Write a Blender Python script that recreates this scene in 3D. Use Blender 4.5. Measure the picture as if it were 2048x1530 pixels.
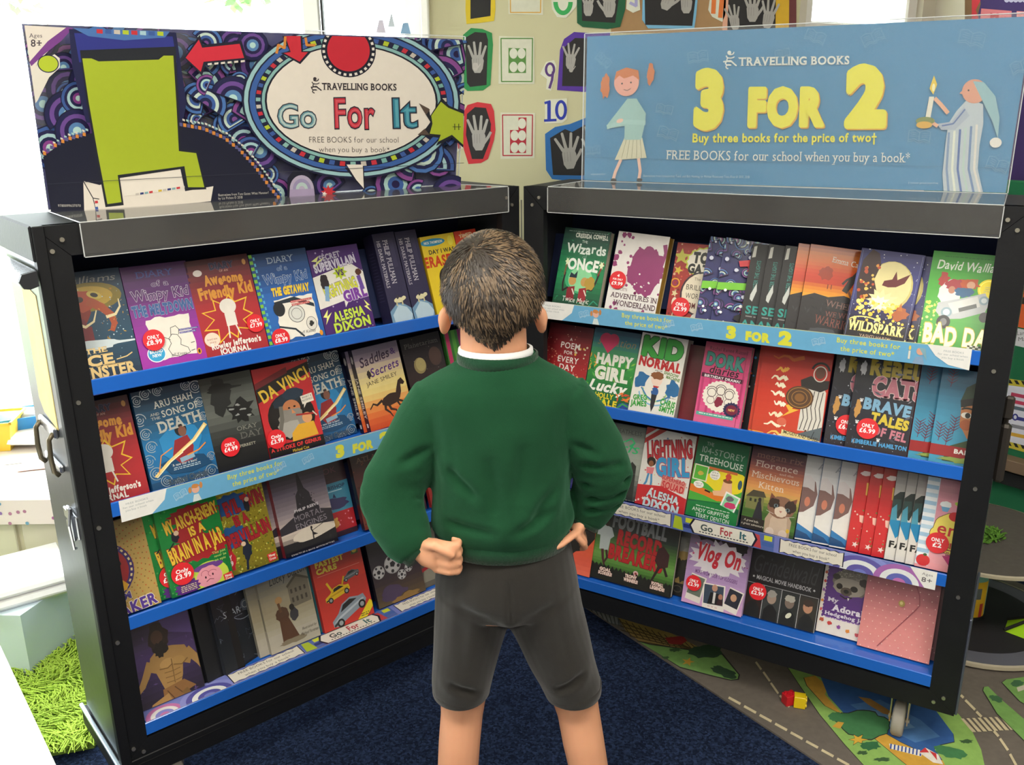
import bpy, bmesh, math, random
import numpy as np
from mathutils import Vector, Matrix, noise
PI = math.pi
R = math.radians
for o in list(bpy.data.objects): bpy.data.objects.remove(o)
scene = bpy.context.scene
col = scene.collection

# ------------------------------------------------------------------ camera, world, lights, exposure
CAM_H = 1.477
PITCH = 0.3022
ROLL = -0.0104
FPX = 1783.8
_f = Vector((0, math.cos(PITCH), -math.sin(PITCH))); _u = Vector((0, math.sin(PITCH), math.cos(PITCH))); _r = Vector((1, 0, 0))
RT = math.cos(ROLL)*_r + math.sin(ROLL)*_u
UP = -math.sin(ROLL)*_r + math.cos(ROLL)*_u
cd = bpy.data.cameras.new('camera'); cam = bpy.data.objects.new('camera', cd); col.objects.link(cam)
cam.matrix_world = Matrix(((RT.x, UP.x, -_f.x, 0), (RT.y, UP.y, -_f.y, 0), (RT.z, UP.z, -_f.z, CAM_H), (0, 0, 0, 1)))
cd.sensor_fit = 'HORIZONTAL'; cd.sensor_width = 36.0; cd.lens = FPX/2048*36.0
cd.clip_start = 0.02; cd.clip_end = 200
scene.camera = cam
scene.view_settings.view_transform = 'Standard'; scene.view_settings.look = 'None'
scene.view_settings.exposure = 0.0; scene.view_settings.gamma = 1.0; scene.view_settings.use_curve_mapping = False

world = bpy.data.worlds.new('world'); scene.world = world; world.use_nodes = True
wn = world.node_tree.nodes; wl = world.node_tree.links
bg = wn['Background']; bg.inputs[0].default_value = (0.93, 0.97, 1.0, 1); bg.inputs[1].default_value = 10.0

def area(name, loc, rot, sx, sy, power, colr):
    l = bpy.data.lights.new(name, 'AREA'); l.shape = 'RECTANGLE'; l.size = sx; l.size_y = sy; l.energy = power; l.color = colr
    o = bpy.data.objects.new(name, l); col.objects.link(o); o.location = loc; o.rotation_euler = rot
    return o
# the room's ceiling light panels (the fittings themselves are built with the ceiling)
PANELS = [(-0.9, 0.55), (0.9, 0.55), (-0.9, -1.3), (0.9, -1.3)]
for i, (px_, py_) in enumerate(PANELS):
    area('ceiling_lamp', (px_, py_, 2.565), (0, 0, 0), 1.15, 0.55, 36, (1.0, 0.93, 0.83))

# ------------------------------------------------------------------ small helpers
def lin(c):
    return c/12.92 if c <= 0.04045 else ((c+0.055)/1.055)**2.4
def hx(s, a=0.0):
    s = s.lstrip('#')
    if len(s) == 3: s = ''.join(ch*2 for ch in s)
    return (lin(int(s[0:2], 16)/255), lin(int(s[2:4], 16)/255), lin(int(s[4:6], 16)/255), a)
def foil(s): return hx(s, 1.0)
def C(c):
    if isinstance(c, str): return hx(c)
    return c

def tag(o, label=None, cat=None, group=None, kind=None):
    if label: o['label'] = label
    if cat: o['category'] = cat
    if group: o['group'] = group
    if kind: o['kind'] = kind
    return o
def empty(name, M=None, loc=None, rz=0.0, parent=None):
    o = bpy.data.objects.new(name, None); col.objects.link(o); o.empty_display_size = 0.05
    if M is not None: o.matrix_basis = M
    if loc is not None: o.location = loc; o.rotation_euler = (0, 0, rz)
    if parent: o.parent = parent
    return o
def link(name, me, mat=None, parent=None):
    o = bpy.data.objects.new(name, me); col.objects.link(o)
    if mat is not None and len(me.materials) == 0: me.materials.append(mat)
    if parent: o.parent = parent
    return o
def copy_tree(o, parent=None):
    c = o.copy(); col.objects.link(c)
    if parent: c.parent = parent
    for ch in list(o.children): copy_tree(ch, c)
    return c

# ------------------------------------------------------------------ materials
def new_mat(name):
    m = bpy.data.materials.new(name); m.use_nodes = True
    nt = m.node_tree; b = nt.nodes['Principled BSDF']
    return m, nt, b
def plain(name, c, rough=0.5, metal=0.0, bump=0.0, bscale=200.0, var=0.0, vscale=8.0, spec=0.5, coat=0.0):
    m, nt, b = new_mat(name)
    c = C(c); c = (c[0], c[1], c[2], 1)
    b.inputs['Base Color'].default_value = c; b.inputs['Roughness'].default_value = rough; b.inputs['Metallic'].default_value = metal
    b.inputs['Specular IOR Level'].default_value = spec; b.inputs['Coat Weight'].default_value = coat
    tc = nt.nodes.new('ShaderNodeTexCoord')
    if var > 0:
        n = nt.nodes.new('ShaderNodeTexNoise'); n.inputs['Scale'].default_value = vscale; n.inputs['Detail'].default_value = 5
        nt.links.new(tc.outputs['Object'], n.inputs['Vector'])
        mx = nt.nodes.new('ShaderNodeMix'); mx.data_type = 'RGBA'
        mx.inputs[6].default_value = (c[0]*(1-var), c[1]*(1-var), c[2]*(1-var), 1)
        mx.inputs[7].default_value = (min(1, c[0]*(1+var)), min(1, c[1]*(1+var)), min(1, c[2]*(1+var)), 1)
        nt.links.new(n.outputs['Fac'], mx.inputs[0]); nt.links.new(mx.outputs[2], b.inputs['Base Color'])
    if bump > 0:
        n2 = nt.nodes.new('ShaderNodeTexNoise'); n2.inputs['Scale'].default_value = bscale; n2.inputs['Detail'].default_value = 3
        nt.links.new(tc.outputs['Object'], n2.inputs['Vector'])
        bp = nt.nodes.new('ShaderNodeBump'); bp.inputs['Strength'].default_value = bump; bp.inputs['Distance'].default_value = 0.002
        nt.links.new(n2.outputs['Fac'], bp.inputs['Height']); nt.links.new(bp.outputs['Normal'], b.inputs['Normal'])
    return m
def print_mat(name, rough, coat=0.0, grain=0.06):
    m, nt, b = new_mat(name)
    at = nt.nodes.new('ShaderNodeAttribute'); at.attribute_name = 'Col'
    tc = nt.nodes.new('ShaderNodeTexCoord')
    n = nt.nodes.new('ShaderNodeTexNoise'); n.inputs['Scale'].default_value = 60; n.inputs['Detail'].default_value = 6
    nt.links.new(tc.outputs['Object'], n.inputs['Vector'])
    mr = nt.nodes.new('ShaderNodeMapRange'); mr.inputs[3].default_value = 1-grain*1.5; mr.inputs[4].default_value = 1+grain
    nt.links.new(n.outputs['Fac'], mr.inputs[0])
    vm = nt.nodes.new('ShaderNodeVectorMath'); vm.operation = 'SCALE'
    nt.links.new(at.outputs['Color'], vm.inputs[0]); nt.links.new(mr.outputs[0], vm.inputs[3])
    nt.links.new(vm.outputs[0], b.inputs['Base Color'])
    mm = nt.nodes.new('ShaderNodeMath'); mm.operation = 'MULTIPLY'; mm.inputs[1].default_value = 0.75
    nt.links.new(at.outputs['Alpha'], mm.inputs[0]); nt.links.new(mm.outputs[0], b.inputs['Metallic'])
    b.inputs['Roughness'].default_value = rough; b.inputs['Coat Weight'].default_value = coat; b.inputs['Coat Roughness'].default_value = 0.12
    return m
PRINT = print_mat('glossy printed card', 0.38, 0.25)
PAPER = print_mat('matt printed paper', 0.75, 0.0)
CLOTHP = print_mat('printed carpet', 0.95, 0.0, 0.16)
M = {}
M['paper'] = plain('book pages', 'd9d0bd', 0.9, var=0.12, vscale=300)
M['black'] = plain('black painted wood', '141518', 0.55, spec=0.35, bump=0.15, bscale=120, var=0.25, vscale=14)
M['black_in'] = plain('black inner lining', '15171d', 0.7, var=0.2)
M['navy'] = plain('navy shelf lining', '18264f', 0.75, var=0.15)
M['blue'] = plain('glossy blue shelf', '2468cc', 0.22, var=0.06, vscale=5, coat=0.3)
M['steel'] = plain('zinc steel', 'b9b4a8', 0.35, 0.9, bump=0.1, bscale=90, var=0.15)
M['chrome'] = plain('worn chrome', 'c9ccd2', 0.22, 0.95, var=0.1)
M['rubber_grey'] = plain('pale grey rubber tyre', '9a958c', 0.7, var=0.1)
M['white'] = plain('white gloss plastic', 'eeeeea', 0.35)
M['skin'] = plain('skin', 'dfa27e', 0.55, bump=0.05, bscale=400, var=0.08, vscale=14)
for nm in ('skin',):
    b_ = M[nm].node_tree.nodes['Principled BSDF']; b_.inputs['Subsurface Weight'].default_value = 0.15; b_.inputs['Subsurface Scale'].default_value = 0.01; b_.inputs['Subsurface Radius'].default_value = (1, 0.35, 0.2)
def glassy(name, tint, alpha, rough=0.03, spec=1.0):
    m, nt, b = new_mat(name)
    tr = nt.nodes.new('ShaderNodeBsdfTransparent'); tr.inputs[0].default_value = (*tint, 1)
    b.inputs['Base Color'].default_value = (0.9, 0.92, 0.93, 1); b.inputs['Roughness'].default_value = rough
    gl = nt.nodes.new('ShaderNodeBsdfGlossy'); gl.inputs['Roughness'].default_value = rough
    fr = nt.nodes.new('ShaderNodeFresnel'); fr.inputs[0].default_value = 1.45
    mx = nt.nodes.new('ShaderNodeMixShader'); nt.links.new(tr.outputs[0], mx.inputs[1]); nt.links.new(gl.outputs[0], mx.inputs[2])
    m2 = nt.nodes.new('ShaderNodeMixShader'); m2.inputs[0].default_value = alpha
    ge = nt.nodes.new('ShaderNodeNewGeometry'); iv = nt.nodes.new('ShaderNodeMath'); iv.operation = 'SUBTRACT'; iv.inputs[0].default_value = 1.0; nt.links.new(ge.outputs['Backfacing'], iv.inputs[1])
    mu = nt.nodes.new('ShaderNodeMath'); mu.operation = 'MULTIPLY'; nt.links.new(fr.outputs[0], mu.inputs[0]); nt.links.new(iv.outputs[0], mu.inputs[1]); nt.links.new(mu.outputs[0], mx.inputs[0])
    nt.links.new(mx.outputs[0], m2.inputs[1]); nt.links.new(b.outputs[0], m2.inputs[2])
    nt.links.new(m2.outputs[0], nt.nodes['Material Output'].inputs[0])
    return m
M['acrylic'] = glassy('clear acrylic', (0.97, 0.97, 0.97), 0.05, 0.05)
M['acrylic_edge'] = glassy('frosty acrylic edge', (0.9, 0.93, 0.95), 0.55, 0.2)
M['window_glass'] = glassy('window glass', (0.98, 1, 1), 0.0)

# ------------------------------------------------------------------ solid mesh builder
class MB:
    def __init__(s): s.v = []; s.f = []; s.m = []
    def add(s, vs, fs, mi=0):
        k = len(s.v); s.v += [tuple(v) for v in vs]; s.f += [tuple(i+k for i in f) for f in fs]; s.m += [mi]*len(fs); return s
    def box(s, x0, x1, y0, y1, z0, z1, mi=0, T=None, bev=0.0):
        if x1 < x0: x0, x1 = x1, x0
        if y1 < y0: y0, y1 = y1, y0
        if z1 < z0: z0, z1 = z1, z0
        b = min(bev, (x1-x0)*.45, (y1-y0)*.45, (z1-z0)*.45)
        if b <= 0:
            vs = [Vector(p) for p in ((x0,y0,z0),(x1,y0,z0),(x1,y1,z0),(x0,y1,z0),(x0,y0,z1),(x1,y0,z1),(x1,y1,z1),(x0,y1,z1))]
            fs = [(0,3,2,1),(4,5,6,7),(0,1,5,4),(1,2,6,5),(2,3,7,6),(3,0,4,7)]
        else:
            def ring(i, z): return [Vector((x0+i, y0+i*0, z)) for _ in ()]
            vs = []; fs = []
            bm = bmesh.new(); bmesh.ops.create_cube(bm, size=1.0)
            for v in bm.verts: v.co = Vector(((x0+x1)/2+v.co.x*(x1-x0), (y0+y1)/2+v.co.y*(y1-y0), (z0+z1)/2+v.co.z*(z1-z0)))
            bmesh.ops.bevel(bm, geom=list(bm.edges), offset=b, segments=1, affect='EDGES', profile=0.5)
            bm.verts.index_update()
            vs = [v.co.copy() for v in bm.verts]; fs = [tuple(v.index for v in f.verts) for f in bm.faces]; bm.free()
        if T is not None: vs = [T @ v for v in vs]
        return s.add(vs, fs, mi)
    def prism(s, pts, z0, z1, mi=0, T=None, axis='z'):
        n = len(pts)
        def mk(p, q): return Vector((p[0], p[1], q)) if axis == 'z' else (Vector((p[0], q, p[1])) if axis == 'y' else Vector((q, p[0], p[1])))
        vs = [mk(p, z0) for p in pts]+[mk(p, z1) for p in pts]
        if T is not None: vs = [T @ v for v in vs]
        fs = [tuple(range(n))[::-1], tuple(range(n, 2*n))]+[(i, (i+1) % n, n+(i+1) % n, n+i) for i in range(n)]
        return s.add(vs, fs, mi)
    def cyl(s, c, r, h, axis='z', n=20, mi=0, T=None, r2=None):
        r2 = r if r2 is None else r2
        vs = []
        for k, rr in ((0, r), (1, r2)):
            for i in range(n):
                a = 2*PI*i/n; p = (rr*math.cos(a), rr*math.sin(a), h*k)
                if axis == 'x': p = (p[2], p[0], p[1])
                elif axis == 'y': p = (p[0], p[2], p[1])
                vs.append(Vector((c[0]+p[0], c[1]+p[1], c[2]+p[2])))
        if T is not None: vs = [T @ v for v in vs]
        fs = [tuple(range(n))[::-1], tuple(range(n, 2*n))]+[(i, (i+1) % n, n+(i+1) % n, n+i) for i in range(n)]
        return s.add(vs, fs, mi)
    def tube(s, pts, rad, n=10, mi=0, cap=True, flat=1.0, updir=None):
        pts = [Vector(p) for p in pts]
        if not hasattr(rad, '__len__'): rad = [rad]*len(pts)
        t = (pts[1]-pts[0]).normalized()
        ref = Vector(updir) if updir is not None else (Vector((0, 0, 1)) if abs(t.z) < .9 else Vector((0, 1, 0)))
        u = (ref - t*ref.dot(t)).normalized()
        vs = []
        for i, p in enumerate(pts):
            if i == 0: t = pts[1]-pts[0]
            elif i == len(pts)-1: t = pts[-1]-pts[-2]
            else: t = (pts[i+1]-p).normalized()+(p-pts[i-1]).normalized()
            t.normalize(); u = (u-t*u.dot(t)).normalized(); w = t.cross(u)
            rr = rad[i]; ra, rb = (rr if hasattr(rr, '__len__') else (rr, rr*flat))
            for k in range(n):
                a = 2*PI*k/n; vs.append(p+u*math.cos(a)*ra+w*math.sin(a)*rb)
        fs = []
        for i in range(len(pts)-1):
            for k in range(n): fs.append((i*n+k, i*n+(k+1) % n, (i+1)*n+(k+1) % n, (i+1)*n+k))
        if cap: fs += [tuple(range(n))[::-1], tuple((len(pts)-1)*n+k for k in range(n))]
        return s.add(vs, fs, mi)
    def lathe(s, prof, c=(0, 0, 0), n=32, mi=0, T=None):
        vs = []
        for r_, z in prof:
            for k in range(n):
                a = 2*PI*k/n; vs.append(Vector((c[0]+r_*math.cos(a), c[1]+r_*math.sin(a), c[2]+z)))
        if T is not None: vs = [T @ v for v in vs]
        fs = []
        for i in range(len(prof)-1):
            for k in range(n): fs.append((i*n+k, i*n+(k+1) % n, (i+1)*n+(k+1) % n, (i+1)*n+k))
        return s.add(vs, fs, mi)
    def ball(s, c, r, nu=14, nv=9, mi=0, T=None):
        r = (r, r, r) if not hasattr(r, '__len__') else r
        vs = []
        for j in range(nv+1):
            th = PI*j/nv
            for i in range(nu):
                a = 2*PI*i/nu
                vs.append(Vector((c[0]+r[0]*math.sin(th)*math.cos(a), c[1]+r[1]*math.sin(th)*math.sin(a), c[2]+r[2]*math.cos(th))))
        if T is not None: vs = [T @ v for v in vs]
        fs = []
        for j in range(nv):
            for i in range(nu): fs.append((j*nu+i, (j+1)*nu+i, (j+1)*nu+(i+1) % nu, j*nu+(i+1) % nu))
        return s.add(vs, fs, mi)
    def mesh(s, name, mats, smooth=False):
        me = bpy.data.meshes.new(name); me.from_pydata([tuple(v) for v in s.v], [], s.f)
        if not isinstance(mats, (list, tuple)): mats = [mats]
        for m in mats: me.materials.append(m)
        if len(mats) > 1: me.polygons.foreach_set('material_index', s.m)
        me.validate(); me.update()
        if smooth: me.polygons.foreach_set('use_smooth', [True]*len(me.polygons))
        return me
    def build(s, name, mats, parent=None, smooth=False):
        o = link(name, s.mesh(name, mats, smooth), None, parent)
        return o
def smooth_by_angle(me, ang=40):
    bm = bmesh.new(); bm.from_mesh(me)
    bmesh.ops.remove_doubles(bm, verts=bm.verts, dist=1e-5); bmesh.ops.recalc_face_normals(bm, faces=bm.faces)
    for f in bm.faces: f.smooth = True
    for e in bm.edges: e.smooth = (not e.is_boundary) and e.calc_face_angle(0) < R(ang)
    bm.to_mesh(me); bm.free(); me.update()

# ------------------------------------------------------------------ flat print painter (vector shapes in layers, coloured per face)
_gly = {}
def glyph(ch, off=0.0, serif=False):
    key = (ch, round(off/0.015), serif)
    if key in _gly: return _gly[key]
    off = key[1]*0.015
    cu = bpy.data.curves.new('g', 'FONT'); cu.body = ch; cu.offset = off; cu.resolution_u = 3; cu.fill_mode = 'FRONT'
    ob = bpy.data.objects.new('g', cu)
    me = bpy.data.meshes.new_from_object(ob)
    vs = [(v.co.x, v.co.y) for v in me.vertices]; fs = [tuple(p.vertices) for p in me.polygons]
    if serif:
        cnt = {}
        for f in fs:
            for a, b in zip(f, f[1:]+f[:1]): e = (min(a, b), max(a, b)); cnt[e] = cnt.get(e, 0)+1
        ys = [v[1] for v in vs]
        if ys:
            for lev, sg in ((min(ys), 1), (max(ys), -1)):
                for (a, b), c_ in cnt.items():
                    if c_ == 1 and abs(vs[a][1]-lev) < .004 and abs(vs[b][1]-lev) < .004:
                        xa, xb = sorted((vs[a][0], vs[b][0]))
                        if 0.03 < xb-xa < 0.7:
                            h_ = 0.05; e2 = .08 if xb-xa < .26 else .0
                            for q in ([(xa-.08, lev), (xb+e2, lev), (xb+e2, lev+sg*h_), (xa-.08, lev+sg*h_)],)+(([(xb-.02, lev), (xb+.035, lev), (xb+.035, lev+sg*.2), (xb-.005, lev+sg*.2)],) if xb-xa >= .26 else ()):
                                k = len(vs); vs += [(p[0], p[1]) for p in q]; fs.append((k, k+1, k+2, k+3))
    adv = (max(v[0] for v in vs)+0.055) if vs else 0.28
    bpy.data.meshes.remove(me); bpy.data.objects.remove(ob); bpy.data.curves.remove(cu)
    _gly[key] = (vs, fs, adv); return _gly[key]
_adv = {}
def advance(ch):
    if ch not in _adv: _adv[ch] = glyph(ch, 0.0)[2] if ch != ' ' else 0.3
    return _adv[ch]

def clip_poly(poly, x0, y0, x1, y1):
    for ax, lim, sg in ((0, x0, 1), (0, x1, -1), (1, y0, 1), (1, y1, -1)):
        if all((p[ax]-lim)*sg >= -1e-9 for p in poly): continue
        out = []; n = len(poly)
        for i in range(n):
            a, b = poly[i], poly[(i+1) % n]; ia = (a[ax]-lim)*sg >= 0; ib = (b[ax]-lim)*sg >= 0
            if ia: out.append(a)
            if ia != ib:
                t = (lim-a[ax])/(b[ax]-a[ax]); out.append((a[0]+(b[0]-a[0])*t, a[1]+(b[1]-a[1])*t))
        poly = out
        if len(poly) < 3: return None
    return poly

class Art:
    """x right, y DOWN, top-left origin; width W units; px maps photo pixels through an optional homography"""
    def __init__(s, W, H, H3=None, z0=0.0, dz=2.2e-5, clip=True):
        s.W = W; s.H = H; s.v = []; s.f = []; s.c = []; s.k = 0; s.z0 = z0; s.dz = dz; s.h3 = H3; s.clip = clip; s.rng = random.Random(7); s.cx = (0, 0, W, H)
    def m(s, p):
        if s.h3 is None: return p
        return s.h3(p[0], p[1])
    def poly(s, pts, c, up=True):
        if up: s.k += 1
        pts = [s.m(p) for p in pts]
        if s.clip:
            pts = clip_poly(pts, *s.cx)
            if not pts: return s
        s.sub = 0 if up else (getattr(s, 'sub', 0)+1) % 16
        z = s.z0+s.k*s.dz+s.sub*1.2e-6; k = len(s.v)
        s.v += [(p[0], p[1], z) for p in pts]; s.f.append(tuple(range(k, k+len(pts)))); s.c.append(C(c)); return s
    def rect(s, x, y, w, h, c, rot=0):
        if rot:
            ca, sa = math.cos(R(rot)), math.sin(R(rot)); cx, cy = x+w/2, y+h/2
            q = [(-w/2, -h/2), (w/2, -h/2), (w/2, h/2), (-w/2, h/2)]
            return s.poly([(cx+a*ca-b*sa, cy+a*sa+b*ca) for a, b in q], c)
        return s.poly([(x, y), (x+w, y), (x+w, y+h), (x, y+h)], c)
    def bg(s, c): x0, y0, x1, y1 = s.cx; s.k += 1; z = s.z0+s.k*s.dz; k = len(s.v); s.v += [(x0, y0, z), (x1, y0, z), (x1, y1, z), (x0, y1, z)]; s.f.append((k, k+1, k+2, k+3)); s.c.append(C(c)); return s
    def grad(s, cs, x0=0, y0=0, x1=None, y1=None, n=14):
        x1 = s.W if x1 is None else x1; y1 = s.H if y1 is None else y1; cs = [C(c) for c in cs]; s.k += 1
        for i in range(n):
            t = (i+.5)/n*(len(cs)-1); j = min(int(t), len(cs)-2); t -= j
            cc = tuple(cs[j][q]*(1-t)+cs[j+1][q]*t for q in range(4)); ya = y0+(y1-y0)*i/n; yb = y0+(y1-y0)*(i+1)/n
            s.poly([(x0, ya), (x1, ya), (x1, yb), (x0, yb)], cc, up=False)
        return s
    def ell(s, cx, cy, rx, ry, c, n=24, rot=0, a0=0, a1=360):
        ca, sa = math.cos(R(rot)), math.sin(R(rot)); pts = []
        full = abs(a1-a0-360) < 1e-6
        for i in range(n if full else n+1):
            a = R(a0+(a1-a0)*i/n); x, y = rx*math.cos(a), -ry*math.sin(a); pts.append((cx+x*ca-y*sa, cy+x*sa+y*ca))
        return s.poly(pts, c)
    def blob(s, cx, cy, rx, ry, c, n=22, amp=.12, seed=1, rot=0):
        rg = random.Random(seed); ca, sa = math.cos(R(rot)), math.sin(R(rot)); pts = []
        for i in range(n):
            a = 2*PI*i/n; q = 1+rg.uniform(-amp, amp); x, y = rx*q*math.cos(a), ry*q*math.sin(a); pts.append((cx+x*ca-y*sa, cy+x*sa+y*ca))
        return s.poly(pts, c)
    def burst(s, cx, cy, rx, ry, n, inner, c, rot=0, seed=None):
        rg = random.Random(seed) if seed is not None else None; pts = []
        for i in range(2*n):
            a = PI*i/n+R(rot); q = inner if i % 2 else 1
            if rg: q *= rg.uniform(.85, 1.1)
            pts.append((cx+rx*q*math.cos(a), cy+ry*q*math.sin(a)))
        return s.poly(pts, c)
    def line(s, pts, w, c, taper=None):
        s.k += 1
        for i in range(len(pts)-1):
            (xa, ya), (xb, yb) = pts[i], pts[i+1]; L = math.hypot(xb-xa, yb-ya) or 1e-6
            wa = wb = w
            if taper: wa = w+(taper-w)*i/(len(pts)-1); wb = w+(taper-w)*(i+1)/(len(pts)-1)
            nx, ny = -(yb-ya)/L, (xb-xa)/L; ex, ey = (xb-xa)/L*w*.2, (yb-ya)/L*w*.2
            s.poly([(xa-ex+nx*wa/2, ya-ey+ny*wa/2), (xb+ex+nx*wb/2, yb+ey+ny*wb/2), (xb+ex-nx*wb/2, yb+ey-ny*wb/2), (xa-ex-nx*wa/2, ya-ey-ny*wa/2)], c, up=False)
        return s
    def arc(s, cx, cy, rx, ry, w, c, a0=0, a1=360, n=24, dash=None):
        s.k += 1
        for i in range(n):
            if dash and (i % 2): continue
            cc = dash[(i//2) % len(dash)] if dash else c
            q = []
            for a, o in ((i, w/2), (i+1, w/2), (i+1, -w/2), (i, -w/2)):
                t = R(a0+(a1-a0)*a/n); q.append((cx+(rx+o)*math.cos(t), cy-(ry+o)*math.sin(t)))
            s.poly(q, cc, up=False)
        return s
    def rainbow(s, cx, cy, r, cols, a0=0, a1=180, ky=1.0):
        n = len(cols)
        for i, c in enumerate(cols):
            q = r*(n-i)/n; s.ell(cx, cy, q, q*ky, c, n=14, a0=a0, a1=a1)
        return s
    def scatter(s, n, c, r0, r1, x0=0, y0=0, x1=None, y1=None, seed=3, kind='dot'):
        rg = random.Random(seed); x1 = s.W if x1 is None else x1; y1 = s.H if y1 is None else y1; s.k += 1
        for _ in range(n):
            x, y, r_ = rg.uniform(x0, x1), rg.uniform(y0, y1), rg.uniform(r0, r1)
            cc = rg.choice(c) if isinstance(c, list) else c
            if kind == 'dot': pts = [(x+r_*math.cos(2*PI*i/7), y+r_*math.sin(2*PI*i/7)) for i in range(7)]
            elif kind == 'star': pts = [(x+(r_ if i % 2 else r_*.4)*math.cos(PI*i/5), y+(r_ if i % 2 else r_*.4)*math.sin(PI*i/5)) for i in range(10)]
            else:
                a = rg.uniform(0, PI); pts = [(x+r_*math.cos(a), y+r_*math.sin(a)), (x-r_*.3*math.sin(a), y+r_*.3*math.cos(a)), (x-r_*math.cos(a), y-r_*math.sin(a)), (x+r_*.3*math.sin(a), y-r_*.3*math.cos(a))]
            s.poly(pts, cc, up=False)
        return s
    def text(s, t, x0, y0, x1, y1, c, bold=0.0, out=None, ow=0.04, shear=0.0, rot=0.0, serif=False, bend=0.0, jit=0.0, grow=0.0, keep=False, seed=5):
        """fit string t: cap top at y0, baseline at y1, from x0 to x1"""
        bold = min(bold, .075 if len(t) < 4 else .055); ow = min(ow, .03)
        adv = [advance(ch)+max(0, bold)*.9 for ch in t]; tot = sum(adv)-.05 or 1; hgt = (y1-y0)/0.7
        sx = (x1-x0)/tot
        if keep: sx = min(sx, hgt); x0 = (x0+x1)/2-sx*tot/2
        ca, sa = math.cos(R(rot)), math.sin(R(rot)); mx, my = (x0+x1)/2, (y0+y1)/2
        for lay in ((1, 0) if out else (0,)):
            s.k += 1; rg = random.Random(seed); x = 0; off = bold+(ow if lay else 0); cc = C(out if lay else c)
            for ch, ad in zip(t, adv):
                jy = rg.uniform(-jit, jit); js = 1+rg.uniform(-jit, jit)*1.2; jr = rg.uniform(-jit, jit)*1.5
                if ch != ' ':
                    big = off > .055; ci_ = getattr(s, 'ci', 0)+1; s.ci = ci_; zo = (ci_ % 2)*s.dz*.5; nf0 = 10**9
                    vs, fs, _ = glyph(ch, .04 if big else off, serif)
                    if big:
                        q_ = off-.04; V0, F0 = vs, fs; vs = []; fs = []; nf0 = len(F0)
                        for sx_, sy_ in ((q_, 0), (-q_, 0), (0, q_), (0, -q_), (q_*.7, q_*.7), (-q_*.7, q_*.7), (q_*.7, -q_*.7), (-q_*.7, -q_*.7)):
                            k0 = len(vs); vs += [(vx+sx_, vy+sy_) for vx, vy in V0]; fs += [tuple(i+k0 for i in f) for f in F0]
                    pts = []
                    for (gx, gy) in vs:
                        if jit: qx, qy = gx-.3, gy-.35; gx = .3+qx*js-qy*jr; gy = .35+qy*js+qx*jr+jy
                        X = x+gx; g = 1+grow*(X/tot); px_ = x0+(X+gy*shear)*sx; py_ = y1-gy*hgt*g
                        if bend: u = (X/tot-.5)*2; py_ += bend*(u*u)
                        dx, dy = px_-mx, py_-my; pts.append(s.m((mx+dx*ca-dy*sa, my+dx*sa+dy*ca)))
                    z0_ = s.z0+s.k*s.dz+zo
                    for fi, f in enumerate(fs):
                        z = z0_+(fi//nf0)*1.3e-6
                        q = [pts[i] for i in f]
                        if s.clip:
                            q = clip_poly(q, *s.cx)
                            if not q: continue
                        k = len(s.v); s.v += [(p[0], p[1], z) for p in q]; s.f.append(tuple(range(k, k+len(q)))); s.c.append(cc)
                x += ad
        return s
    def smalltext(s, x0, y, x1, h, c, n=1, gap=1.7, seed=2):
        rg = random.Random(seed); s.k += 1
        for j in range(n):
            x = x0+rg.uniform(0, 2)
            while x < x1:
                w = rg.uniform(1.2, 4)*h; s.poly([(x, y+j*h*gap), (min(x+w, x1), y+j*h*gap), (min(x+w, x1), y+j*h*gap+h*.7), (x, y+j*h*gap+h*.7)], c, up=False); x += w+h*.8
        return s
    def mesh(s, name, T, mat=None):
        """T maps (x,y,layer) -> local Vector"""
        me = bpy.data.meshes.new(name)
        me.from_pydata([tuple(T(*v)) for v in s.v], [], s.f)
        ca = me.color_attributes.new('Col', 'FLOAT_COLOR', 'CORNER')
        cs = []
        for f, c in zip(s.f, s.c): cs += list(c)*len(f)
        ca.data.foreach_set('color', cs)
        me.materials.append(mat or PRINT); me.update(); return me

def homog(src, dst):
    A = []; b = []
    for (x, y), (X, Y) in zip(src, dst):
        A.append([x, y, 1, 0, 0, 0, -X*x, -X*y]); b.append(X); A.append([0, 0, 0, x, y, 1, -Y*x, -Y*y]); b.append(Y)
    h = np.linalg.solve(np.array(A, float), np.array(b, float)).tolist()
    def f(x, y):
        w = h[6]*x+h[7]*y+1; return ((h[0]*x+h[1]*y+h[2])/w, (h[3]*x+h[4]*y+h[5])/w)
    return f
def colour_box(me, c):
    ca = me.color_attributes.new('Col', 'FLOAT_COLOR', 'CORNER'); c = C(c)
    ca.data.foreach_set('color', list(c)*len(me.loops))
# ------------------------------------------------------------------ the two display cases: frames and transforms
CW, CH, CD = 1.126, 1.15, 0.25
ZB = 0.13                     # underside of the cases above the floor
TL_, TR_ = 0.7004, 0.5344
HL = (0.0231, 2.2996); HR = (0.0343, 2.2924)
ML = Matrix.Translation((HL[0]-CW*math.cos(TL_), HL[1]-CW*math.sin(TL_), 0)) @ Matrix.Rotation(TL_, 4, 'Z')
MR = Matrix.Translation((HR[0], HR[1], 0)) @ Matrix.Rotation(-TR_, 4, 'Z')
CASE = {'L': ML, 'R': MR}
ZT = ZB+CH
# lip tops (world z) of the four shelves
LIP = {1: 0.988, 2: 0.733, 3: 0.477, 4: 0.217}
LEAN = 0.30

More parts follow.
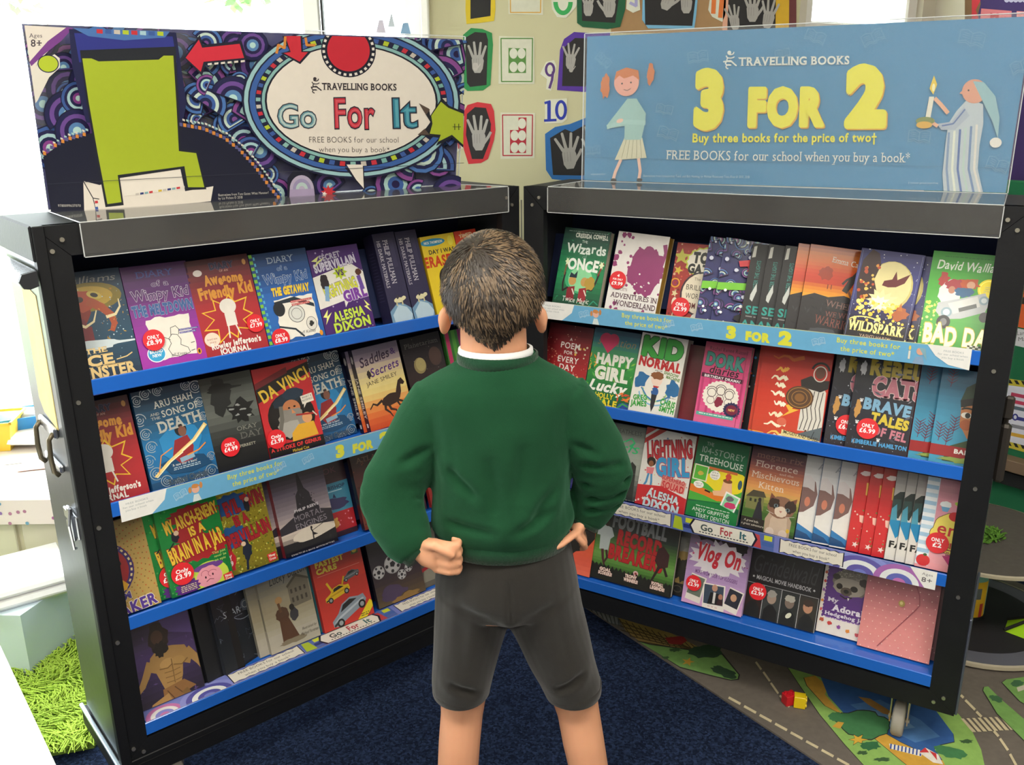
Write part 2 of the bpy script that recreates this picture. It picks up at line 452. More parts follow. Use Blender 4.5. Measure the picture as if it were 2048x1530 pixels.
# ------------------------------------------------------------------ room
def struct(name, mb, mats, smooth=False):
    o = mb.build(name, mats); o['kind'] = 'structure'; return o
M['carpet'] = plain('dark blue cut carpet', '1a2542', 0.97, bump=1.0, bscale=260, var=0.0, spec=0.1)
nt_ = M['carpet'].node_tree; vo = nt_.nodes.new('ShaderNodeTexVoronoi'); vo.inputs['Scale'].default_value = 190; tc_ = nt_.nodes.new('ShaderNodeTexCoord'); nt_.links.new(tc_.outputs['Object'], vo.inputs['Vector'])
cr_ = nt_.nodes.new('ShaderNodeValToRGB'); cr_.color_ramp.elements[0].color = hx('141b2e', 1); cr_.color_ramp.elements[1].color = hx('2c3a58', 1); cr_.color_ramp.elements[1].position = .95
sp_ = nt_.nodes.new('ShaderNodeSeparateColor'); nt_.links.new(vo.outputs['Color'], sp_.inputs[0]); pw_ = nt_.nodes.new('ShaderNodeMath'); pw_.operation = 'POWER'; pw_.inputs[1].default_value = 1.6; nt_.links.new(sp_.outputs[0], pw_.inputs[0]); nt_.links.new(pw_.outputs[0], cr_.inputs[0]); nt_.links.new(cr_.outputs[0], nt_.nodes['Principled BSDF'].inputs['Base Color'])
M['wall'] = plain('pale olive painted wall', 'c9c4a0', 0.85, bump=0.08, bscale=60, var=0.04, vscale=3)
M['wall_cream'] = plain('cream painted wall', 'd6cfc0', 0.85, bump=0.05, bscale=60, var=0.03)
M['ceiling'] = plain('white ceiling tile', 'e6e4dd', 0.9, bump=0.2, bscale=80)
M['upvc'] = plain('white window frame', 'f2f0ec', 0.35)
struct('floor', MB().box(-4.2, 4.2, -3.2, 3.7, -0.05, 0.0), M['carpet'])
struct('ceiling', MB().box(-4.2, 4.2, -3.2, 3.7, 2.6, 2.66), M['ceiling'])
# back wall: olive pier between the windows
struct('wall_back', MB().box(-0.237, 0.88, 2.90, 3.02, 0, 2.6), M['wall'])
struct('trim_1', MB().box(-0.262, -0.237, 2.86, 3.02, 0.42, 2.6, bev=.004), M['upvc'])
struct('wall_back_low', MB().box(-4.2, -0.262, 2.90, 3.02, 0, 0.42), M['wall_cream'])
struct('wall_back_high', MB().box(-4.2, -0.262, 2.90, 3.02, 2.35, 2.6), M['wall_cream'])
def window(name, T, x0, x1, z0, z1, mull, opening=None):
    w = MB(); fw = .055
    w.box(x0, x1, 0.02, 0.09, z0, z0+fw, T=T, bev=.006); w.box(x0, x1, 0.02, 0.09, z1-fw, z1, T=T, bev=.006)
    for x in mull: w.box(x-fw/2, x+fw/2, 0.02, 0.09, z0+fw*.6, z1-fw*.6, T=T, bev=.006)
    o = struct(name, w, M['upvc'])
    xs = sorted(mull)
    for a, b in zip(xs, xs[1:]):
        MB().box(a+.02, b-.02, 0.05, 0.056, z0+.03, z1-.03, T=T).build('pane', M['window_glass'], o)
    return o
T0 = Matrix.Translation((0, 2.90, 0))
w1 = window('window_1', T0, -4.2, -0.262, 0.42, 2.35, [-4.17, -2.9, -1.9, -0.60, -0.29])
MB().box(-0.566, -0.560, 2.905, 2.93, 0.47, 2.30).build('gasket', plain('black rubber', '1b1b1d', .7), w1)
struct('window_sill', MB().box(-4.2, -0.262, 2.80, 2.92, 0.40, 0.425, bev=.005), M['upvc'])
# angled bay to the right with a high window
P0 = Vector((0.88, 2.90, 0)); dirb = Vector((0.848, 0.530, 0)).normalized(); angb = math.atan2(dirb.y, dirb.x)
TB = Matrix.Translation(P0) @ Matrix.Rotation(angb, 4, 'Z')
LB = 0.67
struct('wall_bay', MB().box(0, LB, 0, .1, 0, 1.66, T=TB).box(0, LB, 0, .1, 2.35, 2.6, T=TB).box(0, 0.03, 0, .1, 1.66, 2.35, T=TB).box(0.60, LB, 0, .1, 1.66, 2.35, T=TB), M['wall_cream'])
w2 = window('window_2', TB, 0.03, 0.60, 1.66, 2.35, [0.057, 0.573])
h2 = MB().box(0.30, 0.34, -0.012, 0.03, 1.668, 1.70, T=TB, bev=.004).box(0.31, 0.42, -0.03, -0.012, 1.676, 1.692, T=TB, bev=.004).build('window_handle', M['white'], w2)
PC = P0+dirb*LB
dirr = Vector((0.617, -0.787, 0)); angr = math.atan2(dirr.y, dirr.x)
TRW = Matrix.Translation(PC) @ Matrix.Rotation(angr, 4, 'Z')
struct('wall_right', MB().box(0, 3.4, 0, .1, 0, 2.6, T=TRW), M['wall_cream'])
struct('wall_left', MB().box(-4.3, -4.2, -3.2, 3.0, 0, .8).box(-4.3, -4.2, -3.2, 3.0, 2.2, 2.6).box(-4.3, -4.2, -3.2, 0.6, .8, 2.2), M['wall_cream'])  # opening added in this unseen wall to light the left case's end
struct('wall_front', MB().box(-4.3, 3.7, -3.3, -3.2, 0, 2.6), M['wall_cream'])
struct('wall_side', MB().box(3.54, 3.64, -3.2, .62, 0, 2.6), M['wall_cream'])
# ceiling light fittings
for (px_, py_) in PANELS:
    t = empty('ceiling_light', loc=(px_, py_, 2.6)); tag(t, 'flat white ceiling panel light, %s row, %s side' % ('front' if py_ > 0 else 'back', 'left' if px_ < 0 else 'right'), 'light', 'ceiling panel lights')
    MB().box(-.6, .6, -.3, .3, -.03, 0).build('frame', M['upvc'], t)

# outside: a tree behind the left window, nearly burnt out by the daylight
def leaf_cloud(name, c, rad, n, size, mat, seed=1, parent=None):
    rg = random.Random(seed); mb = MB()
    for _ in range(n):
        d = Vector((rg.gauss(0, 1), rg.gauss(0, 1), rg.gauss(0, 1))).normalized()*rg.uniform(.55, 1.0)
        p = Vector((c[0]+d.x*rad[0], c[1]+d.y*rad[1], c[2]+d.z*rad[2])); a = rg.uniform(0, PI*2); b = rg.uniform(-1, 1); s_ = size*rg.uniform(.6, 1.3)
        u = Vector((math.cos(a), math.sin(a), b)).normalized()*s_; w = Vector((-math.sin(a), math.cos(a), rg.uniform(-.6, .6))).normalized()*s_*.45
        mb.add([p-u, p+w, p+u, p-w], [(0, 1, 2, 3)])
    return mb.build(name, mat, parent)
tr_ = empty('garden_tree', loc=(-3.6, 7.2, 0)); tag(tr_, 'sunlit garden tree beyond the left window, almost burnt out', 'tree')
leafm = plain('sunlit leaves', '8fb07c', 0.6, var=0.3, vscale=2)
for i, (dx, dz, rr) in enumerate([(0, 2.6, .55), (.9, 2.75, .5), (-.6, 2.9, .5), (1.6, 2.5, .4)]):
    o = leaf_cloud('foliage', (dx, 0, dz), (rr, rr, rr*.8), 420, .07, leafm, seed=i+3, parent=tr_); o['kind'] = 'stuff'
MB().tube([(0, 0, 0), (.05, 0, 1.2), (.3, 0, 2.6)], [.12, .09, .05]).build('trunk', plain('pale bark', 'a89c8c', .9), tr_)
tag(MB().box(-14, 14, 3.75, 26, -0.5, -0.45).build('garden_lawn', plain('lawn', 'a9b78e', .95, var=.2)), None, None, None, 'structure')

# ------------------------------------------------------------------ display case
M['side'] = plain('scuffed satin black board', '3a3c40', 0.34, bump=0.12, bscale=40, var=0.25, vscale=10, spec=0.8)
def frame_screw(mb, x, z, d=-0.0035):
    mb.cyl((x, d, z), .0042, .004, axis='y', n=12)
def make_case(name, Mx, label, left):
    root = empty(name, Mx); tag(root, label, 'display case')
    st = .057
    K = M['black']
    # side panels, back, top, base
    for s_, x0 in ((0, 0.0), (1, CW-.018)):
        MB().box(x0, x0+.018, .004, CD, ZB+.02, ZT-.012, bev=.002).build('side_panel', M['side'], root)
    MB().box(.018, CW-.018, CD-.012, CD-.002, ZB+.02, ZT-.012).build('back_panel', M['navy'], root)
    MB().box(0, CW, .002, CD, ZT-.014, ZT, bev=.003).build('top_panel', K, root)
    MB().box(0.002, CW-.002, .006, CD, ZB+.0, ZB+.02, bev=.003).build('base_panel', K, root)
    # mitred front frame
    f1 = MB().prism([(0, ZB), (st, ZB+.05), (st, ZT-st), (0, ZT)], 0.0, .022, axis='y').build('frame_stile', K, root)
    f2 = MB().prism([(CW, ZB), (CW, ZT), (CW-st, ZT-st), (CW-st, ZB+.05)], 0.0, .022, axis='y').build('frame_stile', K, root)
    f3 = MB().prism([(.001, ZT), (st+.0005, ZT-st+.001), (CW-st-.0005, ZT-st+.001), (CW-.001, ZT)], .0012, .022, axis='y').build('frame_rail', K, root)
    f4 = MB().prism([(0, ZB), (CW, ZB), (CW-st, ZB+.05), (st, ZB+.05)], -.0008, .022, axis='y').build('frame_rail', K, root)
    # worn outer edge beading of the frame
    MB().box(-.002, .019, -.004, .02, ZB-.002, ZT+.001, bev=.002).build('edge_bead', K, root) if left else None
    if left: MB().box(.0, CW, -.0035, .0, ZB-.002, ZB+.012, bev=.0015).build('edge_bead', K, root)
    # shelves with turned-down lips
    for r_, lt in LIP.items():
        x0, x1 = st-.002, CW-st+.002
        dep = CD-.014
        s_ = MB()
        pt_ = -.024 if r_ < 4 else -.001
        s_.box(x0, x1, .004, dep, lt+pt_-.008, lt+pt_)
        s_.box(x0, x1, .0, .006, lt-.031, lt, bev=.0015)
        s_.build('shelf', M['blue'], root)
    # sloping back rests that the books lean on
    for r_, lt in LIP.items():
        dd = .088 if r_ < 4 else .10
        T = Matrix.Translation((0, dd, lt-.004)) @ Matrix.Rotation(-LEAN, 4, 'X')
        MB().box(.02, CW-.02, 0, .005, 0, .15 if r_ > 1 else .17, T=T).build('back_rest', M['navy'], root)
    sc = MB()
    for x in (st*.5, CW-st*.5):
        for z in (ZB+.05+.25, ZB+.56, ZB+.82): frame_screw(sc, x, z)
    for sx in (0, 1):
        for (a, b) in ((.026, .045), (.045, .026)):
            X = a if sx == 0 else CW-a
            frame_screw(sc, X, ZT-b); frame_screw(sc, X, ZB+(.05*b/.057))
    k = sc.build('screws', M['steel'], root); k['kind'] = 'stuff'
    # castors
    for (cx_, cy_) in ((.115, .055), (CW-.115, .055), (.115, CD-.045), (CW-.115, CD-.045)):
        c = MB(); c.box(cx_-.035, cx_+.035, cy_-.03, cy_+.03, ZB-.006, ZB+.001, bev=.002)
        c.prism([(cy_-.022, ZB-.005), (cy_+.022, ZB-.005), (cy_+.012, .035), (cy_-.012, .035)], cx_-.021, cx_-.018, axis='x')
        c.prism([(cy_-.022, ZB-.005), (cy_+.022, ZB-.005), (cy_+.012, .035), (cy_-.012, .035)], cx_+.018, cx_+.021, axis='x')
        c.cyl((cx_-.024, cy_, .043), .006, .048, axis='x', n=10)
        co = c.build('castor', M['steel'], root)
        MB().lathe([(.004, -.014), (.038, -.0135), (.0425, -.009), (.043, 0), (.0425, .009), (.038, .0135), (.004, .014)], n=26, T=Matrix.Translation((cx_, cy_, .043)) @ Matrix.Rotation(PI/2, 4, 'Y')).build('wheel', M['rubber_grey'], co, smooth=True)
    return root
caseL = make_case('display_case', ML, 'left black flight-case bookshelf with carry handle and latch on its end', True)
caseR = make_case('display_case', MR, 'right black flight-case bookshelf standing over the road-print rug on castors', False)
# left case end: lid rim, handle, latch, sticker, metal base strip (children of the case, local x<0 is outside)
MB().box(-.006, .0, .0, CD+.02, ZT-.062, ZT+.002, bev=.003).build('lid_rim', M['black'], caseL)
prof = [(-.006, 0), (-.03, -.004), (-.036, -.016), (-.03, -.028), (-.02, -.03), (-.006, -.026)]
MB().prism([(a, ZT-.075+b) for a, b in prof], -.0, CD+.02, axis='y').build('lid_channel', M['chrome'], caseL)
MB().prism([(a*1.04, ZT-.075+b*1.04) for a, b in prof], -.012, .0, axis='y').build('channel_cap', plain('black plastic cap', '25262a', .5), caseL)
def zz(z): return z+.05
hd = MB()
h_ = hd.box(-.004, 0, .05, .19, .875, .89, bev=.001)
for za, zb_ in ((.866, .889), (.795, .811)): MB().box(-.009, 0, .062, .178, za, zb_, bev=.003).build('handle_plate', M['chrome'], caseL)
brz = plain('bronzed steel bar', '6d6553', .4, .7)
for yy in (.070, .168): MB().tube([(-.008, yy, .878), (-.018, yy, .866), (-.020, yy, .83), (-.018, yy, .80), (-.010, yy, .79)], .005, n=8).build('handle_bar', brz, caseL, smooth=True)
lt_ = MB().box(-.006, 0, .02, .085, .665, .715, bev=.002).box(-.014, -.006, .03, .05, .66, .735, bev=.003).box(-.012, -.006, .055, .08, .70, .722, bev=.002)
lt_.tube([(-.012, .024, .735), (-.018, .024, .70), (-.016, .024, .65), (-.01, .035, .645)], .003, n=6).cyl((-.012, .062, .69), .009, .01, axis='x', n=12)
lt_.build('latch', M['chrome'], caseL)
MB().prism([(.055, 1.15), (.155, 1.165), (.175, .925), (.15, .90), (.06, .885)], -.0012, .0, axis='x').build('paper_sticker', plain('yellowed paper label', 'e0cd84', .6, var=.25, vscale=30), caseL)
MB().box(-.009, 0, -.004, CD+.04, ZB-.004, ZB+.006, bev=.002).build('base_strip', plain('pale metal edge strip', 'b6c6d2', .3, .6), caseL)
MB().box(-.006, .012, -.004, CD+.04, ZB-.052, ZB-.003, bev=.003).build('base_skirt', M['black'], caseL)
MB().box(.012, CW, .0, .016, ZB-.045, ZB-.003, bev=.003).build('base_skirt', M['black'], caseL)
# right case: dark clasp on the far side
MB().box(CW, CW+.012, .06, .11, .80, .85, bev=.003).box(CW, CW+.02, .03, .055, .70, .83, bev=.006).box(CW, CW+.018, .035, .05, .84, .89, bev=.004).build('latch', plain('worn dark metal', '4a4540', .4, .6), caseR)
MB().box(CW, CW+.006, .004, CD, ZB+.0, ZB+.25, bev=.002).build('corner_guard', plain('scuffed blue-grey edging', '5b6070', .4, .4), caseR)
# hinge strip between the cases
hg = MB().box(HL[0]+.0035, HR[0]-.0035, 2.302, 2.306, ZB+.02, ZT-.035).build('hinge', plain('olive hinge strip', '77766a', .4, .5)); tag(hg, 'thin metal hinge strip joining the two black cases', 'hinge')
# ------------------------------------------------------------------ books
Z0 = {1: .975, 2: .720, 3: .465, 4: .217}
def sticker_mesh(lines, rad, c='e3202c'):
    a = Art(2*rad, 2*rad, clip=False, z0=0, dz=3e-5)
    a.ell(rad, rad, rad, rad, c, n=30)
    n = len(lines)
    for i, (t, wd, hh, yy) in enumerate(lines):
        a.text(t, rad-wd*rad, rad+(yy-hh/2)*rad, rad+wd*rad, rad+(yy+hh/2)*rad, 'ffffff', bold=.03)
    return a
def only(p, word='ONLY'): return [(word, .56, .34, -.28), (p, .72, .42, .2)]
def book(case, row, u0, w, h, t, cc, art=None, label='', group=None, d=.035, tilt=0.0, off=0.0, lean=LEAN, dz=0.0,
         pages='d9d0bd', spine=None, stick=None, name='book', yaw=0.0, cat='book', crop=(0, 0)):
    H = 100*h/w; fw_ = w; w = w-crop[0]-crop[1]; u0 += crop[0]
    zb = Z0[row]+(dz if row < 4 else dz+math.sin(lean)*t+.0008)
    Mx = CASE[case] @ Matrix.Translation((u0, d, zb)) @ Matrix.Rotation(-lean, 4, 'X') @ Matrix.Translation((0, off, 0)) @ Matrix.Rotation(tilt, 4, 'Y') @ Matrix.Rotation(yaw, 4, 'Z')
    root = empty(name, Mx); tag(root, label, cat, group or 'books on the %s shelf of the %s case' % ({1: 'top', 2: 'second', 3: 'third', 4: 'bottom'}[row], {'L': 'left', 'R': 'right'}[case]))
    bt = .0008 if t < .03 else .0018
    mb = MB().box(0, w, 0, bt, 0, h).box(0, w, t-bt, t, 0, h).box(0, bt, bt, t-bt, 0, h)
    me = mb.mesh('cover', PRINT); colour_box(me, cc); link('cover', me, None, root)
    MB().box(bt, w-.002, bt, t-bt, .0015, h-.0015).build('pages', M['paper'] if pages == 'd9d0bd' else plain('pages', pages, .9), root)
    if art:
        a = Art(100, H); a.cx = (100*crop[0]/fw_, 0, 100-100*crop[1]/fw_, H); art(a)
        link('cover_print', a.mesh('cover_print', lambda x, y, l: (x/100*fw_-crop[0], -.0003-l, h-y/100*fw_)), None, root)
    if spine:
        sw = t*1000; a = Art(sw, h*1000); spine(a)
        link('spine_print', a.mesh('spine_print', lambda x, y, l: (-.0003-l, t-x/1000, h-y/1000)), None, root)
    if stick:
        lines, fx, fy, rad = stick[:4]; c_ = stick[4] if len(stick) > 4 else 'e3202c'
        a = sticker_mesh(lines, rad, c_)
        link('price_sticker', a.mesh('price_sticker', lambda x, y, l: (fx*fw_-crop[0]-rad+x, -.0047-l, h-fy*h+rad-y)), None, root)['label'] = ('round %s price sticker' % ('blue' if c_ != 'e3202c' else 'red'))
    return root
def move_copy(root, case, row, u0, off, label, d=.035, tilt=0.0, lean=LEAN, yaw=0.0):
    c = copy_tree(root)
    zb = Z0[row]
    c.matrix_basis = CASE[case] @ Matrix.Translation((u0, d, zb)) @ Matrix.Rotation(-lean, 4, 'X') @ Matrix.Translation((0, off, 0)) @ Matrix.Rotation(tilt, 4, 'Y') @ Matrix.Rotation(yaw, 4, 'Z')
    c['label'] = label; c['group'] = 'books on the %s shelf of the %s case' % ({1: 'top', 2: 'second', 3: 'third', 4: 'bottom'}[row], {'L': 'left', 'R': 'right'}[case])
    return c
BOLD = .035
# ---- cover designs (flat print)
def A_ice(a):
    a.grad(['18304a', '1c4460', '1d4a63', '142c46'])
    a.text('Walliams', 8, 7, 92, 16, '8d8f8c', shear=.2, jit=.05)
    a.ell(52, 36, 44, 20, '8b7a2c'); a.ell(50, 36, 34, 15, 'c6a43c')
    a.scatter(70, ['cfe2ea', '8fb6c9'], .4, 1.1, y0=20, y1=140, seed=4)
    a.blob(26, 50, 26, 26, '8c2a1c', seed=3, amp=.08); a.blob(38, 40, 20, 15, 'b5482a', seed=5)
    a.blob(24, 78, 22, 16, '7a2530', seed=8); a.rect(10, 76, 16, 24, '8b2a33'); a.rect(34, 76, 14, 24, '7c2630')
    a.line([(52, 42), (66, 52), (76, 64), (78, 76), (74, 84)], 13, 'b1502c', taper=6)
    a.line([(30, 70), (40, 76), (52, 70), (58, 56)], 4.5, 'f0dfae', taper=1.5); a.line([(70, 66), (82, 64), (90, 54), (90, 44)], 4.5, 'f0dfae', taper=1.5)
    a.ell(40, 38, 5, 4, '2b1a18'); a.ell(60, 34, 10, 5, 'd9c25c', rot=20); a.ell(60, 34, 5, 3, '2b2a2a', rot=20)
    a.scatter(26, ['d8a83c', 'c08a2c'], 1.2, 2.6, x0=60, y0=26, y1=100, seed=9, kind='dash')
    a.blob(46, 102, 46, 6, 'd9e6ea', seed=2, amp=.25)
    g = foil('e6c98e')
    a.text('THE', 32, 106, 60, 113, g, serif=True, bold=.03); a.text('ICE', 24, 116, 66, 130, g, serif=True, bold=.05); a.text('MONSTER', 2, 132, 92, 147, g, serif=True, bold=.05)
    a.rect(8, 149, 60, 1.2, g); a.line([(70, 126), (84, 124), (92, 120)], 1.5, g)
def torn(a, x0, y0, x1, y1, c='f1ece0', seed=2):
    rg = random.Random(seed); p = []
    for i in range(9): p.append((x0+(x1-x0)*i/9, y0+rg.uniform(-2, 2)))
    for i in range(9): p.append((x1+rg.uniform(-2, 2), y0+(y1-y0)*i/9))
    for i in range(9): p.append((x1-(x1-x0)*i/9, y1+rg.uniform(-2, 2)))
    for i in range(9): p.append((x0+rg.uniform(-2, 2), y1-(y1-y0)*i/9))
    a.poly(p, c)
def A_melt(a):
    a.grad(['43204f', '5e2473', '8a2c96', 'a42ea6', 'a830a8'])
    a.text('DIARY', 20, 9, 76, 19, '4a5aa0', serif=True)
    for (t, x0, y0, x1, y1) in (('of a', 40, 26, 66, 34), ('Wimpy Kid', 8, 38, 94, 53)): a.text(t, x0, y0, x1, y1, '5b2a70', out='d8cfe0', ow=.035, jit=.06, bold=.02)
    a.text('THE MELTDOWN', 4, 61, 96, 76, '3c62a0', out='bcd0dc', ow=.02, bold=.06, jit=.05)
    torn(a, 20, 82, 86, 146)
    a.line([(48, 142), (44, 132), (50, 124), (48, 116), (54, 110), (62, 112), (66, 120), (64, 128), (74, 134), (76, 142), (60, 146), (48, 142)], .9, '4a4a4a')
    a.line([(52, 112), (54, 100), (62, 98), (66, 104), (64, 112)], .9, '4a4a4a'); a.line([(40, 112), (50, 118)], .9, '4a4a4a')
    a.line([(80, 128), (86, 127)], 1, '333333'); a.line([(78, 140), (84, 139)], 1, '333333')
    a.rect(66, 104, 30, 3, '4a4c9c'); a.rect(66, 108.5, 26, 3, '4a4c9c'); a.text('INTERNATIONAL', 67, 104.6, 95, 106.4, 'e8e0f0'); a.text('BESTSELLER', 67, 109.1, 91, 111, 'e8e0f0')
    a.text('Jeff Kinney', 46, 139, 70, 144, '4a4a4a', shear=.2)
    a.ell(90, 143, 3.5, 5, 'e8961e'); a.ell(90, 143, 1.6, 3.2, '2b2020')
    a.ell(25, 136, 14, 13, 'ffffff'); a.ell(25, 136, 12.6, 11.6, '32a6d8'); a.text('BRAND', 15, 130, 35, 134.5, 'ffffff', bold=BOLD); a.text('NEW', 18, 136, 32, 140.5, 'ffffff', bold=BOLD)
def A_awe(a):
    a.grad(['3a1820', '84202a', 'b0262e', 'b3262e', 'a8242c'], n=18)
    a.text('DIARY', 36, 8, 74, 17, '2b2440', out='6e6a96', ow=.02, bold=.06, jit=.06); a.text('OF AN', 50, 19, 64, 22.5, 'e2b0a0')
    a.text('Awesome', 24, 26, 84, 40, 'e39a34', bold=.08, jit=.06); a.text('Friendly Kid', 10, 44, 96, 60, 'e39a34', bold=.08, jit=.06)
    a.burst(48, 93, 44, 40, 9, .62, 'f1c231', seed=4); a.burst(48, 93, 40, 36, 9, .62, 'b3262e', seed=4)
    a.rect(42, 86, 17, 20, 'ece6dc'); a.line([(44, 106), (42, 124)], 2.2, 'ece6dc'); a.line([(56, 106), (60, 122)], 2.2, 'ece6dc'); a.ell(50, 76, 13, 12, 'ece6dc')
    a.ell(16, 20, 7, 5, 'e8ddd8'); a.ell(92, 12, 3, 4.5, 'c89050')
    a.ell(14, 122, 12, 11, 'f0dcc8'); a.text('brand new', 6, 119, 22, 122.5, 'b05a50'); a.text('story', 9, 124, 19, 127, 'b05a50')
    a.text("Rowley Jefferson's", 10, 128, 90, 137, 'f2ece4', bold=.05, jit=.05); a.text('JOURNAL', 22, 139, 70, 147, 'f2ece4', bold=.05, jit=.05)
def A_get(a):
    a.grad(['1d3a66', '1d4f90', '2a6bc0', '2668b8', '1f5ca8'])
    for i in range(15): a.rect(0, i*10, 5.5, 5.5, '7fc23e'); a.rect(6.5, i*10+4.5, 3, 5, '58b0d8')
    a.text('DIARY', 28, 8, 74, 18, 'a8b8cc', serif=True)
    for (t, x0, y0, x1, y1) in (('of a', 42, 24, 60, 31), ('Wimpy Kid', 16, 35, 92, 50)): a.text(t, x0, y0, x1, y1, '2258a0', out='c4d2de', ow=.035, jit=.06, bold=.02)
    a.text('THE GETAWAY', 24, 58, 90, 70, 'f2d33a', out='e07a2a', ow=.02, bold=.07, shear=.1)
    torn(a, 24, 76, 92, 142, seed=6)
    a.poly([(24, 80), (60, 76), (92, 92), (92, 98), (60, 84), (24, 84)], '22303c'); a.ell(30, 92, 10, 12, '20242a'); a.ell(58, 104, 14, 14, 'dcdcd6'); a.arc(58, 104, 14, 14, 1, '444444'); a.arc(58, 104, 9, 9, .8, '666666'); a.ell(80, 124, 9, 11, 'e4e0d6'); a.arc(80, 124, 9, 11, .8, '555555')
    a.line([(24, 120), (50, 128), (62, 142)], 3, '22303c'); a.blob(80, 124, 5, 4, '2b2b2b', seed=4, amp=.3)
    a.rect(52, 82, 38, 3.6, 'c23a3a'); a.rect(53, 87, 32, 3.6, 'c23a3a'); a.text('INTERNATIONAL', 53, 82.7, 89, 85, 'f4dcd4'); a.text('BESTSELLER', 54, 87.7, 84, 90, 'f4dcd4')
    a.text('Jeff Kinney', 56, 133, 84, 138, '4a4a4a', shear=.2); a.ell(93, 142, 3, 4.5, 'e8961e')
def A_ales(a):
    a.bg('47206c'); a.scatter(26, ['ffffff', 'c7b3dc'], 1, 2.6, seed=3, kind='star')
    a.poly([(0, 48), (78, 32), (100, 50), (100, 96), (60, 96), (50, 108), (50, 96), (0, 104)], 'e9e6df')
    a.text('SECRET', 20, 10, 62, 20, 'b9b2c8', bold=.04, rot=-6, out='2e1850'); a.text('SUPERVILLAIN', 6, 22, 90, 36, 'cfc9dc', bold=.06, rot=-6, out='2e1850', ow=.05)
    a.burst(54, 46, 15, 13, 8, .6, 'b7cc2c'); a.text('VS', 47, 41, 61, 51, '47206c', bold=.05)
    a.text('LIGHTNING', 14, 62, 82, 82, 'd8dc3c', bold=.04, rot=-10, out='6a4a8c'); a.text('GIRL', 50, 78, 98, 96, '7a3aa0', bold=.06, rot=-6, out='d8cfe4')
    a.blob(20, 58, 8, 14, '2b2028', seed=5); a.rect(16, 66, 8, 26, '7fa8cc', rot=12); a.blob(90, 50, 6, 6, '5a3226', seed=6); a.rect(86, 56, 8, 26, '6a4aa0', rot=-8)
    a.text('ALESHA', 22, 112, 84, 128, 'c8e04a', bold=.05, out='2e1850', rot=-3); a.text('DIXON', 18, 131, 92, 147, 'c8e04a', bold=.05, out='2e1850', rot=-3)
    a.poly([(88, 100), (98, 112), (92, 112), (99, 124), (86, 112), (92, 111)], 'f0f08a'); a.poly([(2, 118), (14, 106), (10, 118), (20, 112), (4, 132), (9, 120)], 'f0f08a'); a.poly([(4, 20), (20, 12), (14, 22), (30, 16), (6, 32), (14, 22)], 'd8dc8a')
def A_pullspine(a):
    a.bg('2f2b4b'); H = a.H
    a.poly([(0, H*.86), (40, H*.78), (70, H*.80), (100, H*.86), (100, H), (0, H)], '6f94b2'); a.poly([(10, H*.9), (45, H*.8), (80, H*.84), (100, H*.93), (90, H), (14, H)], 'b5cbd8')
    a.blob(52, H*.75, 24, H*.028, 'd8d0a8', seed=2, amp=.1); a.blob(76, H*.735, 10, H*.02, 'd8d0a8', seed=3); a.rect(36, H*.76, 6, H*.05, 'c8bf94'); a.rect(62, H*.76, 6, H*.05, 'c8bf94'); a.blob(48, H*.715, 6, H*.022, '3a3440', seed=4)
    def vt(t, x0, x1, y0, y1):
        b = Art(100, 100, clip=False)
        b.text(t, 0, 0, 100, 100, 'c9c4cf', serif=True)
        # rotate text to read downwards
        a.k += 1; z = a.k*a.dz
        for f in b.f:
            k = len(a.v)
            for i in f: X, Y, _ = b.v[i]; a.v.append((x1-(Y/100)*(x1-x0), y0+X/100*(y1-y0), z))
            a.f.append(tuple(range(k, k+len(f)))); a.c.append(C('c9c4cf'))
    vt('PHILIP PULLMAN', 40, 62, H*.08, H*.56); vt('HIS DARK MATERIALS', 12, 27, H*.08, H*.6)
    for i in range(3): a.rect(70+i*6, H*.09, 1.6, H*.3, '4c476a')
def S_pullside(a):
    a.bg('2b2744'); a.W
    for i in range(16): a.rect(a.W*.25, a.H*.2+i*a.H*.035, a.W*.5, a.H*.008, '4a4668')
def A_eras(a):
    a.bg('e3c52c'); a.ell(34, 16, 36, 9, '2c8fb8'); a.text('NICK THOMPSON', 8, 13, 62, 19, 'f0f0e0', bold=.03)
    a.ell(86, 18, 8, 12, 'e8d84a'); a.text('DAY I WAS', 16, 34, 92, 44, '2b2b2b', bold=.03); a.text('ERASED', -4, 50, 96, 74, 'c8401f', bold=.04, shear=.05)
    a.ell(56, 106, 26, 28, '2b2522'); a.ell(60, 112, 22, 24, 'efe0c8'); a.ell(52, 142, 16, 18, 'dfe8ee'); a.arc(52, 142, 16, 18, 3, '2c6ea8')
def A_orange(a):
    a.grad(['c8402c', 'e0573a', 'e86a3c']); a.text('TIMED', 20, 12, 80, 24, 'f4d8b0', bold=.04, rot=-5); a.ell(50, 80, 40, 40, 'b83a28'); a.scatter(30, 'f0a040', 1, 3)
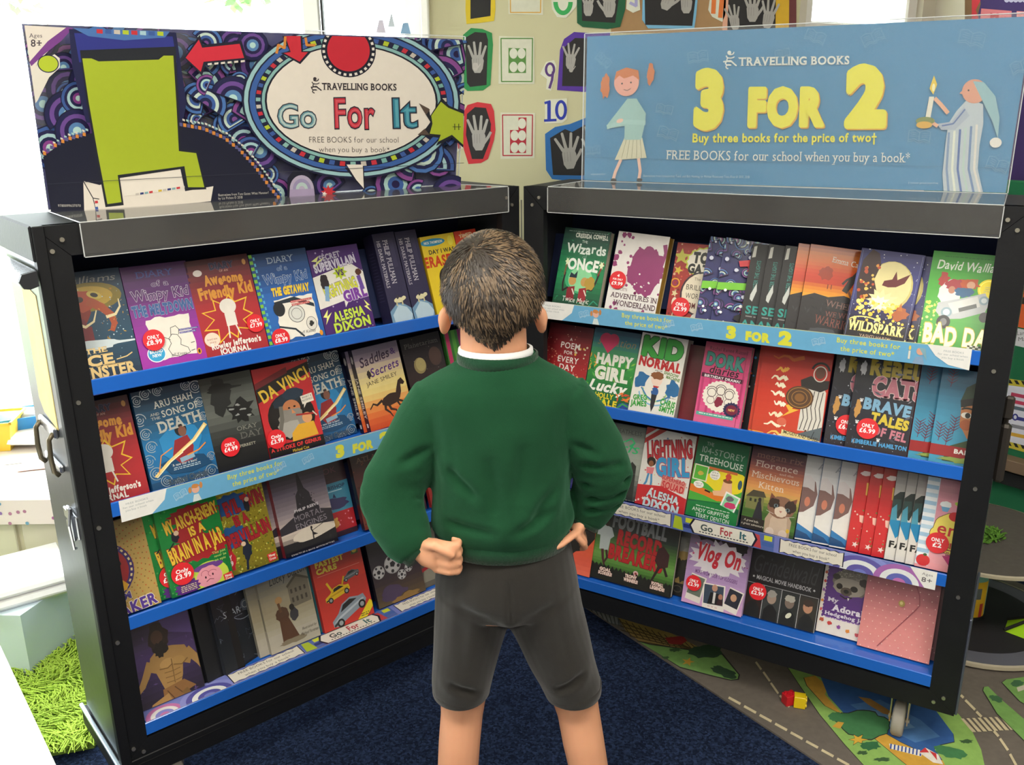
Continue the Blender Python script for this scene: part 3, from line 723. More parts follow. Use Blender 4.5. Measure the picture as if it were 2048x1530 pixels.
def A_aru(a):
    a.grad(['22344a', '1f4a66', '1c6490', '1a78b4', '1a6ea8', '163c5c'])
    sv = foil('c4ccd0')
    for (x, y, r_) in ((6, 14, 8), (20, 6, 8), (38, 5, 7), (94, 10, 9), (80, 5, 7), (95, 34, 7), (4, 42, 9), (8, 64, 8), (12, 84, 8), (4, 104, 9), (10, 124, 9), (22, 138, 8), (40, 146, 7), (96, 56, 6), (90, 140, 9), (70, 148, 7), (94, 118, 6)):
        a.arc(x, y, r_, r_, 1.1, sv, 0, 300, n=14); a.arc(x, y, r_*.6, r_*.6, 1, sv, 90, 380, n=10); a.arc(x, y, r_*.25, r_*.25, .9, sv, n=6)
    a.poly([(24, 76), (40, 64), (60, 58), (80, 66), (88, 84), (74, 110), (40, 114), (26, 100)], '2a8cc8')
    a.poly([(18, 112), (50, 104), (84, 112), (94, 128), (60, 134), (30, 130)], '14466c')
    a.ell(58, 68, 9, 10, '20242c'); a.ell(60, 71, 6, 8, '8a5a48'); a.poly([(46, 82), (66, 78), (72, 96), (66, 116), (48, 118), (38, 106)], '9a2a30'); a.rect(48, 108, 22, 7, '8fb0c4', rot=-10)
    gd = 'f6d484'
    a.line([(8, 128), (30, 112), (52, 100), (74, 88), (96, 68)], 3, gd, taper=6); a.line([(10, 130), (34, 112), (54, 102)], 1.4, 'fff6d0'); a.line([(54, 100), (76, 88), (94, 70)], 2.6, 'fff2c0')
    a.line([(60, 108), (78, 104), (90, 96)], 2, 'e89040'); a.line([(14, 124), (22, 100), (40, 92)], 1.5, 'e89040')
    w = foil('dcdcd4')
    a.text('ARU SHAH', 28, 18, 86, 28, w, serif=True, bold=.02, rot=-4); a.text('AND', 20, 36, 33, 40, w, serif=True); a.text('THE', 20, 42, 33, 46, w, serif=True); a.text('SONG OF', 36, 33, 92, 43, w, serif=True, bold=.02, rot=-4)
    a.text('DEATH', 26, 48, 92, 64, w, serif=True, bold=.03, rot=-5)
    a.text("'A new star is born'", 34, 116, 72, 120, 'f0f0ea'); a.smalltext(34, 122, 76, 1.5, 'c8dae4', 2)
    a.text('Roshani Chokshi', 24, 136, 84, 145, '24303c', out='a8bcc8', ow=.015, bold=.02)
def A_okay(a):
    a.grad(['30332f', '5c605a', '6c706a', '3a3d3b', '1c1c1e', '121214']); a.blob(34, 40, 22, 30, '252727', seed=4, amp=.3); a.blob(66, 74, 26, 22, '151617', seed=7, amp=.35); a.blob(40, 24, 30, 8, '1f2120', seed=2, amp=.3)
    for i, (x, y) in enumerate(((48, 66), (62, 60), (70, 70), (58, 78), (80, 84))): a.blob(x, y, 5, 2, foil('b8bcbc'), n=9, amp=.5, seed=i)
    a.text('OKAY', 50, 100, 90, 108, '8a8a80', serif=True); a.text('DAY', 54, 112, 96, 124, '6c6c66', serif=True); a.text('BRYAN PERRETT', 22, 134, 80, 139, 'c8c4b0', serif=True)
def A_vinci(a):
    a.bg('c8262e'); a.poly([(0, 26), (100, 4), (100, 22), (0, 56)], '1c1512'); a.poly([(0, 24), (60, 6), (60, 16), (0, 34)], '7a1c24')
    a.text('DA VINCI', 3, 24, 97, 44, 'f0c840', bold=.03, rot=-17)
    a.ell(52, 88, 42, 40, '15100f'); a.blob(50, 60, 26, 12, '1c2c3c', seed=3, amp=.08, rot=-12); a.blob(62, 52, 20, 9, '22364a', seed=4, amp=.08)
    a.ell(54, 76, 16, 15, 'c47c50'); a.blob(50, 94, 24, 20, '8d8880', seed=5, amp=.14); a.blob(44, 108, 22, 14, 'a8a49c', seed=8, amp=.16); a.line([(36, 70), (34, 90), (28, 106)], 7, '6e6a62')
    a.ell(50, 74, 2.2, 1.6, '201818'); a.ell(60, 73, 2.2, 1.6, '201818'); a.poly([(54, 76), (60, 84), (53, 84)], 'd48c5c')
    a.poly([(46, 116), (60, 104), (88, 104), (92, 128), (44, 130)], 'e0a82c'); a.ell(78, 96, 9, 9, 'e0a06a'); a.line([(60, 88), (96, 92)], 3, 'a82a24'); a.line([(90, 88), (96, 96)], 2, 'd8d0c0')
    a.rect(74, 58, 22, 14, 'f0e8d8', rot=-6); a.text('WHAT A', 76, 60, 94, 63.5, '222222', rot=-6); a.text('MASTERPIECE!', 75, 65, 95, 68.5, '222222', rot=-6); a.poly([(78, 71), (84, 70), (76, 80)], 'f0e8d8')
    a.rect(0, 130, 100, 24, '14100f'); a.text('A STROKE OF GENIUS', 4, 133, 94, 139, 'd83434', bold=.05); a.text('Michael Cox', 40, 142, 70, 147, 'f0c840')
def A_sad(a):
    a.grad(['7c7086', 'a08c9c', 'd8c4a0', 'ecd890', 'e8d080', 'e09048', 'd8602c', 'cc4a24'])
    a.text('Saddles', 8, 14, 76, 32, '3a2440', shear=.25, bold=.02, rot=-8); a.text('&', 80, 12, 92, 24, '5a3a78', bold=.02); a.text('Secrets', 26, 38, 92, 54, '5a2f82', shear=.25, bold=.02, rot=-8)
    a.text('JANE SMILEY', 14, 62, 84, 70, '4a3c30', rot=-6)
    h = '33201a'
    a.blob(58, 108, 21, 11, h, seed=3, amp=.05, rot=-10); a.poly([(68, 106), (76, 88), (82, 76), (90, 72), (96, 82), (92, 86), (86, 84), (84, 98), (78, 110)], h)
    a.line([(38, 106), (26, 112), (18, 108), (10, 116)], 5, h, taper=2); a.line([(44, 112), (42, 124), (50, 132), (54, 140)], 6, h, taper=2); a.line([(50, 114), (54, 126), (64, 130), (66, 138)], 6, h, taper=2)
    a.line([(72, 112), (84, 118), (82, 128)], 5, h, taper=2); a.line([(70, 112), (74, 122), (84, 126)], 5, h, taper=2); a.blob(24, 52, 4, 8, '2b1c20', seed=6, amp=.3)
def S_sad(a):
    a.bg('1d1830')
    b = Art(100, 100, clip=False); b.text('JANE SMILEY', 0, 0, 100, 100, 'e0d8d0', bold=.03)
    a.k += 1
    for f in b.f:
        k = len(a.v)
        for i in f: X, Y, _ = b.v[i]; a.v.append((a.W*.8-(Y/100)*(a.W*.6), a.H*.34+X/100*a.H*.5, a.k*a.dz))
        a.f.append(tuple(range(k, k+len(f)))); a.c.append(C('e0d8d0'))
    a.blob(a.W*.5, a.H*.12, a.W*.3, 9, 'd8d0c8', seed=2); a.rect(a.W*.3, a.H*.9, a.W*.4, 10, 'e8e0d8')
def A_plan(a):
    a.grad(['1c1a1e', '2c2428', '3a2c2c', '241c20', '141216']); a.text('Planetarium', 8, 12, 92, 22, '77736c', serif=True); a.ell(36, 62, 15, 17, '9a8a5c'); a.ell(38, 60, 12, 14, 'b8a870'); a.scatter(40, '8a8478', .4, 1); a.ell(78, 50, 16, 20, '55403a')
def A_stripe(a):
    a.bg('3a7a34')
    for i, c in enumerate(('c83a6a', '5aa03c', '8a2a6a', '9ac04a', 'c83a5a')): a.rect(i*20+4, 0, 12, 160, c)
def A_beak(a):
    a.bg('b99a54'); 
    a.k += 1
    for k in range(40):
        t = 2*PI*k/40
        for j in range(14):
            r_ = 44+j*6; x, y = 28+r_*math.cos(t+j*.04), 74+r_*math.sin(t+j*.04)
            a.poly([(x-.9, y-.9), (x+.9, y-.9), (x+.9, y+.9), (x-.9, y+.9)], '7c5c28' if j % 2 else 'c2542a', up=False)
    a.ell(28, 76, 44, 46, '3a2668'); a.arc(28, 76, 40, 42, 3, 'd8c078', n=60, dash=['e0cc90']); a.ell(28, 76, 36, 38, '9c1f28')
    a.blob(38, 66, 17, 13, '2a1a14', seed=3, amp=.15); a.ell(38, 76, 13, 13, 'e8b080'); a.arc(32, 75, 4.5, 4, 1, '7a2020'); a.arc(44, 75, 4.5, 4, 1, '7a2020'); a.line([(34, 83), (38, 85), (43, 82)], 1, '8a3020'); a.poly([(22, 102), (32, 92), (48, 92), (58, 104), (54, 112), (28, 112)], 'd8a024'); a.rect(36, 94, 8, 10, '5a3024')
    a.text('MAXIMUM', -24, 118, 58, 129, '4a3a88', out='efe0c0', ow=.03, bold=.04, rot=-4); a.text('BEAKER', 12, 133, 94, 150, '5a3a98', out='f4ecd8', ow=.035, bold=.05, rot=-5)
def A_arch(a):
    a.bg(foil('2fa352')); a.scatter(120, [hx('2a8a3c', .5), hx('58c060', .6), hx('1f7a44', .5)], .5, 1.6, seed=4)
    rd = 'a81f26'
    a.burst(58, 24, 44, 16, 16, .82, rd, rot=-6); a.burst(46, 50, 26, 24, 14, .84, rd); a.burst(58, 78, 52, 22, 18, .84, rd)
    y = 'f2c73c'
    a.text('MY ARCH-ENEMY', 10, 18, 98, 38, y, bold=.04, rot=-9, out='7a1418', grow=-.1); a.text('IS A', 46, 42, 72, 56, y, bold=.04, rot=-8, out='7a1418'); a.text('BRAIN IN A JAR', 8, 62, 98, 86, y, bold=.05, rot=-8, out='7a1418')
    a.blob(24, 52, 6, 8, '1c1c2c', seed=2); a.ell(27, 46, 4, 4, 'e8c8a8'); a.line([(20, 60), (10, 70)], 2, '1c1c2c')
    a.ell(64, 128, 30, 24, 'c2d84a'); a.ell(64, 112, 24, 6, '6a3c8c'); a.blob(62, 128, 20, 17, 'e79aa6', seed=6, amp=.08); a.arc(56, 122, 6, 5, 1, 'b86478', 0, 200); a.arc(68, 124, 7, 5, 1, 'b86478', 20, 240); a.ell(56, 128, 1.4, 2, '4a2430'); a.ell(68, 126, 1.4, 2, '4a2430'); a.line([(56, 135), (62, 132), (68, 134)], 1, '7a3448')
    a.text("This just", 74, 92, 96, 96, 'c8e87a'); a.text('never be', 76, 98, 96, 102, 'c8e87a'); a.text('an epic', 76, 104, 94, 108, 'c8e87a')
    a.burst(26, 134, 21, 15, 14, .8, '5a2a7c'); a.smalltext(14, 130, 40, 1.6, 'e8d8a0', 4)
    a.rect(84, 132, 15, 13, 'd8342c', rot=-6); a.text('Nosy', 86, 134, 97, 138, 'f8e8d8', bold=.04); a.text('Crow', 86, 139, 97, 143, 'f8e8d8', bold=.04)
def A_twin(a):
    a.bg(foil('b8a83a')); a.scatter(420, [hx('d8d040', .6), hx('8a7a1e', .6), hx('f0e870', .5), hx('6a8a2a', .5)], .8, 2, seed=14)
    a.burst(40, 30, 40, 20, 14, .84, '1f5a9a'); a.burst(30, 84, 34, 20, 14, .84, '1f5a9a')
    rd = 'b0202c'
    a.text('MY EVIL TWIN', 2, 22, 96, 44, rd, bold=.06, rot=-8, out='5a0c14'); a.text('IS A', 38, 50, 64, 66, rd, bold=.06, rot=-8, out='5a0c14'); a.text('SUPERVILLAIN', 2, 76, 98, 98, rd, bold=.06, rot=-9, out='5a0c14')
    a.blob(66, 38, 5, 12, '20202c', seed=3); a.ell(68, 28, 4, 4, 'e8c8a8'); a.blob(50, 112, 9, 16, '1c2436', seed=4, amp=.25); a.line([(48, 122), (44, 144)], 4, '1c2436'); a.ell(46, 100, 4, 4, 'e8c8a8')
    a.blob(12, 122, 16, 20, 'c0202c', seed=9, amp=.15); a.text('ONLY', 0, 112, 22, 120, 'fff4ec', bold=.05); a.text('£5.99', 0, 122, 22, 130, 'fff4ec', bold=.05)
    a.rect(82, 130, 16, 14, 'd8342c', rot=-6); a.text('Nosy', 84, 132, 96, 136, 'f8e8d8', bold=.04); a.text('Crow', 84, 138, 96, 142, 'f8e8d8', bold=.04)
def A_mortal(a):
    a.grad(['2a2430', '453c4a', '62586a', '7a6e78', '948890', 'b8a8a4', 'd8c8ba', '1c1820', '151218'], n=20)
    d = '231f2a'
    a.poly([(26, 100), (30, 74), (38, 66), (40, 44), (46, 36), (48, 12), (51, 4), (54, 16), (58, 34), (66, 44), (68, 60), (78, 70), (84, 100)], d); a.poly([(0, 92), (30, 78), (70, 74), (100, 82), (100, 106), (60, 100), (0, 104)], '2c2832')
    a.scatter(40, ['4a4250', '15121a'], .6, 1.6, x0=34, x1=74, y0=40, y1=98, seed=5)
    a.blob(60, 114, 42, 12, 'd9cdbd', seed=4, amp=.08); a.rect(0, 124, 100, 30, '14121a'); a.poly([(0, 128), (20, 120), (44, 126), (70, 122), (100, 116), (100, 130), (0, 134)], '14121a')
    a.text('PHILIP REEVE', 32, 66, 78, 70.5, 'd8d2d8', bold=.03, rot=-3); a.text('MORTAL', 28, 76, 84, 86, '8a828c', rot=-3); a.text('ENGINES', 28, 90, 88, 100, '8a828c', rot=-3)
    a.line([(56, 126), (57, 112), (55, 106)], 2.4, '15121a'); a.ell(56, 104, 2, 2.4, '15121a'); a.line([(56, 110), (86, 100)], 1, '15121a'); a.poly([(57, 112), (66, 118), (58, 118)], '15121a')
    a.text('SOON TO BE A MAJOR MOTION PICTURE', 10, 139, 92, 142.5, 'c8c4c8', bold=.02)
def A_sylvia(a):
    a.grad(['33222e', '4c2c36', '3a2430']); a.text('BOOK', 20, 20, 80, 32, '6a3a4a'); a.rect(0, 52, 100, 60, '3f8aa8'); a.text('SYLVIA BISHOP', 12, 58, 92, 65, '1f3a5a', bold=.03); a.rect(14, 68, 70, 2, 'a8d4e0')
    a.blob(50, 96, 46, 12, '3c3a66', seed=3, amp=.2); a.poly([(60, 82), (64, 74), (68, 84)], '22345a'); a.rect(0, 112, 100, 40, 'b8242e'); a.scatter(14, 'e8889a', 1, 2.4, y0=114, y1=148, seed=4); a.blob(52, 132, 10, 10, 'e0a850', seed=5, amp=.3); a.arc(44, 106, 8, 6, 1.5, 'b8d8e8')
def A_brown(a):
    a.grad(['2a1a20', '4a2424', '5c2c24', '7a3426']); a.scatter(40, ['8a4a34', '3a1a18'], 1, 3, seed=4); a.text('ATLAS', 16, 20, 84, 32, '8a6a58', serif=True); a.blob(50, 110, 30, 26, '8a3424', seed=5, amp=.3)
def A_face(a):
    a.bg('8c2a24'); a.ell(56, 70, 40, 50, 'c98a64'); a.ell(40, 62, 9, 5, 'f0e0d0'); a.ell(42, 62, 4, 4, '2a1c18'); a.line([(26, 50), (44, 44), (56, 52)], 5, '6a2018'); a.line([(20, 74), (40, 84), (60, 80)], 3, '8a4030'); a.line([(30, 110), (60, 116), (84, 108)], 4, '7a3024'); a.scatter(30, '6a2418', 1, 2.5, seed=7, kind='dash')
def A_hero(a):
    a.grad(['2a2036', '3c2c50', '49346a', '33264a', '20182c']); a.poly([(60, 0), (100, 0), (100, 50), (50, 30)], '54407a'); a.scatter(26, '5a447c', 1.5, 4, seed=3, kind='dash')
    s1, s2 = 'a8824c', '7a5a30'
    a.poly([(30, 66), (46, 54), (66, 58), (84, 64), (92, 84), (86, 96), (76, 90), (72, 108), (66, 122), (42, 124), (38, 108), (34, 92), (24, 86)], s1)
    a.line([(28, 74), (18, 92), (10, 104), (0, 112)], 12, s1, taper=8); a.line([(86, 74), (100, 96), (110, 118)], 13, s1, taper=9)
    a.ell(52, 82, 11, 7, 'b99258', rot=-10); a.ell(70, 84, 10, 7, 'b08a50', rot=10); a.line([(60, 78), (58, 116)], 1.4, s2)
    for i in range(3): a.line([(46, 96+i*8), (58, 97+i*8)], 1.2, s2); a.line([(60, 97+i*8), (70, 96+i*8)], 1.2, s2)
    a.line([(40, 88), (52, 90), (60, 86)], 1.6, s2); a.line([(62, 88), (74, 92), (84, 86)], 1.6, s2)
    a.blob(48, 40, 17, 22, '2b1c18', seed=4, amp=.2); a.ell(46, 38, 9, 11, '4a3024'); a.blob(48, 58, 10, 12, '1c1412', seed=6, amp=.3)
    a.poly([(38, 120), (72, 116), (88, 132), (70, 136), (60, 148), (36, 144)], '8a6238'); a.line([(44, 124), (52, 140)], 1.5, '5a3c20'); a.line([(56, 122), (66, 136)], 1.5, '5a3c20')
    a.line([(44, 136), (22, 142), (12, 156)], 15, s1, taper=10); a.line([(70, 134), (78, 150)], 10, s2)
def A_star(a):
    a.bg('1f242c'); rg = random.Random(4)
    for _ in range(26):
        x, y = rg.uniform(0, 100), rg.uniform(0, 150); p = [(x, y)]
        for _ in range(5): x += rg.uniform(-8, 8); y += rg.uniform(-8, 8); p.append((x, y))
        a.line(p, .7, foil('8a94a4') if rg.random() < .5 else '4a525e')
    a.arc(62, 40, 30, 30, 1.4, foil('a8b4c4')); a.ell(70, 46, 10, 10, foil('6a7484')); a.arc(70, 46, 6, 6, 1, 'c8ced4')
    a.text('STAR', 20, 44, 58, 56, 'c4ccd4'); a.text('S', 84, 42, 94, 54, 'c4ccd4'); a.smalltext(26, 60, 60, 1.6, '8a94a4', 1)
def A_lucky(a):
    a.grad(['807e78', '8f8c82', 'a09780', 'a89c80', 'b0a890', 'b8b2a4', 'b4aea0'])
    a.poly([(56, 36), (76, 22), (98, 32), (98, 78), (56, 80)], '7c7464'); a.poly([(54, 38), (76, 20), (100, 34), (100, 38), (76, 26), (56, 42)], '5c5648')
    for i in range(4): a.rect(60+i*9, 46, 4, 8, '4c463c'); a.rect(60+i*9, 62, 4, 9, '4c463c')
    a.text('Lucky Button', 22, 8, 98, 24, '33353a', shear=.35, rot=-6)
    a.blob(36, 86, 13, 14, '5a4030', seed=3, amp=.1); a.poly([(28, 92), (44, 88), (60, 136), (26, 140)], '5a3c2c'); a.ell(34, 58, 7, 7, 'b89060'); a.blob(58, 92, 9, 12, '3c3a42', seed=4); a.ell(56, 78, 5, 6, '2a2420'); a.line([(32, 64), (34, 80)], 5, '6a4a34')
    a.blob(46, 138, 26, 5, '857a66', seed=5, amp=.2); a.text('Illustrated by', 66, 122, 96, 127, '4a4640', shear=.3); a.text('Michael Foreman', 62, 131, 98, 137, '4a4640', shear=.3)
def S_lucky(a): a.bg('a8a290'); a.rect(a.W*.3, a.H*.3, a.W*.4, a.H*.4, '6a6658')
def A_cars(a):
    a.bg('c8352c'); a.grad(['8a2020', 'b82c28', 'cc382c', 'd03a2c'], 0, 0, 100, 60); y = 'e8d24a'
    a.text('FASTEST', 8, 12, 64, 22, y, bold=.06); a.text('CARS', 8, 25, 48, 34, y, bold=.06); a.rect(8, 38, 84, .8, 'e89080'); a.rect(80, 6, 14, 14, '5a6a3a'); a.ell(87, 13, 5, 5, 'd8c84a')
    def car(x, y, s, c, c2, rot=-14):
        def q(px, py): t = R(rot); return (x+(px*math.cos(t)-py*math.sin(t))*s, y+(px*math.sin(t)+py*math.cos(t))*s)
        a.poly([q(*p) for p in ((-32, 6), (-30, -2), (-16, -6), (-4, -14), (12, -14), (24, -6), (32, -4), (32, 6), (26, 10), (-26, 10))], c)
        a.poly([q(*p) for p in ((-12, -5), (-3, -12), (10, -12), (20, -5))], '1c2024'); a.poly([q(*p) for p in ((-30, 2), (-16, -1), (28, 0), (30, 3))], c2)
        for wx in (-20, 22): cx, cy = q(wx, 8); a.ell(cx, cy, 6*s, 6.4*s, '17181a'); a.ell(cx, cy, 3.4*s, 3.6*s, '9aa0a6')
        a.poly([q(*p) for p in ((-31, 4), (-22, 3), (-24, 7), (-31, 7))], '2a2c30')
    car(70, 54, .55, '5c6068', '8a9098', -10); car(38, 76, .8, 'e8c020', 'c89a10', -12); a.line([(30, 72), (22, 54)], 4, 'e8c020'); a.line([(50, 66), (56, 52)], 3, 'd8b018')
    car(52, 112, 1.2, '8d9aa8', 'b8c2cc', -22)
    a.poly([(62, 140), (96, 108), (100, 112), (100, 122), (72, 148)], 'e8d020'); a.smalltext(72, 128, 92, 2, '3a3a2a', 2)
def A_foot(a):
    a.grad(['22202a', '2c2834', '3a2c34', '5a4a34'], y1=a.H)
    for (x, y, r_) in ((14, 66, 12), (44, 60, 17), (78, 46, 15), (58, 84, 9), (74, 76, 8)):
        a.ell(x, y, r_, r_, 'a8a6a8'); a.ell(x, y, r_*.9, r_*.9, 'c0bec0'); a.burst(x, y, r_*.35, r_*.35, 5, .8, '2c2a30')
        for k in range(5): t = 2*PI*k/5+.5; a.ell(x+r_*.72*math.cos(t), y+r_*.72*math.sin(t), r_*.2, r_*.2, '2c2a30', n=6)
    a.blob(34, 110, 26, 14, '4a3a5a', seed=2, amp=.2); a.blob(60, 128, 30, 10, '8a6a3a', seed=3, amp=.3)
def A_ghostly(a):
    a.grad(['2a2a30', '44424a', '5a5850', '6a6458']); a.poly([(10, 20), (34, 10), (50, 50), (80, 16), (94, 24), (74, 100), (96, 140), (20, 140), (34, 90)], '8a8678'); a.poly([(10, 112), (90, 92), (90, 100), (10, 120)], 'a82430')
def A_wiz(a):
    a.grad(['143a30', '15503c', '1d7a4c', '1f8a52', '1a6a44', '14402f']); a.scatter(60, ['0f3428', '2a9a60', '1c6a48'], 1, 4, seed=4, kind='dash'); a.ell(52, 96, 34, 30, '3fae74'); a.ell(52, 98, 26, 24, '8fd8a0')
    a.smalltext(8, 5, 94, 2, '7f9a8c', 1); a.text('CRESSIDA COWELL', 26, 9, 96, 17, 'e0e4d8', bold=.04, jit=.05)
    w = 'dfe9e0'
    a.text('THE', 42, 22, 54, 27, w, jit=.05); a.text('Wizards', 12, 29, 96, 46, w, bold=.03, jit=.08, seed=3); a.text('of', 48, 50, 58, 57, '7fa890', jit=.05); a.text('ONCE', 20, 60, 86, 80, 'f0f4ec', bold=.05, jit=.06)
    for x, c in ((36, '8a1e2c'), (62, '9c2430')):
        a.poly([(x-9, 116), (x+7, 112), (x+9, 140), (x-8, 142)], c); a.ell(x, 102, 8, 9, 'c89a58'); a.line([(x-8, 116), (x-18, 124), (x-20, 108), (x-18, 88)], 3.5, '2a1a20') if x < 50 else a.line([(x+8, 116), (x+18, 116), (x+24, 100), (x+28, 84)], 3.5, '2a1a20')
        a.line([(x+2, 118), (x+8, 128)], 2.5, 'e8e0d0')
    a.poly([(28, 96), (30, 86), (38, 90), (44, 82), (44, 96)], '1c2a3c'); a.blob(74, 104, 11, 13, 'b8963c', seed=3, amp=.15); a.line([(16, 92), (18, 66)], 3, '7a5a3a'); a.line([(88, 86), (96, 62)], 3, '8a2a20'); a.burst(18, 66, 5, 9, 6, .5, 'e8f0c8'); a.burst(92, 66, 6, 9, 6, .5, 'e8f0c8')
    a.line([(80, 146), (88, 136), (98, 142)], 2, '2a9a78'); a.text('Twice Magic', 20, 134, 78, 144, 'f0f4ec', shear=.2, jit=.06)
def A_alice(a):
    a.bg('e8e3e0'); p = '93356e'
    # generic ink splash stand-in for the picture
    a.blob(66, 66, 33, 44, p, seed=4, amp=.10, n=36); a.blob(66, 66, 36, 30, p, seed=8, amp=.16, n=30); a.scatter(46, p, .6, 3.2, x0=28, y0=26, x1=100, y1=114, seed=6)
    a.line([(94, 60), (98, 30), (94, 16)], 5, p, taper=8); a.scatter(12, 'e8e3e0', .6, 2, x0=44, y0=72, x1=84, y1=104, seed=3)
    for (x, y, r_) in ((4, 48, 6), (10, 38, 4), (4, 60, 5), (12, 6, 5), (22, 5, 5), (30, 9, 3), (10, 18, 2), (16, 24, 2), (18, 132, 4), (22, 144, 5), (12, 140, 3), (76, 139, 3.4)): a.blob(x, y, r_, r_, p, seed=int(x*3+y), amp=.25)
    t = '5a3a48'
    a.text("ALICE'S", 10, 102, 38, 107, '9a8088', serif=True); a.text('ADVENTURES IN', 8, 112, 98, 121, t, serif=True, bold=.01); a.text('WONDERLAND', 16, 125, 98, 135, t, serif=True, bold=.01); a.text('Lewis Carroll', 38, 139, 70, 144, '6a5058', shear=.2)
def A_tomr(a):
    a.bg('a42a26'); a.scatter(150, ['8a1c1e', 'c84a3a', 'e0b090', '6a1418'], .8, 2.6, seed=4); a.burst(12, 26, 16, 16, 5, .45, 'c8c04a', rot=-20); a.burst(10, 52, 9, 9, 5, .45, 'd8b83a'); a.arc(8, 76, 8, 8, 2.5, 'e0a030'); a.arc(8, 76, 4, 4, 1.5, '8a2a6a'); a.burst(10, 96, 7, 7, 5, .45, 'e0d0a0')
    a.burst(58, 34, 38, 30, 16, .9, 'c8d048'); a.burst(58, 34, 34, 27, 16, .92, 'efe8d8'); a.text('TOM', 36, 16, 80, 34, '161414', bold=.12); a.text('GATES', 28, 38, 88, 54, '161414', bold=.12)
    a.arc(60, 92, 38, 40, 3, '2c2230'); a.ell(60, 92, 36, 38, 'e8dcc4'); a.text('The', 44, 62, 56, 68, '7a6a58'); a.text('BRILLIANT', 30, 76, 90, 86, '4a4038'); a.text('WORLD OF', 32, 92, 86, 102, '4a4038'); a.text('TOM GATES', 32, 110, 88, 120, '6a2a28', bold=.03)
    a.ell(60, 140, 12, 12, 'efe6d6'); a.arc(20, 136, 8, 8, 2, 'e8c0a0'); a.ell(12, 112, 5, 9, 'e8dcc8')
def doodle(a, n, x0, y0, x1, y1, r0, r1, seed=2, pal=None, full=False):
    rg = random.Random(seed); pal = pal or [['3d5c9c', '20204e', 'a8ccd0', '20204e', '8a3f8c', 'b8d8d0'], ['20204e', '6d4a96', '241c4c', '5a86b8', 'b8dcd8'], ['8a4a92', '20204e', 'b0d4d0', '3e62a6', '241c4c'], ['4a74b4', '1c2450', 'c8dcd0', '3a5ca0', '1c2450', '7a4a90']]
    for _ in range(n):
        x, y, r_ = rg.uniform(x0, x1), rg.uniform(y0, y1), rg.uniform(r0, r1); cs = rg.choice(pal); b = rg.uniform(-60, 80); e = rg.choice((180, 200, 230, 360))
        a.rainbow(x, y, r_*1.06, ['161a38'], b-3, b+e+3); a.rainbow(x, y, r_, cs, b, b+e)
def A_tomb(a):
    a.bg('2a2c6a'); doodle(a, 70, 0, 0, 100, 155, 7, 15, seed=3); a.poly([(30, 40), (70, 30), (70, 24), (92, 34), (74, 48), (72, 42), (34, 50)], 'd8303a')
    a.poly([(0, 84), (70, 76), (80, 70), (96, 82), (84, 92), (72, 88), (0, 98)], '78c832'); a.ell(100, 70, 24, 26, 'efe8dc'); a.arc(100, 36, 16, 14, 4, 'b8d038'); a.burst(54, 52, 9, 9, 5, .4, 'c8303a')
    a.scatter(16, ['d8dcf0', 'ffffff'], 1.5, 4, seed=8); a.blob(60, 144, 20, 9, '15141c', seed=3); a.blob(70, 142, 14, 6, 'e8e8e0', seed=5, amp=.3); a.text('TOP', 60, 6, 90, 16, 'e8e8e0', bold=.06)
def A_se(a):
    a.bg('1f2022'); a.poly([(30, 0), (100, 0), (100, 60), (50, 50)], '26282a')
    b = Art(100, 100, clip=False); b.text('WATER THE LIGHTS', 0, 0, 100, 100, '3a8a80', bold=.02); a.k += 1
    for f in b.f:
        k = len(a.v)
        for i in f: X, Y, _ = b.v[i]; a.v.append((12+(Y/100)*7, 86-X/100*56, a.k*a.dz)); 
        a.f.append(tuple(range(k, k+len(f)))[::-1]); a.c.append(C('3a8a80'))
    a.poly([(3, 6), (8, 4), (8, 24), (2, 26)], 'c8c8c0'); a.poly([(10, 92), (18, 70), (20, 84), (15, 104), (10, 100)], 'c8ccc8')
    a.text('SECRET', 6, 112, 84, 126, '2a9a90', bold=.03); a.smalltext(6, 130, 70, 3, '8a8a88', 1); a.text('ANTLER', 2, 138, 84, 151, '2a9a90', bold=.03)
def A_org(a):
    a.grad(['a8481c', 'd87420', 'e06a22', 'd8441c', 'c8381c', 'e8901e', 'f0b030', '2a2424', '2c2a2c', '242426', '2a2a2c'], n=26)
    a.blob(34, 48, 12, 12, 'a83a1a', seed=3, amp=.2); a.line([(40, 74), (40, 66)], 1.4, '6a2a18'); a.line([(46, 74), (46, 66)], 1.4, '6a2a18')
    a.poly([(0, 92), (20, 84), (44, 88), (70, 82), (100, 90), (100, 154), (0, 154)], '2a282a'); a.scatter(40, ['3a3a3e', '1c1c20'], 2, 6, y0=90, seed=5, kind='dash')
    a.line([(70, 74), (78, 56), (88, 42)], 10, '3a3430', taper=12); a.ell(92, 34, 5, 6, '5a3424'); a.line([(76, 74), (84, 88), (86, 100)], 4, '8a5a44'); a.line([(82, 46), (70, 54), (64, 62)], 4, '3a3430')
    a.text('Emma Carroll', 40, 20, 106, 30, 'f2e6d8', serif=True, rot=6); a.text('WHEN', 42, 94, 90, 106, '8a6a62', serif=True, rot=5); a.text('WE WERE', 44, 112, 98, 122, '8a5850', serif=True); a.text('WARRIORS', 28, 124, 104, 140, '8a5248', serif=True, rot=6); a.blob(44, 150, 24, 8, '4a4c50', seed=8)
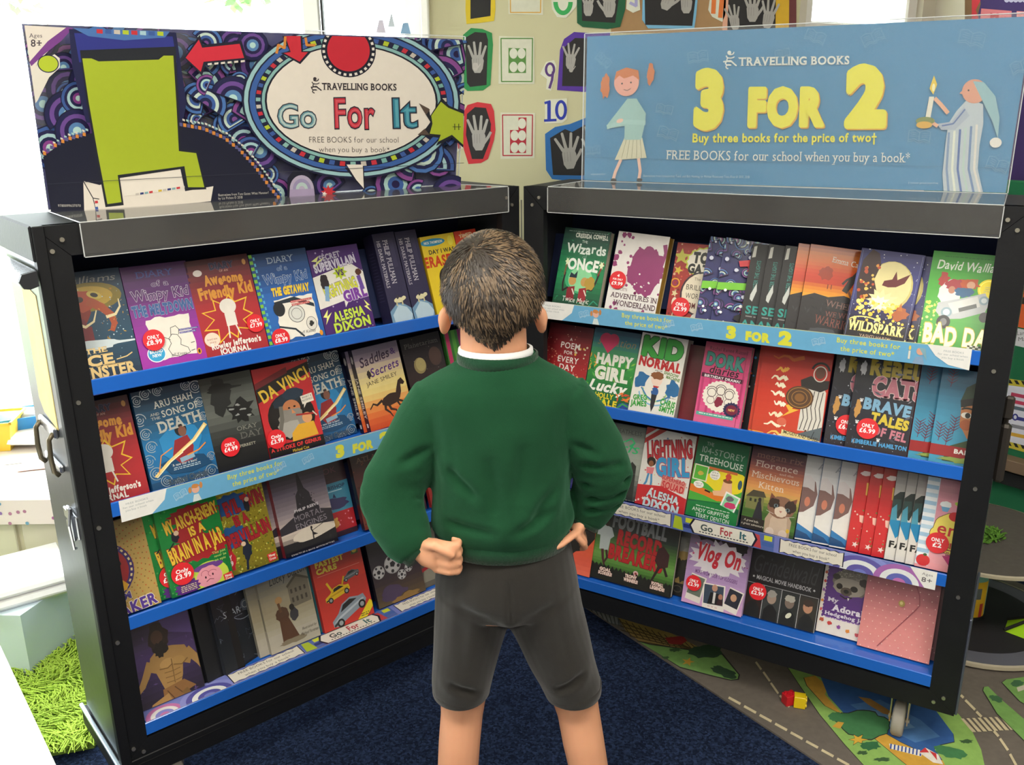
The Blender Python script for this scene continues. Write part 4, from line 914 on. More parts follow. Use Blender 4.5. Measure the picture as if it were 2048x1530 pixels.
def A_wild(a):
    a.grad(['2e2c66', '38387c', '40428c', '3a3c80', '2a2658', '1e1620', '1a1418'], n=18); a.scatter(60, ['e8e8f0', 'b8c0e0'], .5, 1.5, y1=120, seed=5)
    a.ell(56, 58, 36, 42, 'd8c878'); a.ell(56, 56, 33, 39, 'eee0a0'); g = foil('f2dc82')
    a.poly([(18, 0), (30, 6), (36, 24), (30, 50), (38, 70), (30, 84), (10, 90), (4, 60), (6, 20)], '3a1c1c'); a.scatter(26, ['e8a040', 'c8542c', 'f0c860'], 1, 3.4, x0=8, x1=34, y0=24, y1=84, seed=3)
    a.poly([(46, 50), (58, 46), (62, 32), (66, 46), (84, 34), (78, 50), (66, 58), (54, 60), (44, 58)], '6a1c20')
    a.burst(48, 84, 28, 20, 12, .6, 'fff0b0', seed=4); a.burst(46, 88, 18, 14, 10, .6, 'ffffe8', seed=6); a.scatter(60, [g, foil('e8b850')], 1.2, 4, x0=10, x1=90, y0=86, y1=120, seed=6)
    a.blob(82, 102, 14, 10, 'b8602a', seed=4, amp=.3); a.poly([(76, 96), (80, 82), (84, 96)], 'c8742c')
    a.text('WILDSPARK', 6, 122, 92, 138, foil('f6e494'), bold=.05, serif=True); a.arc(30, 124, 26, 10, 2, g, 20, 160); a.arc(84, 142, 14, 8, 2, g, 200, 360); a.text('VASHTI HARDY', 26, 143, 76, 148, 'c8a88c', bold=.02)
    for x in (3, 97): a.rect(x-.3, 3, .6, 146, '8088b0')
def A_bad(a):
    a.grad(['3a9a34', '4cae3a', '52b43c', '4aac38', '40a034'], n=10); gy = foil('f4f08a'); a.scatter(60, [gy, foil('c8e060')], .8, 2.6, x0=0, x1=24, y0=80, y1=152, seed=3); a.smalltext(16, 7, 90, 1.6, '2a7a2c', 1)  # lower-left foil flecks are reflected glints painted into the cover
    a.text('David Walliams', 8, 14, 108, 28, 'e8f0e0', shear=.2, jit=.05, bold=.02)
    a.ell(88, 54, 16, 16, foil('c8b83a')); a.arc(88, 54, 13, 13, 1, foil('e8dc70')); a.smalltext(80, 50, 97, 2, 'e8e090', 3)
    # a battered little car
    a.blob(34, 66, 16, 22, 'e8e8ea', seed=3, amp=.1); a.blob(22, 44, 9, 9, 'b8403c', seed=4, amp=.4); a.blob(44, 52, 18, 10, 'b04048', seed=6, amp=.2); a.blob(60, 48, 14, 9, 'c85a30', seed=8, amp=.25); a.ell(62, 50, 6, 6, 'e0a888'); a.ell(36, 60, 5, 6, 'c88a70'); a.blob(54, 62, 14, 8, '3a6a94', seed=9, amp=.2)
    a.poly([(20, 82), (52, 72), (84, 60), (92, 76), (88, 90), (56, 104), (30, 108), (18, 96)], 'c8ccce'); a.poly([(34, 82), (74, 66), (80, 82), (44, 98)], 'e6e6e2'); a.poly([(50, 88), (74, 78), (76, 84), (52, 94)], '6a6e6c')
    a.ell(34, 96, 8, 8, '9ab4c0'); a.ell(34, 96, 5, 5, 'dfe8ea'); a.ell(84, 72, 7, 7, '9ab4c0'); a.ell(84, 72, 4, 4, 'dfe8ea'); a.ell(32, 112, 10, 11, '2a2a2c'); a.ell(32, 112, 5, 6, '7a7a7c'); a.ell(88, 98, 7, 8, '2a2a2c')
    a.text('BAD DAD', 6, 118, 116, 146, foil('f8f4c0'), bold=.05, jit=.06, out='c8b83a')
    for i in range(5):
        for j in range(3): a.rect(72+i*4, 144+j*3, 3.6, 2.6, 'e8e8e0' if (i+j) % 2 else '2a2a2a')
def A_poem(a):
    a.grad(['5c2028', '8c2228', 'b02a2c', 'b82c2c']); a.scatter(70, ['d8a890', 'e8c0a8', 'c86a5a'], .4, 1.2, seed=5); a.scatter(14, ['e0b048', 'd8c8a8'], 1.4, 3, x0=66, y0=40, x1=94, y1=70, seed=4); a.scatter(20, 'd88a70', 1, 3, x0=0, x1=26, y0=50, y1=110, seed=8, kind='star')
    w = 'efe6e0'
    for t, x0, y0, x1, y1 in (('A', 51, 26, 57, 32), ('POEM', 32, 36, 76, 48), ('FOR', 42, 53, 62, 60), ('EVERY', 30, 65, 78, 77), ('DAY', 36, 81, 72, 93), ('OF THE', 34, 99, 74, 107), ('YEAR', 34, 111, 72, 122)): a.text(t, x0, y0, x1, y1, w, bold=.02)
    a.blob(80, 112, 5, 10, 'e8b070', seed=3, amp=.3)
def A_happy(a):
    a.grad(['1f4a68', '2a6a7c', '3a8a5c', '3a9a44', '2f8a3c', '237a3c', '1c6a3c', '1a4a34'], n=16)
    a.scatter(50, ['58b04a', '1c6a34', '8ac048', '2a7a3a'], 3, 8, y0=60, seed=4, kind='dash'); a.scatter(10, ['e0902c', 'e8a840'], 3, 7, x0=0, x1=16, y0=56, y1=90, seed=3, kind='dash')
    a.text('sensation', 10, 16, 92, 32, '8a7a5c', shear=.25, jit=.03); a.ell(28, 20, 13, 12, 'c82c5c', a0=0); a.ell(44, 20, 12, 12, 'c82c5c'); a.poly([(17, 26), (55, 26), (36, 48)], 'c82c5c')
    w = 'eceade'
    a.text('HAPPY', 14, 50, 92, 70, w, bold=.07); a.text('GIRL', 16, 76, 88, 100, w, bold=.06); a.text('Lucky', 6, 104, 86, 124, 'f4f2ea', shear=.3, bold=.04)
    a.scatter(14, ['e8742c', 'f0a040', 'd8482c'], 3, 9, x0=70, x1=98, y0=122, y1=136, seed=9, kind='dash'); y = 'f0d82c'; a.text('HOLLY', 24, 128, 64, 138, y, bold=.03); a.text('SMALE', 16, 140, 74, 152, y, bold=.05)
    a.ell(90, 148, 14, 8, '2a4a9a'); a.line([(76, 152), (86, 142), (98, 146)], 3, '3aa04a')
def A_kid(a):
    a.bg('e9e5dc'); g = '36a03a'
    a.text('KID', 6, 8, 94, 44, g, bold=.09, out='16401c', ow=.05); a.text('NORMAL', 4, 50, 96, 68, 'c0282c', bold=.07, rot=2); a.text('AND THE', 42, 71, 58, 74, '3a4a4a', bold=.02); a.text('SHADOW', 62, 72, 94, 78, '6a8a4a', rot=6, bold=.04); a.text('MACHINE', 68, 80, 98, 86, '6a8a4a', rot=6, bold=.04)
    a.arc(50, 116, 34, 28, 3, '8ab8d8', 190, 350); a.arc(50, 112, 26, 24, 3, 'a8d08a', 180, 360); a.blob(18, 96, 13, 20, '2a6aa0', seed=4, amp=.35, n=16); a.blob(86, 106, 13, 18, '2a6aa0', seed=6, amp=.35, n=16); a.line([(20, 112), (34, 128), (46, 134)], 3, '3a7ab0'); a.line([(84, 120), (68, 130), (58, 134)], 3, '3a7ab0')
    a.ell(50, 92, 12, 12, 'f0d4c4'); a.blob(50, 83, 14, 8, '8a5430', seed=3, amp=.15); a.poly([(44, 104), (58, 104), (54, 108), (46, 108)], 'c03030'); a.ell(50, 116, 8, 9, '2c5a9c'); a.poly([(44, 122), (56, 122), (54, 146), (50, 158), (46, 146)], '2a2830'); a.line([(36, 108), (44, 114)], 3, 'e8e4dc')
    a.text('GREG', 6, 128, 36, 138, g, bold=.05, rot=-8); a.text('JAMES', 4, 140, 38, 151, g, bold=.05, rot=-6); a.text('CHRIS', 66, 128, 98, 140, g, bold=.05, rot=6); a.text('SMITH', 66, 142, 98, 153, g, bold=.05, rot=4); a.smalltext(68, 122, 96, 1.4, '4a4a44', 1)
def A_dork(a):
    a.grad(['a83a5a', 'c84070', 'd84a84', 'dc5088', 'e06a98'])
    for i in range(6): a.rect(4+i*17, 62, 5, 90, 'c03a70')
    a.text('Rachel Renee Russell', 10, 9, 92, 17, '6a2440', jit=.04, bold=.01); a.text('DORK', 6, 24, 88, 50, '3f8a80', out='1c3a3c', bold=.1, rot=3); a.text('diaries', 16, 50, 80, 66, '2a1a24', shear=.15, bold=.01, rot=2)
    a.rect(2, 68, 90, 9, '4a1430', rot=2); a.text('BIRTHDAY DRAMA!', 8, 70.5, 86, 76, 'f4e8ec', bold=.03, rot=2); a.burst(50, 112, 40, 34, 26, .93, 'f0e8dc')
    for x, y in ((30, 106), (49, 100), (68, 106)): a.arc(x, y, 9, 9, 1.4, '4a3a40'); a.arc(x, y+16, 8, 8, 1.2, '7a5a64'); a.arc(x, y-4, 11, 9, 1.4, '4a3a40', 0, 180)
    a.blob(48, 124, 10, 10, '8a2440', seed=4, amp=.2); a.burst(78, 136, 19, 17, 18, .86, '2c2450'); a.ell(78, 136, 12, 10.5, '7a1c3c'); a.text('NEW', 71, 134, 85, 138.5, 'e8b870', bold=.05); a.rect(4, 150, 80, 7, '5ab0a0'); a.smalltext(8, 152, 80, 2.4, 'f0f0e8', 1)
    a.rect(90, 0, 1, 170, 'a03058')
def A_sun(a):
    a.grad(['a01c18', 'c02a1c', 'cc3420', 'd2402a', 'd04a30']); 
    for i, (y, x1, c) in enumerate(((16, 60, 'c8601c'), (34, 40, 'e8a83c'), (46, 40, 'f4e8c8'), (56, 38, 'f8ecd0'), (68, 40, 'f8f0d8'), (82, 42, 'f8f0dc'), (98, 40, 'f4e4c0'), (112, 48, 'f8ecd0'), (124, 60, 'f8c860'), (136, 64, 'f0a030'))):
        x0 = 16+(i*7) % 12; p = [(x0+(x1-x0)*k/6, y+i*.6+3*math.sin(k*1.9+i)) for k in range(7)]; a.line(p, 1.6, c, taper=6)
    a.burst(30, 92, 0.1, 0.1, 3, 1, 'ffffff'); a.poly([(44, 86), (60, 80), (54, 90), (64, 90), (40, 104), (50, 94)], 'f0b83c')
    a.blob(10, 138, 16, 6, 'f0a83c', seed=4, amp=.4); a.blob(40, 140, 12, 10, 'f8e8c0', seed=6, amp=.4)
    a.poly([(66, 60), (80, 48), (92, 50), (98, 60), (100, 118), (66, 120)], 'dcd6cc')
    for x in (70, 76, 82, 88, 94): a.line([(x, 60), (x-2, 84), (x+2, 100), (x-1, 118)], 1.1, '34302e')
    a.poly([(60, 46), (74, 38), (84, 44), (100, 42), (100, 54), (90, 60), (62, 56)], '2a2424'); a.ell(86, 32, 7, 9, '6a4030'); a.arc(86, 30, 12, 12, 3, '1a1a1e', 10, 170); a.arc(86, 34, 9, 11, 1.5, 'e8e0d4')
    a.ell(62, 72, 20, 17, '5a3c24'); a.arc(62, 72, 17, 14.5, 1.2, 'a8783c'); a.arc(62, 72, 11, 9.5, 1, 'a8783c'); a.ell(62, 72, 7, 6, '8a5c2c'); a.line([(78, 118), (76, 128)], 3, '6a3c2a')
    a.poly([(60, 128), (100, 110), (106, 146), (30, 146)], '5c666c'); a.line([(70, 130), (78, 138), (74, 144)], 1, '2a3034'); a.line([(90, 118), (86, 132), (94, 140)], 1, '2a3034')
    a.poly([(44, 122), (108, 132), (108, 140), (44, 131)], 'ecdc9c'); a.text('IMOGEN AND ISABEL GREENBERG', 46, 126, 130, 131, '3a3020', rot=5, bold=.01); a.ell(42, 111, 7, 6, 'dc6a50')
def A_cats(a):
    a.grad(['15151c', '1a1a26', '1c1c2c', '1e1c2a', '241c24']); a.scatter(40, ['c8ccd8', '6a7488'], .4, 1.3, seed=5); a.text('REBEL', 22, 4, 104, 28, 'b8a02c', bold=.1, out='3a3a1a'); a.text('CATS', 30, 32, 110, 62, 'c87888', bold=.06, out='e8c8c8', serif=True)
    a.blob(12, 20, 5, 12, 'c8c8cc', seed=3, amp=.25); a.blob(12, 90, 6, 14, 'c8924a', seed=4, amp=.25); a.text('BRAVE', 20, 72, 96, 90, '7fb0d0', bold=.08, rot=4); a.text('TALES', 36, 96, 96, 112, 'd8c03a', bold=.08, rot=6, jit=.04); a.text('OF FEL', 40, 118, 96, 132, 'c87888', bold=.05, rot=6); a.text('KIMBERLIE HAMILTON', 10, 142, 98, 149, '4aa0d8', bold=.05)
    for x, y in ((16, 74), (14, 112), (52, 138)): a.ell(x, y+1.5, 2.4, 2, 'e8e8ea'); [a.ell(x+dx, y-1.5, .9, 1.2, 'e8e8ea', n=8) for dx in (-2.2, 0, 2.2)]
    a.scatter(26, ['3a3a4a', '5a5a68', '8a8a94'], 2, 8, seed=9, kind='dash')
def A_bali(a):
    a.grad(['2c6484', '3a86a8', '4096b8', '3f96b6']); m_ = '6a3048'
    for (x, y, r_) in ((16, 14, 0), (10, 106, 10), (30, 92, -10), (22, 112, 5)):
        a.line([(x, y+16), (x+2, y-10)], 1, m_)
        for k in range(5): a.line([(x+.6, y+10-k*5), (x+9, y+3-k*5)], 1.6, m_, taper=.6); a.line([(x+.6, y+10-k*5), (x-7, y+4-k*5)], 1.6, m_, taper=.6)
    a.poly([(28, 128), (60, 112), (100, 112), (100, 154), (20, 154)], '3a4a2c'); a.poly([(64, 108), (84, 108), (84, 126), (72, 128)], 'b8744a')
    a.poly([(36, 50), (38, 90), (52, 112), (72, 120), (96, 108), (104, 60)], 'c07a48'); a.ell(48, 90, 10, 9, 'b05c34'); a.poly([(60, 84), (54, 94), (66, 98)], 'a8623a')
    a.poly([(34, 52), (40, 28), (62, 12), (90, 14), (106, 40), (104, 56), (60, 50), (40, 62)], '26402a'); a.poly([(34, 50), (60, 42), (104, 52), (104, 62), (60, 54), (36, 62)], '1a1a16')
    for x in (46, 78): a.ell(x, 74, 8, 5, 'eee8dc'); a.ell(x+2, 74, 4, 4.6, '15110f'); a.arc(x+1, 66, 9, 4, 3, '1c1410', 10, 170)
    a.line([(56, 106), (66, 104), (76, 107)], 2, '8a3a24'); a.rect(0, 128, 100, 18, '9a1e22'); a.text('BALI RAI', 36, 132, 84, 139, 'f4ece4', bold=.04); a.blob(60, 150, 40, 5, '8aa04a', seed=3, amp=.3)
def A_nightpurple(a): a.bg('2a2a6a'); a.text('NIGHT', 4, 60, 96, 78, 'd8d4e8', serif=True); a.text('GIRL', 20, 88, 80, 104, 'c8c4dc', serif=True); a.ell(50, 36, 10, 8, 'c83a6a'); a.scatter(30, '6a78b8', 1, 2.5)
def A_grey(a):
    a.grad(['6a706a', '8c948a', 'a4aaa0', '949a90', '5a5c58', '3c3e3c']); a.text("THE DEATHLESS", 10, 10, 92, 18, '4a504c'); g = foil('48d088')
    a.line([(60, 34), (72, 26), (80, 34), (70, 42), (84, 46)], 3, g); a.line([(50, 40), (58, 34)], 2.6, g); a.text('girls', 20, 34, 88, 56, g, shear=.3, jit=.05); a.ell(48, 78, 20, 36, 'b8bcb0'); a.poly([(70, 90), (80, 72), (90, 80), (92, 150), (64, 150)], '2c302c'); a.scatter(30, ['6a706a', 'a8b0a4'], .6, 2, y0=90)
def A_light(a):
    a.bg('dcd8d2'); a.poly([(0, 0), (40, 0), (0, 32)], 'b82a2c'); a.poly([(0, 16), (20, 0), (26, 0), (0, 22)], 'dcd8d2'); a.poly([(70, 0), (100, 0), (100, 16)], 'c8c4bc'); a.scatter(26, ['3a6a9c', 'c83a3a', 'e0c890'], 1.2, 3, y1=110, seed=5, kind='star')
    a.text('LIGHTNING', 6, 18, 96, 50, 'b82430', bold=.04, rot=-12, out='5c2438', ow=.05); a.text('GIRL', 30, 50, 96, 82, '3a94c8', bold=.08, rot=-10, out='b83440', ow=.05)
    a.ell(20, 64, 9, 9, '2a1c1a'); a.ell(20, 68, 5, 6, '8a5638'); a.poly([(12, 76), (28, 74), (26, 88), (14, 88)], 'd87880'); a.line([(18, 88), (16, 104), (10, 116)], 4, '4a8ab8'); a.line([(24, 88), (26, 102), (26, 116)], 4, '4a8ab8')
    a.rect(46, 88, 48, 22, 'd88a80', rot=6); a.text('SUPERHERO', 46, 86, 92, 94, 'b83038', bold=.03, rot=6); a.text('SQUAD', 48, 97, 92, 110, 'c02830', bold=.03, rot=6)
    a.poly([(0, 112), (48, 106), (100, 120), (100, 156), (0, 156)], 'c4262e'); a.text('ALESHA', 22, 118, 86, 132, 'c4d4da', bold=.05, rot=4, out='7a1a24'); a.text('DIXON', 16, 136, 88, 152, 'c4d4da', bold=.07, rot=3, out='7a1a24'); a.scatter(9, 'f0e0d8', 2, 4, y0=114, kind='star', seed=3)
def A_tree(a):
    a.bg('14603a'); w = '9aa89c'
    a.text('THE', 18, 8, 32, 15, w, jit=.04); a.text('104-STOREY', 8, 19, 94, 31, w, jit=.04, rot=2); a.text('TREEHOUSE', 8, 36, 94, 48, 'c4ccc0', jit=.04, rot=2, bold=.02)
    a.poly([(0, 54), (100, 58), (100, 122), (60, 118), (0, 124)], '4ca83c'); a.blob(66, 78, 40, 20, 'e8d428', seed=3, amp=.1); a.blob(74, 66, 30, 12, 'e8d428', seed=5, amp=.1); a.rect(30, 54, 56, 5, 'c86a34', rot=1)
    a.line([(0, 100), (30, 104), (56, 110), (98, 106)], 14, 'e07a2a', taper=9); a.rect(2, 54, 28, 30, 'e8e0c8', rot=2); a.rect(4, 56, 24, 26, '5ab03c', rot=2); a.blob(16, 70, 6, 4, 'c8b04a', seed=4); a.ell(44, 68, 10, 9, 'f0ece4'); a.text("IT'S A", 38, 62, 50, 65, '1a1a1a'); a.text('GIANT', 37, 67, 51, 70, '1a1a1a'); a.text('FOOT', 38, 72, 50, 75, '1a1a1a'); a.ell(16, 92, 10, 7, 'f0ece4'); a.text("GET IT", 9, 89, 23, 91.5, '1a1a1a'); a.text("OFF!", 11, 93, 21, 95.5, '1a1a1a')
    a.poly([(62, 76), (78, 74), (82, 96), (66, 104), (48, 106), (44, 98), (60, 94)], 'e8b48c'); a.ell(70, 74, 9, 4, '7a4a2a'); a.blob(70, 66, 5, 7, 'c84a3a', seed=6, amp=.3); a.ell(94, 76, 4, 9, '3a5a6a'); a.line([(30, 100), (40, 102)], 3, '1a1a1a')
    a.rect(66, 96, 30, 34, 'f0ece8', rot=14); a.rect(69, 99, 24, 28, '8ad0a0', rot=14); a.blob(80, 106, 8, 5, '6a6a70', seed=4); a.blob(82, 118, 11, 6, 'c83a6a', seed=5)
    a.poly([(0, 128), (30, 122), (60, 120), (100, 132), (100, 156), (0, 156)], '1a7a3c'); a.smalltext(16, 131, 84, 2.2, 'c8d8c4', 1); a.text('ANDY GRIFFITHS', 12, 136, 84, 143, 'e8ece4', jit=.05); a.text('TERRY DENTON', 20, 146, 86, 154, 'e8ece4', jit=.05)
def A_kitten(a):
    a.grad(['3c2430', '55303c', '7a4444', 'a86048', 'cc8250', 'dc9c58', 'a8a050', '5a7a34', '3a5a28', '4a7a30', '2c3a20'], n=26)
    a.text('megan rix', 10, 8, 94, 20, '8a6258', serif=True); w = 'c8b4a8'; a.text('Florence', 10, 25, 88, 37, w, serif=True); a.text('and the', 56, 41, 82, 45, w, serif=True); a.text('Mischievous', 6, 46, 94, 58, 'd8c4b4', serif=True); a.text('Kitten', 22, 64, 68, 76, 'e8d4c0', serif=True)
    a.poly([(4, 96), (14, 84), (26, 82), (36, 88), (38, 118), (4, 118)], '7a7a48'); a.poly([(2, 96), (14, 82), (34, 82), (40, 92)], '4a4434')
    for i in range(3): a.rect(10+i*9, 98, 4, 6, '2c3024')
    a.poly([(26, 102), (32, 102), (40, 136), (20, 138)], '2a2830'); a.ell(29, 98, 3, 4, '2a2428'); a.rect(0, 134, 44, 24, '2a2420'); a.text('A grand lady,', 6, 138, 34, 142, 'e0d8c8', shear=.2); a.text('a great adventure', 2, 145, 44, 149, 'e0d8c8', shear=.2)
    f = 'b49a84'
    a.poly([(46, 158), (44, 130), (52, 112), (80, 110), (92, 126), (92, 158)], f); a.blob(70, 136, 16, 24, 'c8b09a', seed=3, amp=.08); a.poly([(46, 100), (48, 80), (60, 90)], '7a4a3a'); a.poly([(82, 90), (96, 82), (94, 102)], '7a4a3a'); a.blob(70, 104, 26, 20, '8a6450', seed=4, amp=.06); a.blob(56, 98, 10, 10, '3a2a24', seed=5, amp=.15); a.blob(86, 100, 10, 12, '3a2a24', seed=6, amp=.15); a.blob(70, 112, 12, 10, 'dcc8b4', seed=7, amp=.08)
    a.ell(60, 102, 4, 3.4, '6a7c84'); a.ell(82, 106, 4, 3.4, '6a7c84'); a.ell(60, 102, 1.6, 2.6, '101010'); a.ell(82, 106, 1.6, 2.6, '101010'); a.poly([(67, 110), (73, 110), (70, 114)], 'b87a70'); a.line([(58, 118), (44, 114)], .5, 'f0e8e0'); a.line([(80, 120), (96, 116)], .5, 'f0e8e0'); a.ell(56, 152, 8, 8, 'd8c4b4'); a.ell(80, 152, 8, 8, 'd8c4b4'); a.ell(88, 144, 3, 4, 'd8b030')
def A_white(a):
    a.grad(['a8a8aa', 'c8c6c6', 'dcd8d6', 'e6e2dc', 'e6e2dc']); a.poly([(0, 40), (10, 36), (22, 48), (28, 70), (24, 92), (8, 106), (0, 108)], '7a5a56'); a.poly([(0, 40), (10, 36), (20, 46), (22, 66), (10, 60), (0, 60)], 'c8c0c0'); a.ell(12, 86, 5, 9, 'c87a60'); a.poly([(0, 128), (28, 142), (44, 156), (0, 156)], '2a78b4'); a.poly([(0, 140), (20, 146), (30, 156), (0, 156)], '1a4a7a'); a.text('ANNE', 22, 12, 80, 24, '8a8a90')
def A_red(a):
    a.grad(['a81c20', 'c4242a', 'd02a2e', 'cc282c']); a.blob(16, 16, 12, 4, 'e8d8d4', seed=4, amp=.2); a.poly([(18, 32), (21, 32), (22, 56), (19, 54)], 'd8b050'); a.poly([(24, 32), (27, 32), (25, 56), (23, 54)], 'd8b050'); a.poly([(14, 92), (24, 92), (22, 106), (16, 104)], 'eec0b0'); a.scatter(24, ['b89070', '6a8a4a', 'e8c8b8'], .8, 1.8, x0=4, x1=50, y0=76, y1=150, seed=6); a.burst(14, 146, 6, 6, 5, .4, 'e8d8d0')
def A_fwhite(a):
    a.grad(['8e8a88', 'b4b0ac', 'dcd8d0', 'dcd8d0']); a.poly([(0, 50), (10, 40), (22, 38), (24, 60), (14, 92), (0, 84)], '1c2a2a'); a.poly([(0, 56), (14, 54), (16, 70), (4, 88)], '2a4644'); a.poly([(0, 74), (8, 64), (12, 96), (0, 96)], '4a98b0'); a.poly([(0, 96), (24, 94), (26, 116), (14, 130), (0, 104)], '1a86b8'); a.text('FACE', 4, 136, 56, 148, '1a1a1a', bold=.04)
def A_emm(a):
    a.grad(['b87888', 'd88c9c', 'e09cac', 'e6a4b0', 'ec9ca0'])
    for i in range(11): a.rect(0, i*14, 20, 7, '9cc0dc' if i % 2 else 'b4cfe2'); a.rect(0, i*14+7, 20, 7, 'e8ecf0')
    a.rect(19, 0, 1, 156, 'd8dce8'); a.blob(34, 44, 9, 6, 'eef0f0', seed=3, amp=.1); a.poly([(27, 48), (41, 48), (38, 56), (30, 56)], '6aa8d0'); a.ell(56, 40, 9, 4, 'a8c84a', rot=10)
    for cx_, cy_, r_ in ((60, 88, 40), (40, 78, 18), (32, 96, 16), (50, 112, 18), (76, 112, 20), (80, 70, 20), (56, 66, 14)): a.ell(cx_, cy_, r_+1, r_*.85+1, '5a4420')
    for cx_, cy_, r_ in ((60, 88, 40), (40, 78, 18), (32, 96, 16), (50, 112, 18), (76, 112, 20), (80, 70, 20), (56, 66, 14)): a.ell(cx_, cy_, r_, r_*.85, 'ecd860')
    a.text('emma', 26, 76, 108, 98, 'c42430', bold=.02, rot=4); a.text('all', 54, 102, 66, 106, '6a3a3a'); a.text('Stirred Up', 38, 108, 96, 118, 'a8243c', bold=.04, jit=.03, rot=3); a.ell(50, 62, 9, 8, 'c4242c'); a.line([(52, 56), (62, 44)], 1, '5a6a2a')
    a.poly([(40, 132), (100, 124), (100, 152), (52, 146)], 'b02a6a'); a.smalltext(44, 120, 90, 2.6, '8a2450', 3); a.ell(12, 146, 11, 10, 'd0262c'); a.ell(14, 136, 3, 2.4, '3a5a2a')
def A_org4(a):
    a.grad(['3a2a24', 'a84a24', 'c8522a', 'd8583a', 'e05a44', 'f07058']); a.poly([(50, 20), (96, 8), (100, 60), (80, 90), (60, 96), (36, 120), (44, 70)], '1c1614'); a.line([(40, 110), (30, 132)], 4, '1c1614')
def A_foot4(a):
    a.grad(['141418', '1c1e22', '24302c', '3a5a2c', '4c7a34', '6a9a48', '4a7a30', '14160f', '121312'], n=22)
    a.text('FOOTBALL', 20, 1, 86, 16, '77797e', bold=.08, grow=.0, rot=2); a.text('RECORD', 28, 19, 82, 34, 'a81c22', bold=.12, rot=3, out='6a1016'); a.text('BREAKERS', 20, 37, 86, 52, 'b42026', bold=.12, rot=2, out='6a1016')
    a.poly([(4, 20), (10, 15), (20, 17), (24, 26), (20, 30), (19, 44), (8, 44), (7, 28), (3, 28)], 'a8b0b0'); a.ell(14, 13, 3, 3.4, '3a2a24'); a.line([(12, 44), (14, 54), (17, 62)], 3.5, '4a2028', taper=2); a.line([(17, 44), (19, 52), (16, 58)], 3, '3a2420', taper=2)
    a.poly([(78, 28), (84, 24), (92, 32), (92, 46), (82, 50), (76, 42)], '3a1c20'); a.line([(82, 48), (78, 58), (74, 68)], 3.4, '2a1a1a', taper=2); a.line([(88, 48), (92, 56)], 3, '2a1a1a'); a.ell(56, 62, 3.2, 3.2, 'd8b0b0'); a.ell(56, 62, 1.4, 1.4, '8a2a2a')
    rg = random.Random(3); p = [(0, 76)]+[(i*2.5, (58 if i % 2 else 61.5)+i*.12+rg.uniform(0, 2)) for i in range(41)]+[(100, 78)]; a.poly(p, '131412')
    for t1, t2, x in (('GOAL', 'SCORERS!', 12), ('TROPHY', 'WINNERS!', 44), ('FOOTBALL', 'LEGENDS!', 76)): a.text(t1, x, 64+x*.02, x+14, 67.5+x*.02, 'f0dcd0', bold=.08, out='a81c20'); a.text(t2, x-1, 68.5+x*.02, x+16, 72+x*.02, 'f0dcd0', bold=.08, out='a81c20')
def A_gold4(a):
    a.grad(['3a3a3c', '8a8a84', '2a2c2a', '141414']); a.rect(60, 46, 34, 62, '8a7444'); a.blob(70, 34, 20, 14, '7a7a78', seed=3, amp=.3); a.blob(84, 80, 12, 22, '2a2a24', seed=5, amp=.3); a.text('TOR', 56, 112, 110, 126, '4a463c'); a.text('HOW TO', 50, 134, 104, 142, 'd8d0b8', bold=.03)
def A_vlog(a):
    a.grad(['6a5a68', '8a7494', 'a484b4', 'b090c0', 'c49ccc', 'd8a4d0']); a.blob(30, 6, 26, 12, '2c1c1c', seed=3, amp=.25); a.blob(66, 8, 14, 14, '38222a', seed=5, amp=.2); a.blob(84, 14, 12, 16, '1f1a1c', seed=7, amp=.2)
    a.burst(50, 44, 50, 30, 18, .8, 'dcd4dc', seed=3); a.text('Vlog On', 14, 24, 86, 50, 'c82c3c', bold=.04, shear=.2, rot=3); [a.ell(90+i*4, 46, 1, 1, '8a3a4a', n=6) for i in range(3)]
    a.text('MORE FROM YOUR TOP VLOGGERS', 16, 68, 86, 74, '6a3a7a', rot=2, bold=.02); a.scatter(8, ['c8447a', '8a4a9a'], 1.5, 3, y0=20, y1=110, seed=8, kind='star')
    a.rect(8, 76, 26, 44, 'e4dcd4', rot=8); a.rect(9, 78, 23, 32, '6a7468', rot=8); a.ell(22, 92, 7, 9, '4a3c34')
    a.rect(34, 84, 36, 42, 'ece4dc', rot=-4); a.rect(35.5, 86, 32, 31, '3c4a5c', rot=-4); a.ell(52, 90, 4.6, 5.6, 'c0907a'); a.poly([(43, 118), (46, 98), (60, 98), (61, 116)], '17181c'); a.rect(51, 97, 4, 18, 'd8d4d0'); a.ell(63, 102, 3.6, 4.6, 'b07a64'); a.poly([(58, 116), (60, 106), (67, 106), (68, 115)], '3a2026')
    a.rect(72, 84, 24, 38, 'ece4dc', rot=12); a.rect(73, 86, 22, 27, '2a2c3a', rot=12); a.ell(84, 98, 5, 6, 'c89a7c'); a.text('o v o', 44, 119, 60, 122, 'b8405a')
